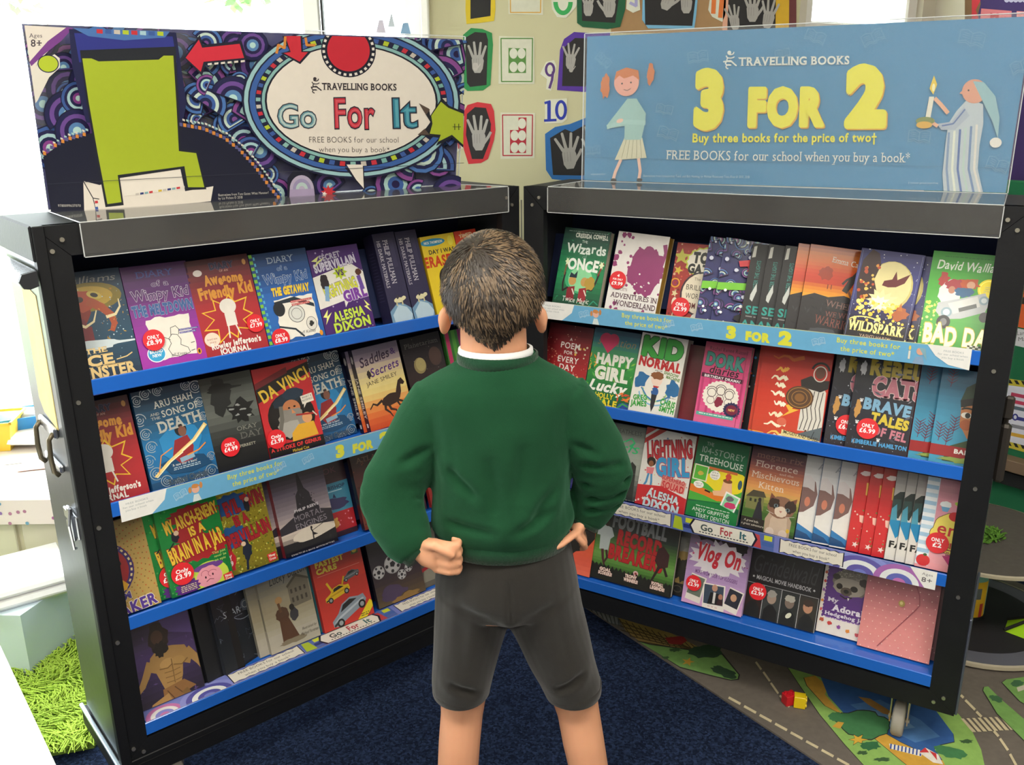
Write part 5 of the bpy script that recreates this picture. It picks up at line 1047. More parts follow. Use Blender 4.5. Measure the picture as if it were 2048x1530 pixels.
def A_hand(a):
    a.grad(['1c1a20', '1a181e', '19171c', '1a181c'], n=6); sv = foil('6a6a70')
    a.rect(0, 8, 100, .8, '9a9a9e'); a.rect(0, 62, 100, .8, '9a9a9e'); a.text('Grindelwald', 4, 20, 92, 46, '34323a', shear=.3); a.text('MAGICAL MOVIE HANDBOOK', 12, 50, 88, 56, 'b8b6bc', bold=.01); a.burst(8, 53, 2, 2, 5, .5, 'b8b6bc'); a.burst(92, 53, 2, 2, 5, .5, 'b8b6bc')
    for i, (c, hc) in enumerate((('2c1c1c', '2a1814'), ('34383a', '9a9690'), ('24282a', 'a8a49a'), ('302c28', '3a2a24'))):
        x = i*25; a.rect(x, 64, 24.4, 64, c); a.ell(x+12, 78, 6.4, 8.4, ['6a3c34', 'a08a7c', '7a6a60', 'b8866a'][i]); a.blob(x+12, 72, 7, 5, hc, seed=i+3, amp=.15); a.poly([(x+1, 128), (x+3, 96), (x+9, 88), (x+15, 88), (x+22, 96), (x+24, 128)], '14161a'); a.rect(x+24.4, 63, .7, 66, 'c8c8ca')
    a.ell(63, 96, 3, 5, 'd8d8c0', rot=40)
def A_hedge(a):
    a.bg('e4dcd4'); a.rect(8, 4, 92, 124, '5a3080')
    for i in range(18): a.ell(8, 8+i*7, 2, 3.4, '5a3080', n=8)
    a.arc(26, 14, 4, 4, 1, '8a60b0')
    a.blob(58, 50, 40, 27, '766e66', seed=3, amp=.06, n=40); a.scatter(160, ['9a9288', '5a524a', 'b0a89c'], 1, 3, x0=26, x1=96, y0=26, y1=52, seed=4, kind='dash'); a.blob(50, 60, 30, 18, 'a0968a', seed=5, amp=.08); a.blob(24, 44, 7, 6, '3a3230', seed=6); a.blob(76, 46, 9, 8, '3a3230', seed=7); a.ell(32, 62, 6, 6, '2a2220'); a.ell(60, 62, 7, 6, '2a2220'); a.blob(46, 70, 11, 9, '5a4e46', seed=8, amp=.1); a.ell(46, 70, 5, 4, '1a1616'); a.line([(36, 80), (46, 84), (58, 80)], 2.5, '2a2220'); a.poly([(50, 82), (54, 82), (52, 88)], 'f0ece8')
    w = 'e4dce8'; a.text('My', 14, 88, 34, 96, w, serif=True, bold=.03); a.text('Adorable', 26, 101, 104, 113, w, serif=True, bold=.04); a.text('Hedgehog Journal', 12, 117, 116, 124, w, serif=True, bold=.03); a.smalltext(12, 128, 90, 2.4, '8a60b0', 1)
    for i, (x, y) in enumerate(((4, 40), (4, 58), (4, 76), (4, 98), (4, 116), (8, 136), (24, 140), (42, 144), (60, 147), (78, 150), (94, 152))): a.blob(x, y, 4.2 if i > 4 else 2.6, 4 if i > 4 else 3, ['b8543a', 'c83a3a', '8a4a9a', 'e08a3a', 'c84a5a'][i % 5], seed=i, amp=.3)
def A_folder(a):
    a.grad(['a86068', 'c07078', 'd48284', 'dc8a88', 'e08e8a'])
    for j in range(13):
        for i in range(9): a.ell(5+i*11.5+(j % 2)*5.7, 5+j*9.8, .9, .9, 'f0c4bc', n=7)
    a.line([(60, 0), (74, 30), (76, 44), (70, 54), (28, 118)], 1, '9a4a58')
    a.ell(52, 47, 4.4, 5, foil('b8a060')); a.ell(51.5, 46.5, 2.2, 2.5, foil('e0d090'))
# ------------------------------------------------------------------ books on the left case
st8 = (only('£8.99'), .24, .66, .0235); st7 = (only('£7.99'), .86, .76, .021); st3 = (only('£3.99', 'Only'), .22, .80, .025)
book('L', 1, .022, .141, .212, .02, '16304a', A_ice, 'dark blue hardback with a red-brown mammoth and gold lettering behind the left upright')
book('L', 1, .1645, .132, .210, .018, '7a2a8a', A_melt, 'purple children\'s hardback with a torn cream paper panel, red price sticker and blue badge', stick=(only('£8.99'), .245, .72, .0215))
aw = book('L', 1, .2965, .138, .207, .018, '9c2028', A_awe, 'red children\'s hardback with a yellow burst and white lettering, third on the top left shelf', tilt=-.02, stick=(only('£7.99'), .86, .73, .0195))
book('L', 1, .4365, .137, .205, .018, '245aa8', A_get, 'blue children\'s hardback with green checked spine edge and torn cream panel', tilt=-.02, stick=(only('£8.99'), .2, .92, .021))
book('L', 1, .575, .131, .200, .015, '3a1c5c', A_ales, 'purple and white paperback with lime lettering and a lightning flash across it', tilt=-.02)
pa = book('L', 1, .752, .061, .219, .045, '2f2b4b', A_pullspine, 'thick dark violet book with a pale bear at the foot, nearer the lightning cover', group=None, spine=S_pullside, tilt=-.03, off=-.004)
move_copy(pa, 'L', 1, .818, .0, 'thick dark violet book with a pale bear at the foot, beside the yellow cover', tilt=-.03)
book('L', 1, .886, .104, .199, .014, 'c8a820', A_eras, 'yellow paperback with red lettering, partly behind the boy\'s head', tilt=-.03)
book('L', 1, .992, .07, .203, .014, 'c84a30', A_orange, 'orange-red paperback at the hinge end of the top left shelf', tilt=-.03)
book('L', 2, .006, .138, .207, .018, '9c2028', A_awe, 'red hardback with a yellow burst, half hidden by the upright on the second shelf', crop=(.014, 0))
ar = book('L', 2, .151, .141, .208, .016, '1c5c8a', A_aru, 'large blue paperback with silver scrollwork and gold light, left of the grey cover')
book('L', 2, .2925, .118, .207, .013, '26282a', A_okay, 'dark grey-green misty paperback with a tilted red price sticker', off=.0, stick=(only('£4.99'), .30, .76, .021))
vi = book('L', 2, .390, .138, .205, .013, 'b0222a', A_vinci, 'red and black paperback with a bearded old man, the hind copy of the pair', off=.014, stick=(only('£3.99', 'Only'), .16, .80, .022))
move_copy(vi, 'L', 2, .413, 0, 'red and black paperback with a bearded old man in a dark hat, the front copy')
move_copy(ar, 'L', 2, .518, .038, 'large blue paperback with silver scrollwork and gold light, behind the red and black copies', tilt=-.03)
sd = book('L', 2, .667, .129, .203, .018, '1d1830', A_sad, 'pale horse paperback, hind copy with only its dark lettered spine showing', spine=S_sad, tilt=-.03, off=.019)
move_copy(sd, 'L', 2, .676, 0, 'pale gold paperback with a dark horse rearing over an orange ground', tilt=-.03)
book('L', 2, .818, .122, .205, .014, '1a181c', A_plan, 'near-black paperback with a dim moon on the cover, beside the boy\'s shoulder', off=.008, tilt=-.03)
book('L', 2, .944, .10, .203, .014, '3a7a34', A_stripe, 'green and pink striped book behind the boy\'s neck', off=.004)
book('L', 3, .004, .132, .198, .016, 'a8863c', A_beak, 'gold paperback with a round red portrait badge, half hidden by the left upright', crop=(.016, 0))
ac = book('L', 3, .139, .139, .198, .014, '2a8a44', A_arch, 'shiny green paperback with red and yellow lettering, the hind copy of two', off=.015, stick=(only('£3.99', 'Only'), .22, .77, .0245))
move_copy(ac, 'L', 3, .160, 0, 'shiny green paperback with a pink brain in a jar, the front copy of two')
book('L', 3, .279, .135, .198, .014, '8a8a2a', A_twin, 'glittery yellow paperback with red and blue lettering behind the green copy', off=.013)
mo = book('L', 3, .415, .139, .197, .018, '7a1c24', A_mortal, 'dark city paperback, hind copy with a red spine edge showing', off=.018)
move_copy(mo, 'L', 3, .427, 0, 'dark grey paperback with a towering city and a small running figure')
book('L', 3, .520, .122, .198, .014, '8c2028', A_sylvia, 'teal and red comic-style paperback behind the dark city cover', off=.038)
book('L', 3, .645, .10, .20, .016, '2c1a1e', A_brown, 'dark brown and red patterned paperback by the boy\'s left elbow', off=.006)
book('L', 3, .752, .085, .20, .014, '1f5a78', A_sylvia, 'teal book seen between the boy\'s left arm and his back', off=.012)
book('L', 3, .845, .09, .20, .012, '8c2420', A_face, 'red-edged paperback with a painted face, in the gap under the boy\'s left arm', off=.0)
book('L', 4, .062, .142, .198, .014, '2a2036', A_hero, 'purple comic with a bearded muscular man, lower left corner of the left case', d=.038)
book('L', 4, .178, .13, .196, .010, '17181c', lambda a: a.grad(['222228', '17181c', '111216']), 'plain black hardback, only its edge showing beside the muscular man', off=.016, d=.038)
book('L', 4, .214, .13, .196, .014, '1a1c20', lambda a: a.bg('1b1d22'), 'thick charcoal hardback seen edge-on behind the silver star cover', d=.042, yaw=.3)
book('L', 4, .258, .130, .197, .010, '22262e', A_star, 'charcoal hardback with fine silver line drawing and a ring, bottom left shelf', d=.044, yaw=.3, spine=lambda a: a.bg('30343c'))
lk = book('L', 4, .349, .131, .196, .013, 'a09a88', A_lucky, 'faded cream hardback with two small figures, the hind copy', group=None, spine=S_lucky, d=.046, off=.013)
lk2 = book('L', 4, .373, .131, .196, .013, 'a09a88', A_lucky, 'faded cream hardback with two small figures and a grey house, the front copy', spine=S_lucky, d=.046)
book('L', 4, .500, .146, .194, .014, '3a8a94', lambda a: (a.bg('2f7f8c'), a.rect(0, 60, 8, 60, '1a3a44')), 'teal activity book showing round the edges of the red car book', d=.046, off=.014)
book('L', 4, .515, .143, .195, .013, 'b82c26', A_cars, 'red book of fast cars with yellow lettering', d=.044)
book('L', 4, .677, .148, .19, .013, '26242c', A_foot, 'dark book with small footballs, lower shelf beside the boy\'s fist', d=.05)
book('L', 4, .806, .125, .19, .013, '2a2630', A_ghostly, 'grey pictured book with a red stripe behind the boy\'s fist', d=.05, off=.015)
# ------------------------------------------------------------------ books on the right case
book('R', 1, .0625, .132, .205, .024, '14432f', A_wiz, 'dark green paperback with two small figures holding torches', tilt=.04)
book('R', 1, .2125, .137, .204, .032, 'b8a070', A_alice, 'white paperback with a large plum ink splash and gilt page edges', tilt=.05, pages='a8842e', stick=([('4', .14, .3, -.5), ('FOR ONLY', .6, .2, -.08), ('£9.99', .68, .38, .38)], .17, .60, .0225))
book('R', 1, .3665, .131, .19, .014, '8c2020', A_tomr, 'red doodle-covered paperback beside the gilt-edged book', tilt=.02, off=.030, stick=(only('£2.99'), .27, .83, .0235))
tb = book('R', 1, .452, .128, .205, .013, '2a2c6a', A_tomb, 'shiny blue doodle paperback with a green band, the hind copy', tilt=.04, yaw=.36, stick=(only('£8.99'), .66, .78, .0235))
move_copy(tb, 'R', 1, .490, .0, 'shiny blue doodle paperback with a green band, the front copy with its sticker in view', tilt=.04, yaw=.36)
se = book('R', 1, .5605, .13, .196, .011, '1a1b1d', A_se, 'black paperback with thin teal lettering, first of three fanned copies', tilt=.02, yaw=.3)
move_copy(se, 'R', 1, .5985, .0, 'black paperback with thin teal lettering, middle of three fanned copies', tilt=.02, yaw=.3)
move_copy(se, 'R', 1, .636, .0, 'black paperback with thin teal lettering, beside the orange covers', tilt=.02, yaw=.3)
og = book('R', 1, .664, .129, .203, .009, '3a2420', A_org, 'orange and black war-time paperback, the hind copy of two', tilt=.02, yaw=.34)
move_copy(og, 'R', 1, .691, .0, 'orange and black paperback with a running figure on dark rocks, front copy', tilt=.02, yaw=.34)
wd = book('R', 1, .812, .13, .202, .016, '2a2a5a', A_wild, 'night-blue paperback, hind copy showing only at its right edge', tilt=.06, off=.017)
move_copy(wd, 'R', 1, .793, .0, 'night-blue paperback with a big yellow moon, a bird and gold sparks', tilt=.06)
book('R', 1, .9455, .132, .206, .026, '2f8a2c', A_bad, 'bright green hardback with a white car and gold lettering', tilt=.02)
book('R', 2, .022, .131, .202, .02, '8c2024', A_poem, 'red poetry paperback with small white decorations', tilt=.03)
book('R', 2, .156, .131, .203, .016, '1c5a44', A_happy, 'leafy green and blue paperback with a pink heart', tilt=.03)
book('R', 2, .2885, .124, .205, .04, 'd0ccc0', A_kid, 'white paperback with big green letters and a boy in a blue top', tilt=.045, off=-.006, pages='b8b0a0')
book('R', 2, .414, .13, .19, .014, '6a1620', lambda a: a.grad(['4a1620', '5c1820', '701c26']), 'plain maroon book standing behind the pink cover', tilt=.02, off=.022)
book('R', 2, .461, .116, .202, .02, 'c03a68', A_dork, 'pink hardback with teal lettering and a round cream badge', tilt=.02)
book('R', 2, .52, .09, .198, .012, '1c1c22', lambda a: (a.bg('1c1a1e'), a.scatter(40, ['e05a20', 'd8c8b0', '2a8ac0'], 1, 4)), 'dark book with orange flecks behind the pink cover', off=.038)
sn = book('R', 2, .596, .160, .213, .0095, 'a82418', A_sun, 'large red sun-ray book, the hind copy with just its left edge showing', tilt=.005, off=.010)
move_copy(sn, 'R', 2, .607, .0, 'large red book with cream rays, a bronze shield and a figure in white', tilt=.005)
ct = book('R', 2, .775, .132, .211, .012, '1c1820', A_cats, 'black clear-film-wrapped book with multicoloured letters, the hind copy', yaw=.28, stick=(only('£6.99'), .33, .76, .0235))
move_copy(ct, 'R', 2, .822, -.001, 'black clear-film-wrapped book with multicoloured letters, the front copy')
bl = book('R', 2, .956, .13, .208, .011, 'a01e24', A_bali, 'blue and red paperback with a boy in a green cap, the hind copy', yaw=.29)
book('R', 2, .998, .13, .208, .011, 'a01e24', A_bali, 'blue and red paperback with a green-capped boy, cut off by the right upright', crop=(0, .023))
book('R', 3, .09, .09, .2, .014, '2a2a6a', A_nightpurple, 'violet book with white serif lettering in the gap under the boy\'s right arm')
book('R', 3, .183, .131, .2, .02, '7a8078', A_grey, 'misty grey paperback with shiny green script by the boy\'s right elbow', off=.006)
book('R', 3, .3135, .137, .205, .014, 'b82430', A_light, 'white and red paperback with blue and red cartoon lettering', tilt=.02)
book('R', 3, .4535, .133, .206, .022, '155c38', A_tree, 'green and yellow cartoon paperback with a giant foot', tilt=.03)
book('R', 3, .5955, .132, .206, .016, '3c2430', A_kitten, 'sunset-coloured paperback with a tortoiseshell kitten', tilt=.02)
a_ = book('R', 3, .731, .13, .206, .010, '4a80b0', A_white, 'white paperback with a cropped head, first of three fanned copies beside the kitten', yaw=.27, spine=lambda a: a.bg('5a88b8'))
move_copy(a_, 'R', 3, .771, .0, 'white paperback with a cropped head, middle of three fanned copies', yaw=.27)
move_copy(a_, 'R', 3, .8115, .0, 'white paperback with a cropped head, third copy beside the red covers', yaw=.27)
rd_ = book('R', 3, .8495, .13, .207, .008, 'b82024', A_red, 'bright red paperback, leftmost of three fanned copies', yaw=.3)
move_copy(rd_, 'R', 3, .8785, .0, 'bright red paperback, middle of three fanned copies', yaw=.3)
move_copy(rd_, 'R', 3, .9065, .0, 'bright red paperback, rightmost of three fanned copies', yaw=.3)
fw = book('R', 3, .9345, .12, .207, .006, '8a8680', A_fwhite, 'white paperback with a black letter F, leftmost of three fanned copies', yaw=.3)
move_copy(fw, 'R', 3, .9575, .0, 'white paperback with a black letter F, middle of three fanned copies', yaw=.3)
move_copy(fw, 'R', 3, .9795, .0, 'white paperback with a black letter F, beside the pink cover', yaw=.3)
book('R', 3, .9995, .13, .207, .008, 'd88c9c', A_emm, 'pink cherry and cupcake paperback with a blue gingham edge', off=-.002, yaw=.06, crop=(0, .025), stick=([('ONLY', .56, .34, -.28), ('£2', .40, .42, .2)], .30, .70, .0235))
book('R', 4, .068, .128, .185, .010, 'b8482c', A_org4, 'orange and black book by the boy\'s right hand', d=.012, dz=.0)
book('R', 4, .1925, .239, .188, .016, '14151a', A_foot4, 'wide football book with red block letters over a green pitch', d=.016, tilt=.0)
book('R', 4, .322, .14, .185, .012, '1c1c1a', A_gold4, 'black and gold book showing between the football book and the lilac cover', d=.038, off=.004)
book('R', 4, .4605, .160, .2, .014, '9a80b0', A_vlog, 'lilac book with a white burst and snapshot photos', d=.019, stick=(only('£2.99'), .17, .72, .0205))
book('R', 4, .6185, .179, .198, .012, '18161c', A_hand, 'black handbook with a row of four dark portraits', d=.038, stick=(only('£2.99'), .17, .66, .022))
book('R', 4, .7985, .122, .198, .014, 'c8c0b8', A_hedge, 'purple journal with a grey hedgehog', d=.052)
book('R', 4, .925, .145, .2, .014, '6a3444', lambda a: (a.bg('7a4450'), a.scatter(40, 'b08088', .6, 1.2)), 'dark rose spotted folder tucked behind the pink one', d=.056, off=.004, cat='folder', name='folder')
book('R', 4, .8985, .160, .2, .012, 'cc7c7e', A_folder, 'pink spotted envelope folder with a brass stud', d=.038, cat='folder', name='folder')
# ------------------------------------------------------------------ header banners in clear acrylic holders, shelf strips
def banner(case, art_px, quad, p0, p1, lean, BH, f0, f1, label, glabel):
    """p0, p1: (along, depth) of the upright's two feet on the case top; f0, f1: extent of the lip on the front rail"""
    L = math.hypot(p1[0]-p0[0], p1[1]-p0[1]); yaw = math.atan2(p1[1]-p0[1], p1[0]-p0[0])
    W = L*100; H = BH*100
    a = Art(W, H, homog(quad, [(0, 0), (W, 0), (W, H), (0, H)]), dz=3e-5)
    art_px(a)
    Mb = CASE[case] @ Matrix.Translation((p0[0], p0[1], ZT+.0035)) @ Matrix.Rotation(yaw, 4, 'Z') @ Matrix.Rotation(lean, 4, 'X')
    root = empty('header_banner', Mb); tag(root, label, 'banner')
    me = MB().box(0, L, .0004, .0012, 0, BH).mesh('card', PAPER); colour_box(me, 'd8d4cc'); link('card', me, None, root)
    link('banner_print', a.mesh('banner_print', lambda x, y, l: (x/100, -l, BH-y/100), BANNERP), None, root)
    # acrylic holder: upright pocket, foot over the case top, lip over the front rail
    r2 = empty('acrylic_holder', CASE[case]); tag(r2, glabel, 'sign holder')
    T = CASE[case].inverted() @ Mb
    MB().box(-.003, L+.003, -.0090, -.0072, -.001, BH+.006, T=T).build('front_sheet', M['acrylic'], r2)
    q0 = T @ Vector((-.003, -.008, 0)); q1 = T @ Vector((L+.003, -.008, 0))
    MB().prism([(f0, -.0045), (f1, -.0045), (q1.x, q1.y), (q0.x, q0.y)], ZT+.0008, ZT+.0022).build('foot', M['acrylic_foot'], r2)
    MB().box(f0, f1, -.0075, -.0055, ZT-.060, ZT+.0022).build('front_lip', M['acrylic_lip'], r2)
    e = MB(); t = .0016
    e.box(-.003, L+.003, -.0092, .001, BH+.006, BH+.006+t, T=T).box(-.003-t, -.003, -.0092, -.006, 0, BH+.006, T=T).box(L+.003, L+.003+t, -.0092, -.006, 0, BH+.006, T=T)
    e.box(f0, f1, -.0078, -.0052, ZT-.0615, ZT-.060).box(f0-t, f0, -.0078, -.0052, ZT-.06, ZT).box(f1, f1+t, -.0078, -.0052, ZT-.06, ZT)
    zt_ = ZT+.0018
    for u, v in (((f0, -.006), (f1, -.006)), ((f0, -.006), (q0.x, q0.y)), ((f1, -.006), (q1.x, q1.y)), ((q0.x, q0.y), (q1.x, q1.y))): e.tube([(u[0], u[1], zt_), (v[0], v[1], zt_)], .0011, n=4)
    e.build('polished_edges', M['acrylic_edge'], r2)
BANNERP = print_mat('banner print', 0.45, 0.0, 0.03)
M['acrylic_foot'] = glassy('clear acrylic foot', (0.95, 0.95, 0.95), 0.08, 0.04)
M['acrylic_lip'] = glassy('scuffed clear acrylic', (0.9, 0.88, 0.86), 0.035, 0.12)
NV, BL_, LB_, PU, MI, LG = '22225c', '4468ac', 'a8ccd4', '7a3f8c', 'b8d8d0', 'b6c832'
def banL(a):
    a.poly([(40, 30), (970, 60), (950, 430), (80, 440)], '2a2a78')
    # doodle arcs over the whole sheet
    doodle(a, 70, 60, 60, 470, 330, 20, 48, seed=11)
    doodle(a, 104, 380, 70, 940, 400, 18, 46, seed=21)
    a.poly([(55, 47), (150, 52), (118, 80), (80, 118), (64, 150), (60, 120)], 'e6ddd2'); a.poly([(150, 52), (126, 78), (92, 104), (66, 128), (62, 120), (100, 78), (138, 50)], PU)
    a.text('Ages', 64, 63, 89, 71, '5a5058', serif=True); a.text('8+', 66, 75, 88, 89, '4a4048', serif=True, bold=.02)
    a.poly([(66, 140), (78, 124), (112, 104), (122, 112), (122, 130), (100, 150), (76, 196), (68, 206)], 'e2dcd0'); a.ell(99, 123, 20, 17, LG); a.arc(99, 123, 20, 17, 2, '23234a')
    # dark panel behind the green shape
    a.poly([(142, 54), (352, 60), (368, 200), (360, 240), (170, 240), (146, 130)], '1c1f4a'); a.poly([(152, 62), (345, 68), (352, 120), (160, 120)], '2e3488')
    a.poly([(150, 52), (340, 58), (330, 70), (250, 76), (180, 68)], '4a74b4')
    for i, c in enumerate(('c8303a', '3c5ca0', 'c8c0b4', LG, 'c8303a', LB_, '3c5ca0', LG)): a.poly([(196+i*17, 54+i*.6), (208+i*17, 54.5+i*.6), (208+i*17, 63+i*.6), (196+i*17, 62+i*.6)], c)
    # night hill with dotted edge
    a.poly([(78, 312), (120, 280), (172, 262), (360, 238), (420, 252), (480, 292), (520, 344), (548, 386), (540, 400), (90, 424)], '171a30')
    for k in range(3):
        pts = [(79, 306), (100, 288), (130, 272), (172, 260)] if k == 0 else ([(356, 242), (400, 250), (440, 268), (470, 292), (500, 326), (530, 370), (548, 392)] if k == 1 else [])
        if not pts: continue
        for i in range(len(pts)-1):
            n = max(1, int(math.hypot(pts[i+1][0]-pts[i][0], pts[i+1][1]-pts[i][1])/7))
            for j in range(n):
                t = j/n; x = pts[i][0]+(pts[i+1][0]-pts[i][0])*t; y = pts[i][1]+(pts[i+1][1]-pts[i][1])*t
                a.poly([(x-3, y-3), (x+3, y-2), (x+3, y+5), (x-3, y+4)], 'd88a3c' if j % 2 else '5a5a8c', up=(j % 6 == 0)); a.poly([(x+3, y-11), (x+8, y-9), (x+8, y-5), (x+3, y-7)], 'a8ccc8' if j % 2 else 'd8d4c8', up=False)
    # cream slab under the green shape
    a.poly([(160, 356), (192, 364), (232, 350), (352, 332), (360, 376), (416, 366), (410, 396), (160, 422)], 'e9e0d4')
    a.line([(160, 356), (178, 390), (190, 392)], 1.8, '22242c'); a.line([(178, 390), (184, 418)], 1.5, '22242c')
    for i in range(5): a.poly([(181, 396+i*6), (187, 395+i*6), (188, 400+i*6), (182, 401+i*6)], ['c8303a', 'e8e0d8', '3c5ca0', 'c8303a', '26262c'][i])
    # plain lime block: generic stand-in shape
    a.poly([(162, 96), (350, 88), (352, 200), (354, 292), (386, 296), (402, 372), (362, 374), (356, 330), (232, 350), (238, 404), (202, 408), (186, 300), (172, 200)], '20242c')
    a.poly([(166, 112), (184, 112), (198, 118), (316, 114), (326, 106), (345, 106), (348, 200), (350, 296), (384, 300), (398, 368), (366, 368), (360, 326), (228, 344), (234, 398), (206, 402), (190, 300), (176, 200)], 'aabb2c')
    a.poly([(232, 352), (352, 334), (358, 372), (240, 386)], 'ede5da'); 
    for i in range(11): a.poly([(262+i*9, 384.5-i*1.4), (269+i*9, 383.5-i*1.4), (269+i*9, 379.5-i*1.4), (262+i*9, 380.5-i*1.4)], ['c8c0b8', '2c3c7c', '8ab0b4', 'c8303a', 'e8e0d4', 'd8b83a'][i % 6])
    # red left arrow
    a.poly([(366, 110), (398, 64), (404, 84), (480, 76), (490, 114), (408, 124), (400, 146)], '1a1c30'); a.poly([(369, 110), (396, 74), (402, 90), (476, 82), (484, 110), (404, 118), (398, 138)], 'd42c40')
    for i in range(6): a.poly([(412+i*13, 121-i*1.2), (420+i*13, 120-i*1.2), (420+i*13, 124-i*1.2), (412+i*13, 125-i*1.2)], 'e0d8cc')
    # speech bubble with patterned rings
    cx, cy = 693, 196
    a.ell(cx, cy, 216, 154, '1a1c3c', n=48); a.ell(cx, cy, 212, 150, '9cc4c8', n=48); a.ell(cx, cy, 204, 143, '16193a', n=48); a.ell(cx, cy, 201, 140, '3c62a6', n=48); a.ell(cx, cy, 190, 131, '181b3c', n=48)
    a.arc(cx, cy, 184, 125, 9, 'ffffff', n=110, dash=['c8c0b4', 'c83040', '7ab0a8', LG, '3c5ca0', 'c8303a', '8ab8b0'])
    a.ell(cx, cy, 177, 119, '8ab8b4', n=48); a.ell(cx, cy, 171, 113, '14162a', n=48); a.ell(cx, cy, 167, 110, 'ebe2d6', n=48)
    a.poly([(676, 328), (714, 326), (715, 374), (700, 358)], '14162a'); a.poly([(680, 322), (712, 322), (713, 370), (698, 352)], 'ebe2d6')
    a.poly([(560, 66), (600, 66), (600, 96), (618, 96), (594, 122), (556, 100), (574, 96)], '1a1c30'); a.poly([(566, 66), (596, 66), (597, 98), (610, 98), (593, 117), (562, 100), (576, 98)], 'd02c3c'); a.line([(548, 100), (552, 84), (564, 90), (566, 68)], 5, 'd88a3c'); a.line([(606, 70), (608, 84), (624, 84)], 5, 'd88a3c')
    a.ell(690, 94, 54, 54, '17192c', n=40); a.arc(690, 94, 49, 49, 5, 'e8e0d6', n=56, dash=['e8e0d6']); a.ell(690, 94, 44, 44, '17192c', n=40); a.ell(690, 94, 42, 42, 'cc2638', n=40)
    tx = '3a3438'
    a.text('TRAVELLING BOOKS', 636, 160, 783, 173, tx, serif=True, bold=.03, rot=.5)
    for i in range(5): a.arc(624-i*.6, 152+i*6, 5+i % 2*2, 3.4, 2, tx, 200-i*40, 380-i*30, n=8)
    a.ell(622, 151, 3.4, 3.4, tx); a.line([(614, 168), (624, 166), (634, 174)], 2.4, tx)
    def fancy(t, x0, y0, x1, y1, c1, c2):
        a.text(t, x0, y0, x1, y1, c1, bold=.02, out='2c2a3a', ow=.028, jit=.015)
        a.text(t, x0+.6, y0+.4, x1+.6, y1+.4, c2, bold=-.02, jit=.015)
    fancy('Go', 545, 202, 622, 248, '6a9aa4', 'b8ccc8'); fancy('For', 656, 190, 738, 248, 'c42c3c', 'd85460'); fancy('It', 770, 190, 822, 247, '2f7f96', '5aa4b4')
    a.text('FREE BOOKS for our school', 606, 266, 784, 278, '4a4244', bold=-.01); a.text('when you buy a book*', 626, 286, 766, 297, '4a4244', bold=-.01)
    # lime shape with zig-zag edge at the right
    a.poly([(826, 199), (846, 210), (848, 224), (872, 188), (886, 204), (914, 216), (912, 288), (890, 268), (858, 284), (866, 268), (822, 262), (850, 240)], '1c2028'); a.poly([(850, 224), (870, 196), (884, 208), (914, 220), (912, 282), (890, 262), (862, 276), (868, 262), (846, 260), (852, 240)], 'aebe30'); a.poly([(826, 199), (848, 212), (840, 222)], '5a4a40'); a.poly([(822, 262), (846, 262), (836, 250)], '5a4a40')
    for x, y in ((896, 240), (904, 240)): a.line([(x, y), (x, y+12)], 1.4, '22261c')
    a.line([(892, 246), (908, 246)], 1.2, '22261c')
    a.poly([(562, 350), (574, 334), (604, 336), (616, 366), (618, 396), (560, 402)], '17192c'); a.rainbow(590, 372, 24, ['b4a8c0', '9a90b4', 'b4c8c4', 'b4a8c0'], 0, 180, 1.2); a.poly([(566, 372), (614, 370), (616, 396), (564, 400)], 'a898b8')
    a.burst(642, 376, 16, 14, 8, .5, 'c8303a'); a.burst(634, 380, 6, 5, 5, .4, 'e8e0d8')
    a.text('9780099637070', 108, 402, 153, 407, 'c8c4bc'); a.text('Illustrations from Tom Gates: What Monster?', 424, 378, 524, 383, 'c8c4bc', rot=-3); a.text('by Liz Pichon © 2018', 424, 386, 472, 391, 'c8c4bc', rot=-3)
    for (p, q) in (((80, 362), (918, 318)),): a.line([p, (430, 343), q], .9, '3a3a48')
banner('L', banL, [(55, 47), (930.6, 74), (909, 366), (95, 422)], (.089, .249), (1.032, .142), .148, .349, .078, 1.084, 'left header banner with purple-blue doodles, a lime block shape and a big speech bubble', 'clear acrylic stand holding the doodle banner')
def openbook(a, x, y, s, r, c='7aa8c4'):
    def q(px, py): t = R(r); return (x+(px*math.cos(t)-py*math.sin(t))*s, y+(px*math.sin(t)+py*math.cos(t))*s)
    P = [[(0, 4), (-8, 0), (-18, 2), (-18, 18), (-8, 15), (0, 19), (0, 4)], [(0, 4), (8, 0), (18, 2), (18, 18), (8, 15), (0, 19)], [(-18, 18), (-18, 21), (-8, 18), (0, 22), (8, 18), (18, 21), (18, 18)]]
    for p in P: a.line([q(*v) for v in p], 1.0, c)
    for k in range(3): a.line([q(4, 6+k*3), q(14, 4.6+k*3)], .7, c); a.line([q(-4, 6+k*3), q(-14, 4.6+k*3)], .7, c)
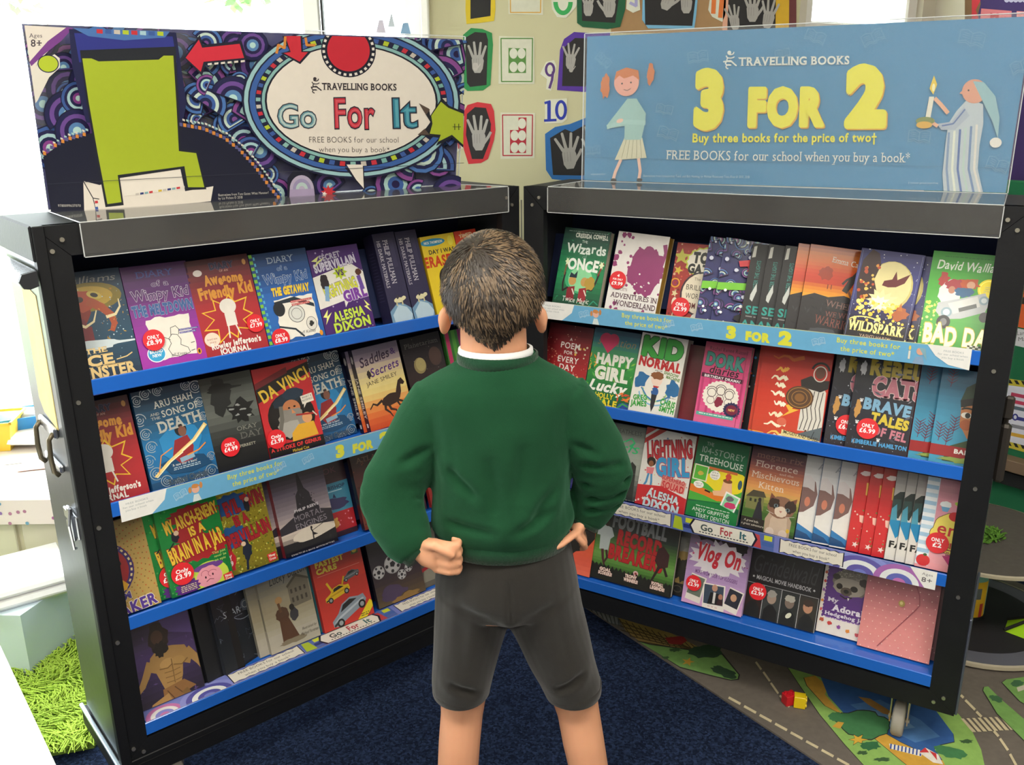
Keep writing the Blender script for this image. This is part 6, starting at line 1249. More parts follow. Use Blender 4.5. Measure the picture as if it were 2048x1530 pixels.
def banR(a):
    a.poly([(1150, 30), (2080, 10), (2080, 420), (1150, 400)], '3b86b4')
    for (x, y, s_, r_) in ((1208, 112, .9, 40), (1390, 102, 1.1, -8), (1630, 64, 1.1, 20), (1735, 66, 1.2, -25), (1942, 66, 1.4, 12), (1340, 254, 1.1, 15), (1842, 262, 1.2, 5), (1186, 290, .8, -5), (1330, 208, .9, 10), (2004, 320, 1.2, 20), (2036, 124, 1.2, -20), (1560, 100, .8, -10)): openbook(a, x, y, s_, r_, '6fa3c2')
    w = 'dfe4dc'
    a.text('TRAVELLING BOOKS', 1475, 115, 1696, 131, w, serif=True, bold=.03, rot=-.4)
    for i in range(5): a.arc(1458-i*.7, 106+i*7, 6+i % 2*2, 4, 2.4, w, 200-i*40, 380-i*30, n=8)
    a.ell(1455, 106, 4, 4, w); a.line([(1444, 124), (1458, 122), (1470, 132)], 2.8, w)
    y, o = 'e8e23a', 'd8a02c'
    for dx, dy, c in ((2.5, 2.5, o), (0, 0, y)):
        a.text('3', 1389+dx, 146+dy, 1446+dx, 248+dy, c, bold=.12, jit=0); a.text('FOR', 1496+dx, 180+dy, 1647+dx, 248+dy, c, bold=.12); a.text('2', 1696+dx, 140+dy, 1773+dx, 247+dy, c, bold=.12)
    a.text('Buy three books for the price of two†', 1386, 267, 1756, 284, y, bold=.03, rot=.2); a.text('FREE BOOKS for our school when you buy a book*', 1335, 303, 1824, 322, w, serif=True, rot=1)
    a.text('9780099637079', 1184, 345, 1214, 348, 'a8c4d4'); a.text('Illustrations from Unexpected Twist and Bah Humbug by Michael Rosen and Tony Ross © 2017, 2018', 1290, 349, 1504, 354, 'a8c4d4', rot=1); a.text('† Lowest priced item free', 1822, 365, 1882, 369, 'a8c4d4', rot=1)
    a.line([(1168, 312), (2040, 340)], .8, '33749c')
    # plain generic children: simple flat figures of about the same size and colours
    k = '2c3034'
    a.line([(1244, 318), (1234, 342), (1230, 358)], 6, 'ecc0ac'); a.line([(1280, 316), (1284, 340), (1282, 356)], 6, 'ecc0ac'); a.ell(1231, 358, 6, 3.5, k); a.ell(1283, 358, 6, 3.5, k)
    a.poly([(1250, 274), (1286, 274), (1296, 314), (1232, 318)], 'd4d0b4'); [a.line([(1254+i*7, 278), (1246+i*10, 314)], .8, '8a8a6c') for i in range(5)]
    a.poly([(1254, 196), (1272, 196), (1292, 226), (1290, 248), (1284, 278), (1250, 278), (1250, 250), (1214, 256), (1216, 246)], '9ec4c0'); a.line([(1216, 252), (1246, 242), (1290, 244)], 9, 'a6ccc8'); a.ell(1240, 240, 7, 4, 'ecc0ac', rot=-20)
    a.ell(1251, 164, 25, 27, 'eaa898'); a.poly([(1226, 160), (1230, 142), (1250, 134), (1274, 140), (1277, 160), (1264, 150), (1246, 156), (1236, 150)], 'd0763c'); a.blob(1209, 172, 9, 24, 'd0763c', seed=3, amp=.2); a.blob(1299, 148, 8, 20, 'd0763c', seed=4, amp=.2); a.ell(1242, 166, 1.8, 1.8, k); a.ell(1260, 164, 1.8, 1.8, k); a.line([(1246, 178), (1253, 180), (1260, 176)], 1.2, k)
    a.poly([(1896, 404), (1890, 350), (1894, 290), (1898, 250), (1914, 224), (1936, 200), (1966, 212), (1968, 250), (1962, 292), (1960, 340), (1978, 408)], 'b8c4cc')
    for i in range(6): a.line([(1900+i*11, 268-i*3), (1898+i*11, 340), (1906+i*13, 404)], 4.5, ['7a94b8', 'dfe4d4', '4a6aa8', 'b4ccc4', '6a88b4', 'dcd8d0'][i])
    a.poly([(1928, 216), (1940, 234), (1912, 262), (1884, 262), (1876, 250), (1904, 246)], 'a8b4c4'); a.line([(1930, 222), (1908, 250), (1886, 254)], 3, '5a74a8'); a.line([(1876, 254), (1864, 246)], 7, 'e8b090'); a.line([(1896, 228), (1882, 212), (1870, 200)], 8, 'e8b090')
    a.ell(1948, 186, 25, 24, 'd99a80'); a.poly([(1944, 166), (1966, 168), (1990, 196), (2000, 238), (1998, 280), (1986, 246), (1970, 216), (1962, 200)], '8fb8c0'); a.ell(1994, 288, 12, 10, 'e4e0d8'); a.ell(1936, 184, 1.8, 1.8, k); a.poly([(1924, 184), (1918, 190), (1925, 192)], 'd99a80')
    a.poly([(1858, 196), (1868, 196), (1862, 238), (1852, 238)], 'e4e0d0'); a.poly([(1866, 154), (1873, 172), (1866, 192), (1858, 180)], 'e8c83c'); a.ell(1866, 178, 3, 8, 'f4ecb0'); a.ell(1852, 244, 19, 8, '7a8a4c'); a.ell(1850, 252, 16, 7, 'd8a83c')
banner('R', banR, [(1168, 72), (2058, 38), (2018, 388), (1171, 358)], (.077, .190), (1.062, .249), -.017, .356, .073, 1.071, 'right header banner in blue with big yellow 3 FOR 2 lettering', 'clear acrylic stand holding the blue banner')

def strip(case, x0, x1, z0, z1, art, label, d=-.004, flat=None):
    W = (x1-x0)*1000; H = (z1-z0)*1000
    a = Art(W, H, dz=1.5e-5); art(a)
    root = empty('shelf_strip', CASE[case] @ (Matrix.Translation((x0, d, z1)) if flat is None else Matrix.Translation((x0, flat[0], flat[1])) @ Matrix.Rotation(-PI/2, 4, 'X'))); tag(root, label, 'shelf strip')
    me = MB().prism([(0, 0), (x1-x0, 0), (x1-x0, -(z1-z0)), (0, -(z1-z0))], .0002, .0009, axis='y').mesh('backing', PRINT); colour_box(me, 'd8d8d4'); link('backing', me, None, root)
    link('strip_print', a.mesh('strip_print', lambda x, y, l: (x/1000, -l, -y/1000)), None, root)
def s342(a):
    W, H = a.W, a.H; a.bg('6fb2dc'); a.rect(0, 0, W, 1.3, 'c8d0a0')
    a.poly([(0, 0), (95, 0), (88, H*.5), (60, H), (0, H)], 'f0efec'); a.text('FREE BOOKS', 12, 8, 56, 12, 'a8b0b4'); a.text('for our school when', 6, 15, 66, 19, 'a8b0b4'); a.text('you buy a book', 10, 22, 52, 26, 'a8b0b4')
    # generic child
    x = W*.155; a.ell(x, H*.42, 8, 8.5, 'eab49e'); a.blob(x, H*.26, 9, 4.5, 'd08a4c', seed=2, amp=.2); a.blob(x-12, H*.40, 3.4, 7, 'd08a4c', seed=3); a.blob(x+12, H*.28, 3.4, 7, 'd08a4c', seed=4); a.poly([(x-9, H), (x-5, H*.66), (x+5, H*.66), (x+10, H)], 'd8e4e4')
    y = 'e4e44a'
    a.text('Buy three books for', W*.225, H*.16, W*.355, H*.4, y, bold=.02); a.text('the price of two*', W*.235, H*.56, W*.345, H*.8, y, bold=.02)
    a.text('3', W*.49, H*.24, W*.512, H*.82, y, bold=.12, jit=0); a.text('FOR', W*.535, H*.4, W*.59, H*.82, y, bold=.12); a.text('2', W*.612, H*.2, W*.64, H*.82, y, bold=.12)
    a.text('Buy three books for', W*.735, H*.16, W*.865, H*.4, y, bold=.02); a.text('the price of two*', W*.745, H*.56, W*.855, H*.8, y, bold=.02)
    for px_ in (.12, .415, .345, .695): openbook(a, W*px_, H*.3, .75, -18, 'b8d8ec')
    x = W*.905; a.ell(x, H*.38, 8, 8, 'e0a890'); a.poly([(x-4, H*.2), (x+9, H*.22), (x+14, H*.8), (x+8, H*.6)], '8ab4c4'); a.poly([(x-14, H), (x-8, H*.66), (x+5, H*.6), (x+10, H)], '8aa8c8'); a.rect(x-23, H*.4, 4, H*.4, 'e8e4d8'); a.ell(x-21, H*.26, 2.4, 5, 'e8d060')
    a.poly([(W-84, 0), (W, 0), (W, H), (W-40, H*.86), (W-66, H*.5)], 'f0efec'); a.text('FREE BOOKS', W-52, 8, W-14, 12, 'a8b0b4'); a.text('for our school when', W-62, 15, W-6, 19, 'a8b0b4'); a.text('you buy a book', W-54, 22, W-12, 26, 'a8b0b4')
def sgo(a):
    W, H = a.W, a.H; a.bg('7d86cc')
    a.rainbow(W*.04, H*1.02, 40, ['c87ab4', 'e8e4e4', '8a8cd4', 'c87ab4'], 0, 180, .9); a.rainbow(W*.14, H*1.02, 66, ['8f94d8', '5a58a8', 'eceeee', '5a58a8', '7a82cc'], 0, 180, .75); a.rainbow(W*.84, H*1.05, 76, ['8f98dc', '6a62b0', 'eceef0', '6a62b0', '7a82cc'], 0, 180, .72); a.rainbow(W*.925, H*1.05, 56, ['b070b8', 'eceef0', '6a70c0', 'c878b8'], 0, 180, .8)
    def zig(x0, x1, y0, y1, c='efe8da'):
        n = 14; p = [(x0+(x1-x0)*i/n, y0+(3.2 if i % 2 else 0)) for i in range(n+1)]+[(x1-(x1-x0)*i/n, y1-(3.2 if i % 2 else 0)) for i in range(n+1)]
        a.poly([(x+(1.2 if x > (x0+x1)/2 else -1.2)*2, y+(1.6 if y > (y0+y1)/2 else -1.6)) for x, y in p], '26263a'); a.poly(p, c)
    for x0, x1 in ((.20, .375), (.655, .80)):
        zig(W*x0, W*x1, H*.1, H*.9); a.text('FREE BOOKS for our school', W*(x0+.02), H*.24, W*(x1-.015), H*.42, '5a5450'); a.text('when you buy a book*', W*(x0+.03), H*.56, W*(x1-.03), H*.74, '5a5450')
    for x, c1, c2 in ((.40, LG, '2c3a80'), (.60, 'c84a50', '4a6ab0')):
        a.rect(W*(x-.02), 0, W*.06, H, '5a6fb4'); a.rect(W*(x+.015), H*.1, W*.02, H*.3, 'd8e040'); a.rect(W*(x+.01), H*.5, W*.03, H*.24, c2); a.poly([(W*(x-.018), H*.9), (W*(x-.014), H*.1), (W*(x+.004), H*.16), (W*(x+.010), H*.95)], c1)
    a.poly([(W*.425, H*.5), (W*.435, H*.06), (W*.59, H*.06), (W*.60, H*.45), (W*.59, H*.96), (W*.435, H*.96)], '26263a'); a.poly([(W*.43, H*.5), (W*.44, H*.1), (W*.586, H*.1), (W*.594, H*.45), (W*.586, H*.92), (W*.44, H*.92)], 'f0ebe0')
    a.text('Go', W*.455, H*.28, W*.487, H*.66, '4a5a58', bold=.03); a.text('For', W*.505, H*.22, W*.537, H*.66, 'b8404a', bold=.03); a.text('It', W*.554, H*.22, W*.572, H*.66, '3a6a74', bold=.03)
    for i in range(16): a.rect(W*.452+i*W*.008, H*.75, W*.005, H*.06, '2a2a2a')
    a.poly([(W-56, 0), (W, 0), (W, H), (W-22, H)], 'f2f0ec'); a.text('Ages', W-30, H*.16, W-8, H*.30, '7a7478'); a.text('8+', W-30, H*.42, W-8, H*.68, '6a6468', bold=.02)
strip('L', .072, 1.062, LIP[2]-.045, LIP[2]+.001, s342, 'light blue 3 FOR 2 shelf strip on the second shelf of the left case', d=-.0015)
strip('R', .052, 1.053, LIP[1]-.042, LIP[1]+.003, s342, 'light blue 3 FOR 2 shelf strip under the top row of the right case', d=-.0015)
strip('R', .055, 1.050, LIP[3]-.042, LIP[3]+.002, sgo, 'lilac doodle shelf strip reading Go For It on the third shelf of the right case', d=-.0015)
strip('L', .060, 1.066, 0, .048, sgo, 'lilac doodle strip reading Go For It lying flat along the bottom left shelf', flat=(.050, LIP[4]+.0014))
# ------------------------------------------------------------------ projection of flat prints onto real planes
def cam_ray(px, py):
    return RT*((px-1024)/FPX) + UP*(-(py-765)/FPX) + _f
def on_z(px, py, z=0.0):
    d = cam_ray(px, py); t = (z-CAM_H)/d.z; return Vector((d.x*t, d.y*t, z))
def on_plane(px, py, P, n):
    d = cam_ray(px, py); O = Vector((0, 0, CAM_H)); t = (Vector(P)-O).dot(n)/d.dot(n); return O+d*t
# ------------------------------------------------------------------ road-print rug
RA = Vector((.20, 2.43)); RE = Vector((.581, -.814)); RP = Vector((.814, .581))
def rugmap(px, py):
    p = on_z(px, py, .005); q = Vector((p.x, p.y))-RA; return (q.dot(RE), q.dot(RP))
a = Art(1.62, 1.20, rugmap, dz=1.5e-5)
a.k += 1; a.bg('6a625a')
dk = '2c2c28'
g1, g2 = '74a054', '8cb45c'
a.poly([(1165, 1212), (1180, 1216), (1235, 1232), (1240, 1250), (1205, 1243)], '8a8c8c')
for i in range(7): a.line([(1182+i*9, 1219+i*2.4), (1196+i*7, 1240+i*2)], 2, '4a4c4c')
a.poly([(1236, 1236), (1300, 1246), (1345, 1268), (1400, 1296), (1380, 1302), (1280, 1284), (1252, 1262)], 'a08648')
for i in range(12): a.line([(1238+i*13, 1238+i*4.5), (1262+i*13, 1272+i*3.4)], 1.6, '4c3c1c')
for i in range(5): a.line([(1240, 1244+i*8), (1380+i*4, 1296+i*2)], 1.6, '4c3c1c')
a.poly([(1330, 1276), (1366, 1272), (1374, 1282), (1362, 1290), (1338, 1288)], 'a02c2c')
a.poly([(1276, 1282), (1300, 1288), (1400, 1302), (1446, 1308), (1480, 1350), (1478, 1360), (1462, 1362), (1420, 1352), (1360, 1336)], dk); a.poly([(1278, 1284), (1300, 1290), (1400, 1304), (1444, 1310), (1477, 1350), (1475, 1358), (1462, 1360), (1420, 1350), (1360, 1334)], g1)
a.blob(1412, 1304, 34, 13, '2c4a30', seed=3, amp=.16); a.blob(1448, 1344, 26, 9, '2c4a30', seed=5, amp=.2, rot=22); a.burst(1376, 1324, 14, 9, 5, .4, 'c89a34'); a.blob(1350, 1300, 12, 4, '3a5a34', seed=8, amp=.3); a.blob(1330, 1316, 8, 3, '3a5a34', seed=9, amp=.3)
w = 'cdbf9c'
for p, q in (((1512, 1325), (1522, 1339)), ((1527, 1345), (1539, 1362)), ((1542, 1367), (1556, 1387)), ((1560, 1392), (1578, 1414))): a.line([p, q], 4, w)
x, y = 1458, 1396
for i in range(9): a.line([(x+i*31, y+i*17.5), (x+22+i*31, y+12+i*17.5)], 5, w)
a.line([(1900+10, 1376), (1912+4, 1388)], 3, w)
isl = [(1572, 1330), (1600, 1372), (1640, 1430), (1690, 1490), (1745, 1550), (1975, 1560), (1962, 1500), (1945, 1465), (1918, 1430), (1880, 1400), (1790, 1360), (1700, 1335)]
a.poly([(p[0]-2, p[1]-1) for p in isl], dk); a.poly(isl, g2)
sand = [(1608, 1356), (1630, 1352), (1655, 1372), (1650, 1390), (1680, 1424), (1700, 1440), (1760, 1462), (1810, 1490), (1880, 1512), (1905, 1560), (1850, 1560), (1800, 1520), (1740, 1470), (1688, 1432), (1650, 1412), (1614, 1372)]
a.poly([(p[0]-1.5, p[1]) for p in sand], dk); a.poly(sand, 'cf9f3c')
pond = [(1640, 1352), (1690, 1340), (1780, 1362), (1870, 1420), (1906, 1468), (1908, 1484), (1880, 1490), (1868, 1498), (1884, 1520), (1850, 1508), (1800, 1484), (1745, 1452), (1690, 1430), (1656, 1392)]
a.poly([(p[0]+1, p[1]+1.5) for p in pond], dk); a.poly(pond, '2f5c9c'); a.poly([(1700, 1410), (1760, 1400), (1840, 1440), (1880, 1474), (1830, 1486), (1760, 1450)], '4a78b0'); a.poly([(1730, 1420), (1790, 1424), (1830, 1456), (1790, 1462)], '6a94bc')
a.poly([(1716, 1394), (1740, 1398), (1776, 1420), (1792, 1434), (1766, 1428), (1736, 1410)], 'a87c3c')
a.blob(1728, 1450, 56, 28, dk, seed=4, amp=.12, n=30, rot=8); a.blob(1728, 1450, 54, 26, '3f7a4a', seed=4, amp=.12, n=30, rot=8); a.blob(1672, 1434, 15, 9, '3f7a4a', seed=6, amp=.15); a.poly([(1664, 1454), (1676, 1444), (1688, 1446), (1680, 1458)], 'cf9f3c'); a.burst(1716, 1480, 20, 13, 6, .45, dk, seed=2); a.burst(1716, 1480, 18, 11, 6, .45, 'dcae3c', seed=2); a.blob(1740, 1492, 20, 9, '2f6a40', seed=8, amp=.2); a.blob(1900, 1505, 34, 11, '3f7a4a', seed=9, amp=.15, rot=14); a.blob(1765, 1520, 16, 4, '3a5a34', seed=3, amp=.3); a.blob(1724, 1506, 10, 4, '3a5a34', seed=5, amp=.3); a.blob(1932, 1484, 14, 4, '3a5a34', seed=7, amp=.3)
a.poly([(1778, 1488), (1846, 1502), (1842, 1514), (1780, 1498)], 'e8e4d8')
for i in range(9): a.line([(1782+i*7.4, 1489+i*1.6), (1781+i*7.4, 1498+i*1.8)], 3, '2c4a9c')
a.poly([(1838, 1506), (1850, 1496), (1876, 1510), (1886, 1530), (1866, 1526)], 'e4dcd4'); a.poly([(1838, 1506), (1850, 1496), (1858, 1506)], 'c8343a'); a.poly([(1858, 1502), (1872, 1508), (1874, 1522)], 'c8343a')
for i in range(9): a.poly([(1921+i*11.2, 1438-i*.5), (1927+i*11.2, 1438-i*.5), (1952+i*11, 1465-i*.6), (1944+i*11, 1465-i*.6)], w)
for p, q in (((1922, 1392), (1926, 1396)), ((1931, 1402), (1949, 1420)), ((1953, 1425), (1962, 1434)), ((1988, 1464), (1996, 1473)), ((2000, 1479), (2015, 1501)), ((2020, 1510), (2032, 1532))): a.line([p, q], 5, w)
for P in ([(1966, 1382), (1968, 1375), (1976, 1374), (2000, 1398), (2060, 1450), (2060, 1494), (1994, 1428)], [(2004, 1366), (2012, 1360), (2070, 1352), (2070, 1420), (2040, 1404)]): a.poly([(p[0]-1.5, p[1]) for p in P], dk); a.poly(P, g1)
for P in ([(2058, 1448), (2140, 1516), (2260, 1640), (2330, 1760), (2180, 1700), (2120, 1590), (2058, 1494)], [(1990, 1560), (2040, 1640), (2080, 1800), (1900, 1860), (1760, 1700), (1745, 1550)], [(2120, 1352), (2330, 1400), (2420, 1520), (2300, 1520), (2180, 1440)], [(1760, 1720), (1900, 1900), (1980, 2100), (1860, 2100), (1740, 1900)]): a.poly(P, g2)
for i in range(8): a.line([(2046+i*24, 1556+i*42), (2060+i*24, 1581+i*42)], 6, w)
a.blob(1992, 1399, 14, 6, '3f6a44', seed=3, amp=.2, rot=20); a.blob(2034, 1368, 14, 6, '3f6a44', seed=4, amp=.2); a.line([(2036, 1380), (2060, 1372)], 9, 'c8c0ac')
a.poly([(1980, 1196), (2070, 1236), (2070, 1256), (2010, 1224)], '5c7c4c'); a.poly([(2034, 1230), (2070, 1238), (2070, 1262)], 'a83a34'); a.arc(1990, 1300, 130, 34, 3, 'b8ae98', 200, 340)
rug = empty('play_rug'); tag(rug, 'children\'s play rug printed with roads, a pond and a zebra crossing', 'rug')
def rw(s_, t_, z): p = RA+RE*s_+RP*t_; return (p.x, p.y, z)
mb = MB(); mb.add([rw(0, 0, 0), rw(1.62, 0, 0), rw(1.62, 1.20, 0), rw(0, .66, 0), rw(0, 0, .005), rw(1.62, 0, .005), rw(1.62, 1.20, .005), rw(.42, 1.20, .005), rw(0, .66, .005), rw(.42, 1.20, 0)], [(4, 5, 6, 7, 8), (0, 1, 5, 4), (1, 2, 6, 5), (2, 9, 7, 6), (9, 3, 8, 7), (3, 0, 4, 8)])
me = mb.mesh('pile_base', CLOTHP); colour_box(me, '6a625a'); link('pile_base', me, None, rug)
# keep the print inside the rug outline
keep = [i for i, f in enumerate(a.f) if i > 0 and all(a.v[j][1] < .66+(1.20-.66)*min(1, a.v[j][0]/.42)+.001 for j in f)]
a.f = [a.f[i] for i in keep]; a.c = [a.c[i] for i in keep]
link('rug_print', a.mesh('rug_print', lambda s_, t_, l: rw(s_, t_, .0054+l), CLOTHP), None, rug)
# toy bricks on the rug
def toy_brick(px, py, c, label, rz, grp):
    p = on_z(px, py, .006); m = plain('toy plastic', c, .3)
    t = empty('toy_brick', loc=(p.x, p.y, .0062), rz=rz); tag(t, label, 'toy', grp)
    mb = MB().box(-.016, .016, -.012, .012, 0, .028, bev=.001); mb.build('block', m, t)
    s_ = MB()
    for x in (-.008, .008):
        for y in (-.006, .006): s_.cyl((x, y, .028), .0045, .003, n=10)
    s_.build('stud', m, t); return t
toy_brick(1578, 1406, 'c8202c', 'small red toy brick on the rug, joined to a yellow one', .3, None)
q = toy_brick(1591, 1412, 'e8c81c', 'small yellow toy brick on the rug, joined to a red one', -.25, None); q.rotation_euler = (0, R(90), -.3); q.location.z = .0225; q.location.x -= .004; q.location.y += .004

# ------------------------------------------------------------------ round two-tier play table on the right
TB_ = Vector((1.34, 2.32, 0))
pt_ = empty('play_table', loc=(TB_.x, TB_.y, 0)); tag(pt_, 'low round two-tier play table with a painted central column, right of the cases', 'play table')
md = plain('charcoal speckled board', '56504c', .85, bump=.2, bscale=300, var=.2, vscale=60); mrim = plain('pale wooden rim', 'b8ae98', .6)
MB().lathe([(0, .012), (.262, .012), (.262, .022), (0, .022)], n=64).build('lower_tier', plain('grey ring', '62636e', .8, var=.15), pt_)
MB().lathe([(.263, .010), (.270, .012), (.270, .022), (.263, .024)], n=64).build('lower_rim', mrim, pt_)
MB().lathe([(0, .0225), (.205, .0225), (.205, .0245), (0, .0245)], n=64).build('lower_disc', plain('dark road disc', '262428', .7, var=.2), pt_)
MB().lathe([(0, .272), (.243, .272), (.243, .280), (0, .280)], n=64).build('upper_tier', md, pt_)
MB().lathe([(.244, .270), (.250, .272), (.250, .280), (.244, .282)], n=64).build('upper_rim', mrim, pt_)
MB().lathe([(.046, .024), (.046, .272)], n=32).build('column', plain('teal painted column', '6fa8a4', .6, var=.05), pt_, smooth=True)
# painted house on the column, wrapped on its surface
def wrap(a0, a1, z0, z1, r, c, n=6, nm='painted_panel'):
    mb = MB(); vs = []
    for i in range(n+1):
        t = a0+(a1-a0)*i/n; vs += [(r*math.cos(t), r*math.sin(t), z0), (r*math.cos(t), r*math.sin(t), z1)]
    mb.add(vs, [(2*i, 2*i+2, 2*i+3, 2*i+1) for i in range(n)]); return mb
ca_ = math.atan2(-TB_.y, -TB_.x)
house = wrap(ca_+.25, ca_+1.25, .035, .15, .0466, None).build('painted_house', plain('yellow paint', 'd8aa1c', .6), pt_)
mb = MB(); rr = .0468
mb.add([(rr*math.cos(ca_+.15), rr*math.sin(ca_+.15), .15), (rr*math.cos(ca_+1.35), rr*math.sin(ca_+1.35), .15), (rr*math.cos(ca_+1.1), rr*math.sin(ca_+1.1), .185), (rr*math.cos(ca_+.75), rr*math.sin(ca_+.75), .2), (rr*math.cos(ca_+.45), rr*math.sin(ca_+.45), .185)], [(0, 1, 2, 3, 4)])
mb.build('painted_roof', plain('red paint', '9c2028', .6), house); wrap(ca_+.45, ca_+.75, .095, .13, .0472, None, 3).build('painted_window', plain('grey paint', '5c6264', .6), house); wrap(ca_+.75, ca_+1.0, .036, .08, .0472, None, 3).build('painted_door', plain('dark red paint', 'a8302c', .6), house)
MB().lathe([(.045, .024), (.05, .024), (.05, .036), (.046, .036)], n=32).build('column_base', plain('black ring', '17171a', .6), pt_)
fl = leaf_cloud('turf_patch', (-.01, -.0, .286), (.085, .06, .008), 900, .008, plain('artificial turf', '5a8a2c', .9, var=.4, vscale=60), seed=4, parent=pt_); fl['kind'] = 'stuff'
t = MB().box(-.028, .028, -.02, .02, 0, .028, bev=.008).build('wooden_block', plain('pale grey block', 'a39c8e', .8, var=.1)); t.location = (1.415, 2.43, .0252); t.rotation_euler = (0, 0, .4); tag(t, 'small pale grey block standing on the lower tier of the play table', 'toy')
cp = empty('toy_tent', loc=(1.50, 2.22, .025)); tag(cp, 'lime green folded toy with black straps on the play table\'s lower tier', 'toy')
lime = plain('lime nylon', 'a8dc14', .5)
MB().prism([(-.10, -.05), (-.02, -.075), (.08, -.06), (.12, .0), (.08, .06), (-.05, .055)], 0, .012, bev if False else 0) if False else None
mb = MB(); mb.add([(-.10, -.0, 0), (-.03, -.075, 0), (.09, -.06, 0), (.12, .02, 0), (.06, .07, 0), (-.06, .055, 0), (-.005, -.0, .045), (.05, .005, .05)], [(0, 1, 6), (1, 2, 7, 6), (2, 3, 7), (3, 4, 7), (4, 5, 6, 7), (5, 0, 6), (0, 5, 4, 3, 2, 1)]); mb.build('fabric', lime, cp)
MB().tube([(-.10, 0, .004), (-.005, 0, .048), (.05, .005, .053), (.12, .02, .006)], .005, n=6).tube([(-.06, .055, .004), (-.005, 0, .049), (.09, -.06, .004)], .004, n=6).build('strap', plain('black strap', '151515', .7), cp)

# ------------------------------------------------------------------ green display board at the far right
NB = Vector((1.98, 2.205, 0)); MBD = Matrix.Translation(NB) @ Matrix.Rotation(math.atan2(.787, -.617), 4, 'Z'); MBDi = MBD.inverted()
nb = Vector((-.787, -.617, 0))
def brd(px, py, off=0.0):
    p = MBDi @ on_plane(px, py, NB+nb*off, nb); return (p.x, p.z)
bd = empty('display_board', MBD); tag(bd, 'tall green felt-covered display board at the right edge of the room', 'display board')
MB().box(-.2, 1.0, -.03, 0, .0, 1.24, bev=.004).build('felt_panel', plain('green felt', '1c6a44', .95, bump=.3, bscale=400, var=.12), bd)
x0, z0 = brd(1990, 925); x1, z1 = brd(2048, 925)
MB().box(-.2, 1.0, 0, .05, brd(2030, 936)[1], brd(2030, 912)[1], bev=.003).build('ledge', plain('brown wooden ledge', '7a6450', .6, var=.15), bd)
MB().box(-.2, 1.0, 0, .03, brd(2030, 968)[1], brd(2030, 942)[1]).build('groove', plain('black trim', '101214', .7), bd)
a = Art(1.2, 1.3, lambda px, py: (lambda p: (1.0-p[0], 1.3-p[1]))(brd(px, py)), dz=3e-5)
def onboard(name, label, poly, base, fn, cat='poster', grp=None):
    A = Art(1.2, 1.4, lambda px, py: (lambda p: (1.0-p[0], 1.4-p[1]))(brd(px, py)), dz=3e-5)
    A.poly(poly, base); fn(A)
    o = empty(name, MBD); tag(o, label, cat, grp)
    link('print', A.mesh(name, lambda x, y, l: (1.0-x, .0012+l, 1.4-y), PAPER), None, o)
    back = [brd(*p) for p in poly]; me = MB().prism(back, .0002, .0011, axis='y').mesh('sheet', PAPER); colour_box(me, base if isinstance(base, str) else 'e0e0e0'); link('sheet', me, None, o)
def tools(A):
    for i in range(9): A.poly([(2000+i*14, 757+i*1.5), (2007+i*14, 758+i*1.5), (2012+i*14, 766+i*1.5), (2005+i*14, 765+i*1.5)], '1c1c18'); A.poly([(1984+i*14, 874+i*3.2), (1991+i*14, 876+i*3.2), (1996+i*14, 886+i*3.2), (1989+i*14, 884+i*3.2)], '1c1c18')
    A.poly([(2000, 768), (2110, 782), (2100, 904), (1984, 874)], 'dcdcea')
    for y, c in ((788, 'b83a5a'), (802, 'c84060'), (814, '5a6a78'), (834, '3a3c8c'), (851, '8a8a94'), (868, 'd8a83a')): A.line([(2024, y), (2075, y+11)], 7, c)
    A.ell(2031, 834, 6, 7, '3a3c8c'); A.ell(2031, 834, 3, 4, 'dcdcea')
onboard('tool_poster', 'white poster of coloured hand tools with a black and yellow hazard border', [(1996, 754), (2115, 772), (2105, 920), (1978, 884)], 'c8b83a', tools)
onboard('orange_poster', 'orange sheet at the top of the green board', [(2024, 500), (2110, 510), (2105, 668), (2018, 650)], 'e0602a', lambda A: A.line([(2040, 600), (2052, 602)], 14, '2a2420'))
onboard('name_label', 'white label with grey writing under the orange sheet', [(2014, 652), (2110, 672), (2108, 708), (2008, 686)], 'd8d8dc', lambda A: (A.text('Language', 2034, 662, 2075, 670, '6a6a70'), A.text('Maths', 2036, 674, 2070, 682, '6a6a70')))
# purple and red wall display above
nr = Vector((-dirr.y, dirr.x, 0)); nr = nr if nr.dot(-PC) > 0 else -nr
TRi = TRW.inverted(); sgn = 1 if (TRi.to_3x3() @ nr).y > 0 else -1
def wr(px, py): p = TRi @ on_plane(px, py, PC, nr); return (p.x, p.z)
def onwall(name, label, poly, base, fn, mapf, T, sg, cat, off=0.0, grp=None, mat=None):
    A = Art(9, 9, lambda px, py: (lambda p: (p[0]+4.5, 6-p[1]))(mapf(px, py)), dz=6e-5)
    fn(A)
    o = empty(name, T); tag(o, label, cat, grp)
    if A.f: link('print', A.mesh(name, lambda x, y, l: (x-4.5, sg*(off+.0016+l), 6-y), mat or PAPER), None, o)
    me = MB().prism([mapf(*p) for p in poly], min(sg*(off+.0004), sg*(off+.0014)), max(sg*(off+.0004), sg*(off+.0014)), axis='y').mesh('backing', mat or PAPER); colour_box(me, base); link('backing', me, None, o); return o
def purple(A):
    A.poly([(1944, -40), (1958, -40), (1962, 0), (1952, 20), (1960, 45), (1960, 420), (1944, 420)], 'c8303c'); A.poly([(1956, -40), (2200, -60), (2200, 440), (1962, 420), (1966, 60), (1956, 30), (1962, 8)], '3a2462')
    A.poly([(1963, 17), (2024, 22), (2022, 70), (1958, 66)], 'd87880'); A.text('M', 1980, 26, 1998, 38, 'c0303c', bold=.03); A.text('u', 2002, 30, 2012, 38, 'b85a6a'); A.poly([(2034, 22), (2090, 26), (2090, 90), (2032, 84)], 'd88a8c'); [A.ell(2014+i*9, 0, 5, 5, 'b8b4d0') for i in range(5)]
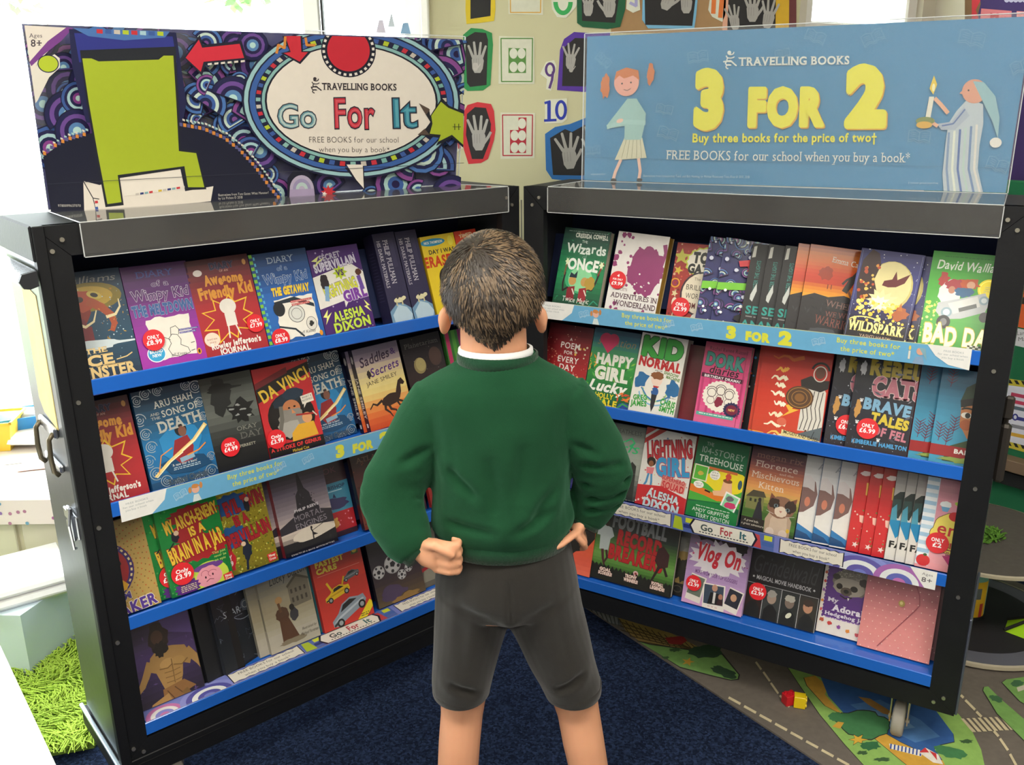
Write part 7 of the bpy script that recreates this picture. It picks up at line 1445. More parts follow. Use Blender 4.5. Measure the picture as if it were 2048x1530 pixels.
onwall('wall_display', 'purple and red wall display with pink lettered sheets, top right corner', [(1930, -80), (2260, -110), (2260, 460), (1930, 430)], '7a5a3c', purple, wr, TRW, sgn, 'wall display')
# bentwood chair back behind the right case
ch = empty('wooden_chair', loc=(1.50, 2.42, 0), rz=-.4)

# ------------------------------------------------------------------ number wall: hand photographs, number cards, cut-out numerals
WALLN = Vector((0, -1, 0)); T_W = Matrix.Translation((0, 2.90, 0))
def wm(px, py): p = on_plane(px, py, (0, 2.90, 0), WALLN); return (p.x, p.z)
def hand(A, cx, cy, s, c, rot=0, spread=1.0, thumb=1, fingers=(1, 1, 1, 1), arm=True):
    def q(x, y): t = R(rot); return (cx+(x*math.cos(t)-y*math.sin(t))*s, cy+(x*math.sin(t)+y*math.cos(t))*s)
    A.poly([q(*p) for p in ((-10, -4), (-8, -12), (8, -12), (11, -2), (9, 12), (5, 19), (-5, 19), (-9, 12))], c)
    for i, (bx, ang, L) in enumerate(((-8, -22, 20), (-3, -7, 25), (3, 6, 24), (8, 19, 19))):
        if not fingers[i]: continue
        t = R(ang*spread); A.line([q(bx, -9), q(bx+L*math.sin(t), -9-L*math.cos(t))], 5.0*s, c, taper=3.8*s); A.ell(*q(bx+L*math.sin(t), -9-L*math.cos(t)), 2*s, 2*s, c, n=10)
    if thumb: A.line([q(8*thumb, 8), q(15*thumb, -1), q(19*thumb, -8)], 5*s, c, taper=3.8*s)
    for i in range(3): A.line([q(-6+i*4, -6), q(-7+i*4.5, 8)], .6*s, '8a8684')
def photo(outline, c, inner, hands, label, name='hand_photo', off=0.0, grp=None):
    def fn(A):
        A.poly(inner, '262426')
        for h in hands: hand(A, *h[:3], h[3] if len(h) > 3 else 'b4aeaa', **(h[4] if len(h) > 4 else {}))
    onwall(name, label, outline, c, fn, wm, T_W, -1, 'picture', off)
HG = 'aaa6a2'
photo([(932, -30), (990, -30), (991, 20), (988, 42), (960, 46), (933, 48), (931, 20)], 'd8bc2c', [(941, -30), (982, -30), (981, 32), (941, 38)], [], 'yellow-edged photo of a wrist at the top of the wall')
onwall('hand_photo_arm', 'x', [(0, 0), (1, 0), (1, 1)], 'b4aeaa', lambda A: None, wm, T_W, -1, 'picture') if False else None
photo([(926, 70), (942, 56), (965, 58), (984, 66), (986, 90), (981, 170), (966, 181), (935, 182), (926, 174)], '2c8a4c', [(930, 76), (950, 64), (972, 66), (976, 80), (973, 170), (940, 174), (934, 166)], [(955, 124, 1.15, HG, dict(thumb=0)), (951, 132, .5, 'c0bab6', dict(thumb=1, fingers=(0, 0, 0, 0)))], 'green-edged photo of an open hand, right of the doodle banner')
photo([(926, 226), (935, 210), (955, 204), (982, 208), (988, 222), (991, 260), (988, 280), (976, 318), (962, 326), (937, 328), (928, 300), (921, 250)], 'c8303a', [(934, 228), (950, 214), (972, 216), (982, 248), (980, 282), (966, 318), (944, 318), (932, 270)], [(957, 276, 1.3, HG, dict(thumb=1, rot=-2))], 'red-edged photo of an open hand')
def card(poly, edge, circ, sq, label):
    def fn(A):
        x0, y0, x1, y1 = poly[0][0], poly[0][1], poly[2][0], poly[2][1]
        A.line([(x0+4, y0+5), (x1-4, y0+5), (x1-5, y1-5), (x0+5, y1-5), (x0+4, y0+5)], 2.2, edge)
        for s_ in sq: A.poly(s_, edge)
        for (x, y) in circ: A.ell(x, y, 8, 10.5, 'd8d8c8')
    onwall('number_card', label, poly, 'd4d3c0', fn, wm, T_W, -1, 'card')
card([(998, 72), (1068, 74), (1069, 168), (997, 168)], '5a8a44', [(1027, 107), (1043, 107), (1027, 134), (1043, 134)], [[(1017, 96), (1052, 97), (1052, 146), (1017, 146)]], 'laminated number card with a green block of four holes')
card([(1001, 225), (1070, 226), (1069, 316), (1001, 318)], 'b02a3a', [(1044, 247), (1029, 271), (1044, 271), (1029, 295), (1044, 295)], [[(1037, 235), (1053, 235), (1052, 306), (1020, 306), (1020, 260), (1037, 260)]], 'laminated number card with a red block of five holes')
card([(1016, -60), (1086, -60), (1086, 30), (1017, 28)], 'd8a850', [], [], 'laminated number card with a thin orange border, cut off by the top of the frame')
def numeral(poly, fn, label, off=0.0): onwall('cutout_numeral', label, poly, 'dcdccc', fn, wm, T_W, -1, 'numeral', off)
numeral([(1080, 148), (1092, 124), (1108, 120), (1113, 132), (1108, 160), (1102, 182), (1092, 178), (1094, 158)], lambda A: (A.arc(1100, 139, 8, 12, 5, '5a3a7c', n=18), A.line([(1106, 144), (1104, 160), (1099, 176)], 5, '5a3a7c')), 'purple hand-painted numeral nine cut-out')
numeral([(1090, 199), (1134, 197), (1134, 238), (1124, 246), (1090, 247)], lambda A: (A.line([(1098, 204), (1098, 240)], 7, '2a3aa8'), A.line([(1090, 206), (1100, 203)], 5, '2a3aa8'), A.line([(1089, 241), (1112, 240)], 5, '2a3aa8'), A.arc(1122, 220, 9, 17, 6, '2a3aa8', n=20)), 'blue hand-painted numeral ten cut-out')
numeral([(1102, -10), (1160, -10), (1152, 14), (1132, 36), (1114, 34), (1104, 18)], lambda A: A.arc(1126, 4, 15, 22, 9, '3aa85a', 180, 360, n=16), 'green hand-painted numeral at the top of the wall')
numeral([(1254, -14), (1278, -14), (1280, 20), (1266, 26), (1252, 18)], lambda A: A.line([(1260, 6), (1272, 12), (1272, 0)], 6, 'a8a4d0'), 'pale lilac numeral on the brown paper', .002)
numeral([(1421, -14), (1452, -14), (1450, 30), (1444, 44), (1424, 34), (1416, 20)], lambda A: (A.line([(1428, -10), (1426, 26)], 9, 'e0783a'), A.line([(1444, -10), (1440, 34)], 9, 'e0783a')), 'orange hand-painted numeral beside the pink-edged photo', .002)
numeral([(914, 272), (924, 268), (926, 296), (914, 304)], lambda A: A.line([(917, 278), (919, 296)], 6, 'b83444'), 'red numeral just behind the doodle banner\'s edge')
bp_ = onwall('backing_paper', 'brown paper backing strip behind the upper hand photos', [(1222, -60), (1560, -70), (1560, 66), (1222, 66)], 'a8845c', lambda A: None, wm, T_W, -1, 'paper'); 
onwall('border_trim', 'yellow scalloped border beside a maroon strip', [(1557, -60), (1592, -60), (1592, 66), (1555, 66)], '6a3436', lambda A: (A.poly([(1552, -60), (1578, -60), (1577, 66), (1550, 66)], 'd8ac2c'),), wm, T_W, -1, 'border', .0024)
photo([(1120, 100), (1128, 78), (1148, 64), (1180, 66), (1220, 66), (1222, 180), (1170, 184), (1114, 180), (1118, 130)], '54309a', [(1127, 96), (1150, 76), (1210, 78), (1210, 174), (1124, 172)], [(1141, 120, .95, HG, dict(thumb=0, rot=4, spread=1.3)), (1142, 136, .45, HG, dict(fingers=(0, 0, 0, 0)))], 'violet-edged photo of a hand with the fourth finger bent, half behind the blue banner')
photo([(1090, 268), (1110, 254), (1140, 248), (1180, 232), (1240, 236), (1240, 362), (1140, 362), (1104, 358), (1092, 340)], '2c6cb0', [(1100, 276), (1130, 258), (1144, 264), (1180, 244), (1230, 246), (1230, 352), (1106, 350)], [(1138, 312, 1.35, HG, dict(thumb=1, spread=1.3, rot=-6)), (1186, 290, 1.2, HG, dict(thumb=-1, rot=6))], 'blue-edged photo of two open hands above the right case')
photo([(1153, -60), (1255, -60), (1250, 20), (1240, 54), (1215, 58), (1165, 54), (1154, 46)], '1c5c3c', [(1162, -60), (1246, -60), (1230, 46), (1164, 42)], [(1176, 14, .95, HG, dict(thumb=0)), (1218, 12, 1.2, HG, dict(thumb=-1))], 'dark green-edged photo of two fists at the top of the wall', off=.002)
photo([(1286, -60), (1400, -60), (1392, 30), (1388, 58), (1296, 57), (1284, 40)], '7ab4d8', [(1288, -50), (1396, -50), (1384, 52), (1290, 50)], [(1336, -2, 1.2, HG, dict(rot=20)), (1372, 6, 1.1, HG, dict(thumb=0))], 'light blue-edged photo of raised arms and hands', off=.002)
photo([(1450, -60), (1552, -60), (1562, 20), (1558, 60), (1444, 62)], 'e0a890', [(1458, -50), (1548, -50), (1556, 20), (1550, 60), (1454, 60)], [(1468, 42, .95, HG, dict(rot=-10, thumb=0)), (1504, 22, 1.15, HG, dict()), (1536, 36, 1.1, HG, dict(rot=10, thumb=0))], 'pink-edged photo of four raised hands beside the yellow border', off=.002)
# faint posters on the left window
for (x0_, y0_, x1_, y1_, c_, lb) in ((752, 40, 772, 66, 'c8c0d0', 'pale letter cut-out on the left window'), (776, 28, 790, 54, 'b8c0c8', 'pale numeral cut-out on the left window'), (800, 46, 822, 70, '7a9ab8', 'faded blue paper shape on the left window')):
    onwall('window_paper', lb, [(x0_+6, y0_), (x1_-6, y0_), (x1_, y1_), (x0_, y1_)], c_, lambda A: None, wm, T_W, -1, 'paper')

# ------------------------------------------------------------------ left corner: low units, cloth, trays, tub, shag rug, white table
un = empty('low_cupboard', loc=(-1.9, 2.44, 0)); tag(un, 'low cream cupboard unit under the left window', 'cupboard')
cream = plain('cream melamine', 'ddd6bc', .5, var=.04)
MB().box(-1.6, 1.45, 0.01, .44, .0, .35, bev=.003).build('carcass', cream, un)
MB().box(-1.62, 1.47, -.012, .45, .35, .375, bev=.004).build('worktop', plain('white worktop', 'e6e6e0', .4), un)
for i in range(6):
    for z in (.02, .18): MB().box(-1.58+i*.5, -1.10+i*.5, -.006, .01, z, z+.15, bev=.003).build('drawer', cream, un)
# dotted cloth hanging over the worktop
ck = empty('spotted_cloth'); tag(ck, 'cream cloth with coloured spots draped over the low cupboard', 'cloth')
MB().box(-3.4, -.44, 2.41, 2.86, .3765, .380, bev=.001).box(-3.4, -.44, 2.408, 2.412, .30, .3795, bev=.001).build('fabric', plain('cream oilcloth', 'e4d8cc', .5), ck)
A = Art(3.0, .5, clip=True, dz=2e-5); rg = random.Random(6)
for i in range(150):
    x, y = rg.uniform(0, 2.95), rg.uniform(.0, .075); A.ell(x, y, .0055, .0055, rg.choice(['8a6aa0', 'a05a8c', '6a9ab0', '6a5a78', '7aa8a0', 'b07a90']), n=10)
link('spots', A.mesh('spots', lambda x, y, l: (-3.4+x, 2.4078-l, .378-y), PAPER), None, ck)
def tray(px, py, c, label, w_, d_, h_, rz):
    p = on_z(px, py, .381); t = empty('storage_tray', loc=(p.x, p.y, .381), rz=rz); tag(t, label, 'tray'); m = plain('tray plastic', c, .35)
    mb = MB().prism([(-w_*.44, -d_*.44), (w_*.44, -d_*.44), (w_*.44, d_*.44), (-w_*.44, d_*.44)], 0, .004)
    for s_ in (-1, 1):
        mb.add([(s_*w_*.44, -d_*.44, 0), (s_*w_*.44, d_*.44, 0), (s_*w_*.5, d_*.5, h_), (s_*w_*.5, -d_*.5, h_), (s_*w_*.43, -d_*.43, .003), (s_*w_*.43, d_*.43, .003), (s_*w_*.485, d_*.485, h_), (s_*w_*.485, -d_*.485, h_)], [(0, 1, 2, 3), (4, 5, 6, 7), (3, 2, 6, 7), (0, 3, 7, 4), (1, 2, 6, 5)])
        mb.add([(-w_*.44, s_*d_*.44, 0), (w_*.44, s_*d_*.44, 0), (w_*.5, s_*d_*.5, h_), (-w_*.5, s_*d_*.5, h_), (-w_*.43, s_*d_*.43, .003), (w_*.43, s_*d_*.43, .003), (w_*.485, s_*d_*.485, h_), (-w_*.485, s_*d_*.485, h_)], [(0, 1, 2, 3), (4, 5, 6, 7), (3, 2, 6, 7)])
    mb.build('tray_body', m, t); MB().box(-w_*.52, w_*.52, -d_*.52, -d_*.49, h_-.006, h_+.002).box(-w_*.52, w_*.52, d_*.49, d_*.52, h_-.006, h_+.002).box(-w_*.52, -w_*.49, -d_*.52, d_*.52, h_-.006, h_+.002).box(w_*.49, w_*.52, -d_*.52, d_*.52, h_-.006, h_+.002).build('rim', m, t)
    return t
tray(46, 872, '2f8ed8', 'blue plastic tray on the spotted cloth, against the left case', .20, .14, .085, .5)
tray(-38, 892, 'f0c83c', 'yellow plastic tray on the spotted cloth at the left edge', .26, .16, .10, .2)
for (px, py, c_, lb) in ((88, 930, 'd8b0a8', 'pink paper sheet on the spotted cloth'), (60, 916, 'f0f0ea', 'white paper sheet on the spotted cloth')):
    p = on_z(px, py, .381); o = MB().box(-.07, .07, -.04, .04, 0, .001).build('paper_sheet', plain('paper', c_, .8)); o.location = (p.x, p.y, .3812 if c_[0] == 'f' else .383); o.rotation_euler = (0, 0, .3); tag(o, lb, 'paper')
# white tub with a lid
tub = empty('storage_tub', loc=(-1.40, 2.20, .012), rz=.62); tag(tub, 'white lidded plastic storage tub standing on the green shag rug', 'storage tub')
frost = plain('frosted plastic', 'dcecf4', .3)
MB().tube([(0, 0, 0), (0, 0, .20)], [(.12*1.3, .15*1.3), (.14*1.3, .175*1.3)], n=4).build('tub_body', frost, tub)
mb = MB().box(-.165, .165, -.14, .14, .20, .225, bev=.01).box(-.15, .15, -.125, .125, .225, .245, bev=.008); mb.build('lid', M['white'], tub)
tub.scale = (1, 1, 1)
# green shag rug
def fz(px, py): p = on_z(px, py, .02); return (p.x, p.y)
q0 = [fz(-160, 1190), fz(66, 1190), fz(300, 1400), fz(176, 1468), fz(104, 1498), fz(-120, 1560)]
sh = empty('shag_rug'); tag(sh, 'lime green shaggy rug on the floor left of the left case', 'rug')
poly = [(-2.1, 2.42), (-1.02, 2.42), (-1.02, 1.80), (fz(104, 1498)[0], fz(104, 1498)[1]+.0), (-1.7, 1.60)]
MB().prism(poly[::-1], .0, .010).build('rug_backing', plain('green backing', '7a9c3c', .95), sh)
def inpoly(x, y, P):
    c_ = False
    for i in range(len(P)):
        (x1, y1), (x2, y2) = P[i], P[(i+1) % len(P)]
        if (y1 > y) != (y2 > y) and x < (x2-x1)*(y-y1)/(y2-y1)+x1: c_ = not c_
    return c_
rg = random.Random(9); mb = MB(); cnt = 0
while cnt < 15000:
    x, y = rg.uniform(-2.1, -1.0), rg.uniform(1.58, 2.43)
    if not inpoly(x, y, poly): continue
    cnt += 1; k = noise.noise(Vector((x*9, y*9, 0)))*3; a_ = k+rg.uniform(-.8, .8); L = rg.uniform(.03, .055); w_ = .0016; dx, dy = math.cos(a_), math.sin(a_)
    p0 = Vector((x, y, .008)); p1 = p0+Vector((dx*L*.35, dy*L*.35, L*.62)); p2 = p1+Vector((dx*L*.6, dy*L*.6, -L*rg.uniform(0, .25))); s_ = Vector((-dy*w_, dx*w_, 0))
    mb.add([p0-s_, p0+s_, p1+s_, p1-s_, p2+s_*.6, p2-s_*.6], [(0, 1, 2, 3), (3, 2, 4, 5)])
o = mb.build('shag_pile', plain('lime wool', 'b2d24a', .9, var=.3, vscale=10), sh); o['kind'] = 'stuff'
# white table corner bottom left
e0 = on_z(0, 1290, .40); e1 = on_z(112, 1530, .40); dv = (e1-e0).normalized(); nv = Vector((dv.y, -dv.x, 0)); nv = nv if nv.x < 0 else -nv
wt = empty('white_table'); tag(wt, 'low white table whose edge cuts the bottom left corner', 'table')
P = [e0-dv*.15, e1+dv*.55, e1+dv*.55+nv*.55, e0-dv*.15+nv*.55]
mb = MB(); mb.prism([(p.x, p.y) for p in P], .378, .40); mb.build('table_top', plain('white laminate', 'f2f2ee', .4), wt)
cen = (P[0]+P[1]+P[2]+P[3])/4
for p in P:
    q = p+(cen-p)*.14; MB().tube([(q.x, q.y, .378), (q.x, q.y, .0)], .016, n=12).build('leg', M['steel'], wt)
bpy.data.objects.remove(ch)
# ------------------------------------------------------------------ the boy, seen from behind
def remeshed(name, mb, mat, voxel, smooth=4, parent=None, disp=None, deci=None):
    me = mb.mesh(name, mat); ob = bpy.data.objects.new(name+'_tmp', me); col.objects.link(ob)
    m = ob.modifiers.new('r', 'REMESH'); m.mode = 'VOXEL'; m.voxel_size = voxel; m.use_smooth_shade = True
    if smooth:
        s_ = ob.modifiers.new('s', 'SMOOTH'); s_.factor = .6; s_.iterations = smooth
    dg = bpy.context.evaluated_depsgraph_get(); dg.update()
    me2 = bpy.data.meshes.new_from_object(ob.evaluated_get(dg))
    bpy.data.objects.remove(ob); bpy.data.meshes.remove(me)
    if disp:
        n = len(me2.vertices); co = np.empty(n*3); no = np.empty(n*3); me2.vertices.foreach_get('co', co); me2.vertices.foreach_get('normal', no)
        co = co.reshape(-1, 3); no = no.reshape(-1, 3); co = disp(co, no); me2.vertices.foreach_set('co', co.ravel())
    me2.polygons.foreach_set('use_smooth', [True]*len(me2.polygons)); me2.materials.clear(); me2.materials.append(mat); me2.name = name; me2.update()
    return link(name, me2, None, parent)
BY = 1.45
boy = empty('person', loc=(-.02, BY, 0)); tag(boy, 'child seen from behind in a green school sweatshirt and dark grey shorts, hands on hips', 'person')
IM = Matrix.Translation((-.02, BY, 0)).inverted()
def place(o):
    if o.parent is boy: o.matrix_parent_inverse = IM
    return o
def ring(pts): return [(p[0], p[1], p[2]) for p in pts], [p[3] for p in pts]
# body: head, neck, trunk, arms, legs, hands in one surface
b = MB()
HC = Vector((-.031, 1.462, 1.182))
b.ball(HC, (.0735, .088, .090), 24, 16); b.ball(HC+Vector((0, .03, -.045)), (.055, .058, .06), 18, 12); b.ball(HC+Vector((0, .075, -.085)), (.022, .02, .018))
b.tube([HC+Vector((0, .085, .005)), HC+Vector((0, .102, -.022))], [.008, .012], n=10)
b.tube([(-.031, 1.455, 1.15), (-.030, 1.452, 1.06), (-.028, 1.455, 1.02)], [(.052, .055), (.053, .057), (.07, .09)], n=20)
tor = [(1.03, .10, .06), (.99, .125, .075), (.90, .105, .078), (.80, .098, .075), (.72, .105, .082), (.66, .115, .09), (.60, .115, .088)]
b.tube([(-.022, 1.455, z) for z, _, _ in tor], [(ry, rx) for _, rx, ry in tor], n=24)
def arm(s):
    if s < 0: P = [(-.135, 1.455, .99, .040), (-.175, 1.45, .91, .034), (-.208, 1.437, .845, .030), (-.190, 1.402, .785, .028), (-.163, 1.375, .748, .023)]
    else: P = [(.095, 1.458, .99, .040), (.130, 1.464, .915, .034), (.152, 1.472, .86, .030), (.143, 1.48, .80, .027), (.126, 1.470, .757, .022)]
    p, r_ = ring(P); b.tube(p, r_, n=14)
arm(-1); arm(1)
LH0 = len(b.v)
# left hand: loose fist resting on the hip, knuckles towards the camera
b.tube([(-.163, 1.375, .748), (-.148, 1.366, .742), (-.128, 1.357, .742)], [(.018, .021), (.017, .027), (.015, .029)], n=12, updir=(0, 1, 0))
for i, (dz, L) in enumerate(((.024, .9), (.008, 1.0), (-.009, .96), (-.024, .82))):
    z = .740+dz; b.tube([(-.135, 1.357, z), (-.108, 1.346, z-.001), (-.094, 1.352, z-.003), (-.092, 1.366, z-.003), (-.104, 1.374, z-.002)], [.0098*L, .0100*L, .0096*L, .009*L, .008*L], n=9)
b.tube([(-.150, 1.362, .758), (-.130, 1.343, .766), (-.110, 1.338, .757), (-.099, 1.339, .748)], [.010, .0095, .009, .0078], n=9)
RH0 = len(b.v)
# right hand: palm on the hip, fingers wrapping to the front, back of hand outwards
b.tube([(.126, 1.470, .757), (.122, 1.462, .742), (.112, 1.452, .728)], [(.016, .020), (.015, .026), (.013, .027)], n=12, updir=(1, 0, 0))
for i, (dy, L) in enumerate(((-.026, .82), (-.009, .95), (.008, 1.0), (.024, .92))):
    y = 1.452+dy; b.tube([(.116, y, .732), (.126, y+.004, .712), (.130, y+.014, .694), (.124, y+.024, .682)], [.0092*L, .009*L, .0085*L, .0072*L], n=9)
b.tube([(.118, 1.438, .742), (.100, 1.414, .740), (.084, 1.400, .732), (.072, 1.394, .727)], [.0095, .009, .0085, .0072], n=9)
for k_ in range(LH0, RH0): v_ = b.v[k_]; b.v[k_] = (v_[0]-.001, v_[1], v_[2]+.008)
for k_ in range(RH0, len(b.v)): v_ = b.v[k_]; b.v[k_] = (v_[0]-.002, v_[1], .745+(v_[2]-.745)*.72+.008)
# legs
for P in ([(-.075, 1.455, .62, .064), (-.088, 1.455, .52, .052), (-.098, 1.452, .42, .046), (-.103, 1.452, .36, .041), (-.109, 1.442, .30, .0405), (-.113, 1.436, .245, .040), (-.119, 1.442, .17, .032), (-.124, 1.450, .09, .0245), (-.126, 1.45, .045, .026)],
          [(.045, 1.455, .62, .062), (.078, 1.455, .52, .050), (.108, 1.452, .42, .046), (.121, 1.452, .36, .041), (.131, 1.442, .30, .0405), (.141, 1.436, .245, .0385), (.153, 1.442, .17, .031), (.164, 1.450, .09, .0245), (.168, 1.45, .045, .026)]):
    p, r_ = ring(P); b.tube(p, r_, n=18)
    x = P[-1][0]; b.tube([(x, 1.43, .035), (x, 1.47, .03), (x, 1.53, .022)], [(.022, .024), (.02, .028), (.012, .022)], n=12)
# ears
for s in (-1, 1):
    T = Matrix.Translation(HC+Vector((s*.080, .002, -.050))) @ Matrix.Rotation(s*.5, 4, 'Z') @ Matrix.Rotation(-.12*s, 4, 'Y')
    b.ball((0, 0, 0), (.0085, .0165, .027), 14, 10, T=T); b.ball((0, -.004, .004), (.011, .012, .019), 12, 8, T=T)
body = place(remeshed('body', b, M['skin'], .0034, 5, boy))
# face
fe = MB()
for s in (-1, 1): fe.ball(HC+Vector((s*.028, .078, .002)), (.012, .009, .008), 12, 8)
place(fe.build('eyes', plain('eye white', 'e8e6e2', .3), body, smooth=True))
pu_ = MB()
for s in (-1, 1): pu_.ball(HC+Vector((s*.028, .0835, .002)), (.005, .005, .0055), 10, 6)
place(pu_.build('irises', plain('brown iris', '2c1a10', .2), body, smooth=True))
place(MB().tube([HC+Vector((-.02, .080, -.052)), HC+Vector((0, .089, -.054)), HC+Vector((.02, .080, -.052))], [(.002, .002), (.005, .004), (.002, .002)], n=8).build('lips', plain('lips', 'b8685c', .5), body, smooth=True))
# hair: cap plus combed tufts swirling from the crown
hm, hnt, hb_ = new_mat('short brown hair')
tcn = hnt.nodes.new('ShaderNodeTexCoord'); nz_ = hnt.nodes.new('ShaderNodeTexNoise'); nz_.inputs['Scale'].default_value = 34; nz_.inputs['Detail'].default_value = 6
hnt.links.new(tcn.outputs['Object'], nz_.inputs['Vector']); cr = hnt.nodes.new('ShaderNodeValToRGB')
cr.color_ramp.elements[0].position = .3; cr.color_ramp.elements[0].color = hx('2b2019', 1); cr.color_ramp.elements[1].position = .75; cr.color_ramp.elements[1].color = hx('6b5440', 1)
hnt.links.new(nz_.outputs['Fac'], cr.inputs[0]); hnt.links.new(cr.outputs[0], hb_.inputs['Base Color']); hb_.inputs['Roughness'].default_value = .55
def hair_surf(th, ph, k=1.0):
    """th from crown down, ph around (0 = back)"""
    rx, ry, rz = .0805*k, .0945*k, .0965*k
    x, y, z = math.sin(th)*math.sin(ph), -math.sin(th)*math.cos(ph), math.cos(th)
    taper = 1.0 if z > -.3 else max(.72, 1-(-.3-z)*.45)
    ex, ey = rx*x*taper, ry*y*taper; h_ = math.hypot(ex, ey)
    if th > PI/2 and h_ < .0615*k: q_ = .0615*k/max(h_, 1e-6); ex *= q_; ey *= q_
    return Vector((HC.x+.001+ex, HC.y-.004+ey, HC.z+.002+rz*z))
def hairline(ph):
    a_ = abs((ph+PI) % (2*PI)-PI)   # 0 back, pi front
    if a_ < .45: return 2.62-.5*a_
    if a_ < 1.0: return 2.40-(a_-.45)*.95
    if a_ < 1.75: return 1.88-.25*math.sin((a_-1.0)/.75*PI)
    return 1.80-(a_-1.75)*.75
hb2 = MB(); NU, NV = 56, 30; vs = []
for j in range(NV+1):
    for i in range(NU):
        ph = 2*PI*i/NU; th = hairline(ph)*j/NV
        k = 1.0+.02*noise.noise(Vector((math.sin(ph)*3, math.cos(ph)*3, th*3)))-(.03 if j == NV else 0)
        vs.append(hair_surf(th, ph, k))
fs = []
for j in range(NV):
    for i in range(NU): fs.append((j*NU+i, (j+1)*NU+i, (j+1)*NU+(i+1) % NU, j*NU+(i+1) % NU))
hb2.add(vs, fs)
hair = place(hb2.build('hair', hm, boy, smooth=True))
rg = random.Random(12); tf = MB(); CR = Vector((HC.x-.028, HC.y-.052, HC.z+.082))
for _ in range(12000):
    u = rg.random(); ph = rg.uniform(-PI, PI); th = math.acos(1-u*(1-math.cos(hairline(ph)*.985)))
    th = min(th, hairline(ph)*.985)
    L = .020 if th < 1.9 else .011
    p = hair_surf(th, ph, 1.008); n_ = (p-HC).normalized()
    d = p-CR; d = (d-n_*d.dot(n_)); d = d.normalized() if d.length > 1e-4 else Vector((0, -1, 0))
    sw = n_.cross(d)*.5*max(0, 1-(p-CR).length/.09); cl = noise.noise(p*38)*.9
    d = (d+sw+n_.cross(d)*cl).normalized(); d = (d+Vector((0, 0, -.25))).normalized()
    w_ = n_.cross(d).normalized()*rg.uniform(.0008, .0017); L *= rg.uniform(.7, 1.3)
    p1 = p+d*L*.5+n_*rg.uniform(.0015, .0045); p2 = p+d*L+n_*rg.uniform(0, .005)
    tone = 0 if noise.noise(p*26)+rg.uniform(-.5, .5) > .05 else 1
    tf.add([p-w_, p+w_, p1+w_, p1-w_, p2], [(0, 1, 2, 3), (3, 2, 4)], tone)
o = place(tf.build('hair_tufts', [plain('lighter brown strands', '6e5a44', .5), plain('darker brown strands', '2e241c', .5)], hair, smooth=True)); o['kind'] = 'stuff'

# clothes
def fabric(name, c, bump, scale, rough=.95, var=.12):
    m = plain(name, c, rough, bump=bump, bscale=scale, var=var, vscale=26, spec=.15)
    b_ = m.node_tree.nodes['Principled BSDF']; b_.inputs['Sheen Weight'].default_value = .25; b_.inputs['Sheen Roughness'].default_value = .5; return m
green = fabric('green sweatshirt fleece', '174229', .35, 700); green.node_tree.nodes['Principled BSDF'].inputs['Sheen Tint'].default_value = (.3, .8, .5, 1)
grey = fabric('dark grey school cloth', '2b2926', .3, 900)
def seg_dist(P, a, b_):
    a = np.array(a); b_ = np.array(b_); d = b_-a; t = np.clip(((P-a) @ d)/(d @ d), 0, 1); q = a+t[:, None]*d; return np.linalg.norm(P-q, axis=1), t
def creases(lst):
    def f(co, no):
        out = co.copy()
        for a, b_, w, amp in lst:
            dd, t = seg_dist(co, a, b_); g = np.exp(-(dd/w)**2)*np.sin(np.clip(t, 0.02, .98)*PI)**.5; g2 = np.exp(-(dd/(w*2.3))**2)
            amp = amp*2.1; out += no*((-amp*g+amp*.6*(g2-g))[:, None])
        n_ = np.array([noise.noise(Vector(c)*11) for c in co[::1]]) if len(co) < 60000 else np.zeros(len(co))
        out += no*(n_*.0028)[:, None]
        return out
    return f
sw = MB()
rings = [(1.076, .064, .062), (1.064, .070, .067), (1.052, .088, .072), (1.040, .112, .076), (1.026, .136, .082), (1.005, .146, .088), (.965, .138, .094), (.92, .128, .097), (.87, .122, .099), (.82, .122, .101), (.785, .127, .104), (.765, .128, .104), (.752, .120, .098), (.742, .117, .096)]
sw.tube([(-.024+.0035*(1.08-z)/.34, 1.453, z) for z, _, _ in rings], [(ry, rx) for _, rx, ry in rings], n=36)
for P in ([(-.118, 1.454, .992, .058), (-.150, 1.452, .948, .0575), (-.178, 1.447, .900, .056), (-.206, 1.437, .850, .0555), (-.210, 1.424, .818, .053), (-.196, 1.402, .782, .049), (-.180, 1.386, .757, .043), (-.168, 1.377, .742, .033)],
          [(.078, 1.456, .992, .058), (.112, 1.459, .948, .0575), (.140, 1.464, .900, .0555), (.158, 1.470, .855, .052), (.156, 1.477, .820, .049), (.146, 1.480, .788, .045), (.135, 1.476, .764, .038), (.128, 1.470, .750, .030)]):
    p, r_ = ring(P); sw.tube(p, r_, n=24)
BK = 1.355
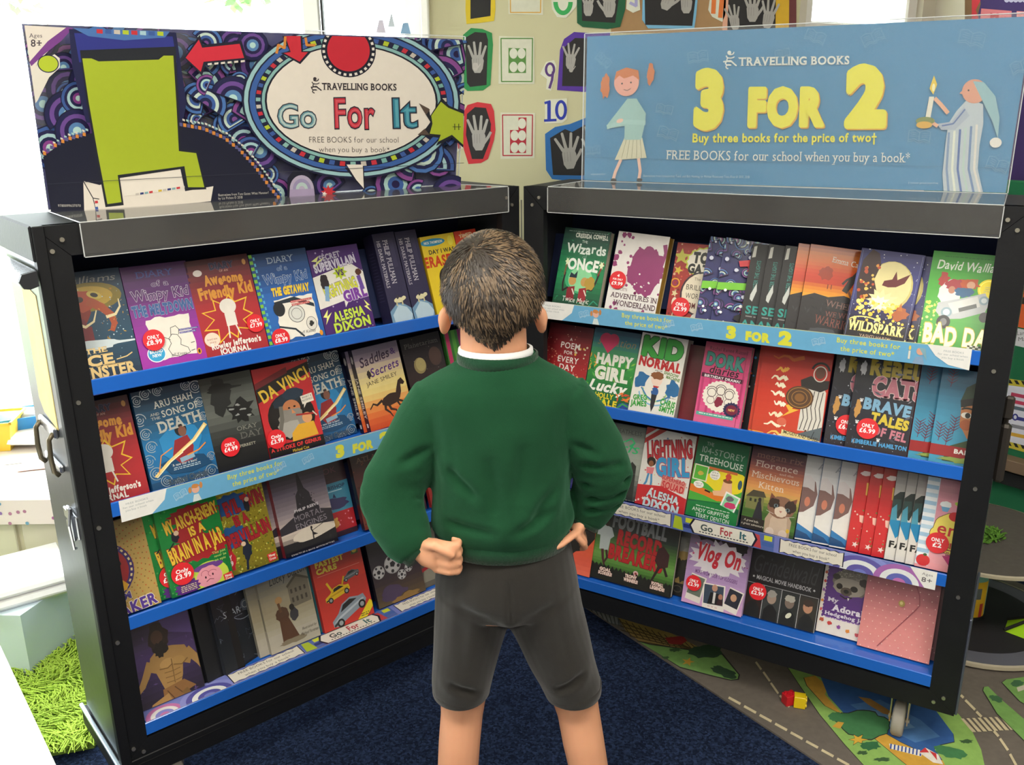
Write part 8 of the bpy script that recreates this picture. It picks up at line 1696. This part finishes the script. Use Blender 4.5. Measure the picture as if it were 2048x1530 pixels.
cl = creases([((-.10, BK, .99), (-.11, BK+.01, .84), .012, .006), ((.055, BK, .99), (.085, BK+.015, .83), .012, .006), ((-.11, 1.38, .90), (-.06, BK, .85), .010, .004), ((.09, 1.38, .87), (.03, BK, .81), .012, .006), ((.10, 1.38, .835), (.0, BK-.005, .79), .010, .005), ((-.12, 1.38, .80), (-.03, BK-.005, .79), .009, .004), ((-.04, BK, .93), (-.03, BK-.003, .82), .014, .003), ((.02, BK, .95), (.01, BK, .84), .015, .003),
 ((-.255, 1.41, .84), (-.165, 1.40, .835), .007, .007), ((-.25, 1.40, .815), (-.16, 1.39, .80), .006, .006), ((-.24, 1.385, .79), (-.16, 1.37, .775), .006, .005), ((-.235, 1.42, .87), (-.16, 1.40, .885), .008, .005), ((-.14, 1.40, .93), (-.19, 1.39, .90), .008, .004),
 ((.205, 1.44, .85), (.12, 1.43, .845), .007, .007), ((.20, 1.44, .825), (.115, 1.43, .81), .006, .006), ((.19, 1.45, .80), (.11, 1.43, .785), .006, .005), ((.19, 1.43, .88), (.115, 1.41, .89), .008, .005), ((.10, 1.40, .93), (.15, 1.40, .905), .008, .004)])
sweat = place(remeshed('sweatshirt', sw, green, .0038, 5, boy, cl))
darkg = fabric('ribbed green knit', '143d27', .6, 240)
def band(z0, z1, rx, ry, cx, cy, thick, name, mat, ribs=80, lift=0.0):
    mb = MB(); n = ribs*2; vs = []
    prof = [(0, z0), (thick, z0+.001), (thick*1.15, (z0+z1)/2), (thick, z1-.001), (0, z1)]
    for dr, z in prof:
        for i in range(n):
            t = 2*PI*i/n; q = dr+(.0006 if i % 2 else 0)
            vs.append((cx+(rx+q)*math.cos(t), cy+(ry+q)*math.sin(t), z-lift*math.sin(t)))
    m_ = len(prof); fs = [(j*n+i, j*n+(i+1) % n, (j+1)*n+(i+1) % n, (j+1)*n+i) for j in range(m_-1) for i in range(n)]
    mb.add(vs, fs); return mb
place(band(.728, .760, .1165, .0955, -.0205, 1.453, .004, 'hem', darkg).build('ribbed_hem', darkg, sweat, smooth=True))
place(band(1.058, 1.079, .0645, .0625, -.024, 1.453, .0035, 'neck', darkg, 60, .003).build('ribbed_neckband', darkg, sweat, smooth=True))
for P in ([(-.173, 1.381, .750), (-.160, 1.373, .739)], [(.131, 1.473, .757), (.124, 1.466, .744)]):
    place(MB().tube(P, [.031, .0275], n=24).build('ribbed_cuff', darkg, sweat, smooth=True))
poloc = plain('white polo cotton', 'e4e6e6', .8, bump=.1, bscale=500)
place(band(1.070, 1.0875, .0575, .0555, -.027, 1.453, .005, 'collar', poloc, 40, .003).build('polo_collar', poloc, boy, smooth=True))
so = MB()
rs = [(.775, .108, .086), (.74, .113, .092), (.705, .121, .104), (.67, .128, .110), (.645, .132, .110), (.62, .130, .104), (.605, .118, .094)]
so.tube([(-.014, 1.455, z) for z, _, _ in rs], [(ry, rx) for _, rx, ry in rs], n=32)
for P in ([(-.072, 1.455, .63, .074, .09), (-.080, 1.455, .57, .070, .082), (-.090, 1.454, .51, .064, .074), (-.098, 1.453, .455, .0585, .068), (-.102, 1.453, .425, .0565, .066), (-.103, 1.453, .412, .055, .064)],
          [(.045, 1.455, .63, .074, .09), (.058, 1.455, .57, .070, .082), (.078, 1.454, .51, .064, .074), (.098, 1.453, .455, .0575, .068), (.108, 1.453, .425, .0555, .066), (.112, 1.453, .410, .054, .064)]):
    so.tube([p[:3] for p in P], [(p[4], p[3]) for p in P], n=26)
scr = creases([((-.010, 1.345, .74), (-.006, 1.35, .60), .005, .0025), ((-.11, 1.36, .64), (-.02, 1.36, .615), .014, .0022), ((.10, 1.36, .65), (.01, 1.36, .615), .014, .0022), ((-.12, 1.39, .47), (-.06, 1.385, .44), .010, .004), ((.14, 1.39, .49), (.07, 1.385, .45), .010, .004), ((-.09, 1.37, .66), (-.10, 1.375, .50), .014, .0012), ((.075, 1.36, .655), (.10, 1.38, .50), .014, .0012), ((.03, 1.345, .668), (.085, 1.35, .672), .003, .003)])
shorts = place(remeshed('shorts', so, grey, .004, 4, boy, scr))
for (x, z) in ((-.103, .414), (.1095, .412)):
    mb = MB(); n = 40; vs = []
    for dr, zz_ in ((.0, z-.004), (.0012, z-.003), (.0014, z+.014), (0, z+.0155)):
        for i in range(n): t = 2*PI*i/n; vs.append((x+(.0538+dr)*math.cos(t), 1.453+(.063+dr)*math.sin(t), zz_))
    mb.add(vs, [(j*n+i, j*n+(i+1) % n, (j+1)*n+(i+1) % n, (j+1)*n+i) for j in range(3) for i in range(n)]); place(mb.build('turned_hem', grey, shorts, smooth=True))
sock = fabric('grey sock', '6a6c6e', .5, 300); shoe = plain('black school shoe', '17171a', .4)
for x, x2 in ((-.1225, -.126), (.1615, .168)):
    place(MB().tube([(x-.002*(1 if x < 0 else -1), 1.448, .135), (x, 1.45, .09), (x2, 1.452, .055)], [.030, .0275, .029], n=18).build('sock', sock, boy, smooth=True))
    s_ = MB(); s_.tube([(x2, 1.405, .032), (x2, 1.43, .038), (x2, 1.47, .04), (x2, 1.52, .030), (x2, 1.565, .024), (x2, 1.59, .02)], [(.016, .016), (.034, .029), (.036, .031), (.026, .034), (.021, .033), (.008, .014)], n=18)
    sh_ = place(s_.build('shoe', shoe, boy, smooth=True)); place(MB().tube([(x2, 1.40, .008), (x2, 1.44, .008), (x2, 1.53, .008), (x2, 1.575, .008), (x2, 1.593, .008)], [(.008, .02), (.008, .031), (.008, .037), (.008, .033), (.007, .014)], n=16).build('sole', plain('shoe sole', '0f0f10', .8), sh_, smooth=True))
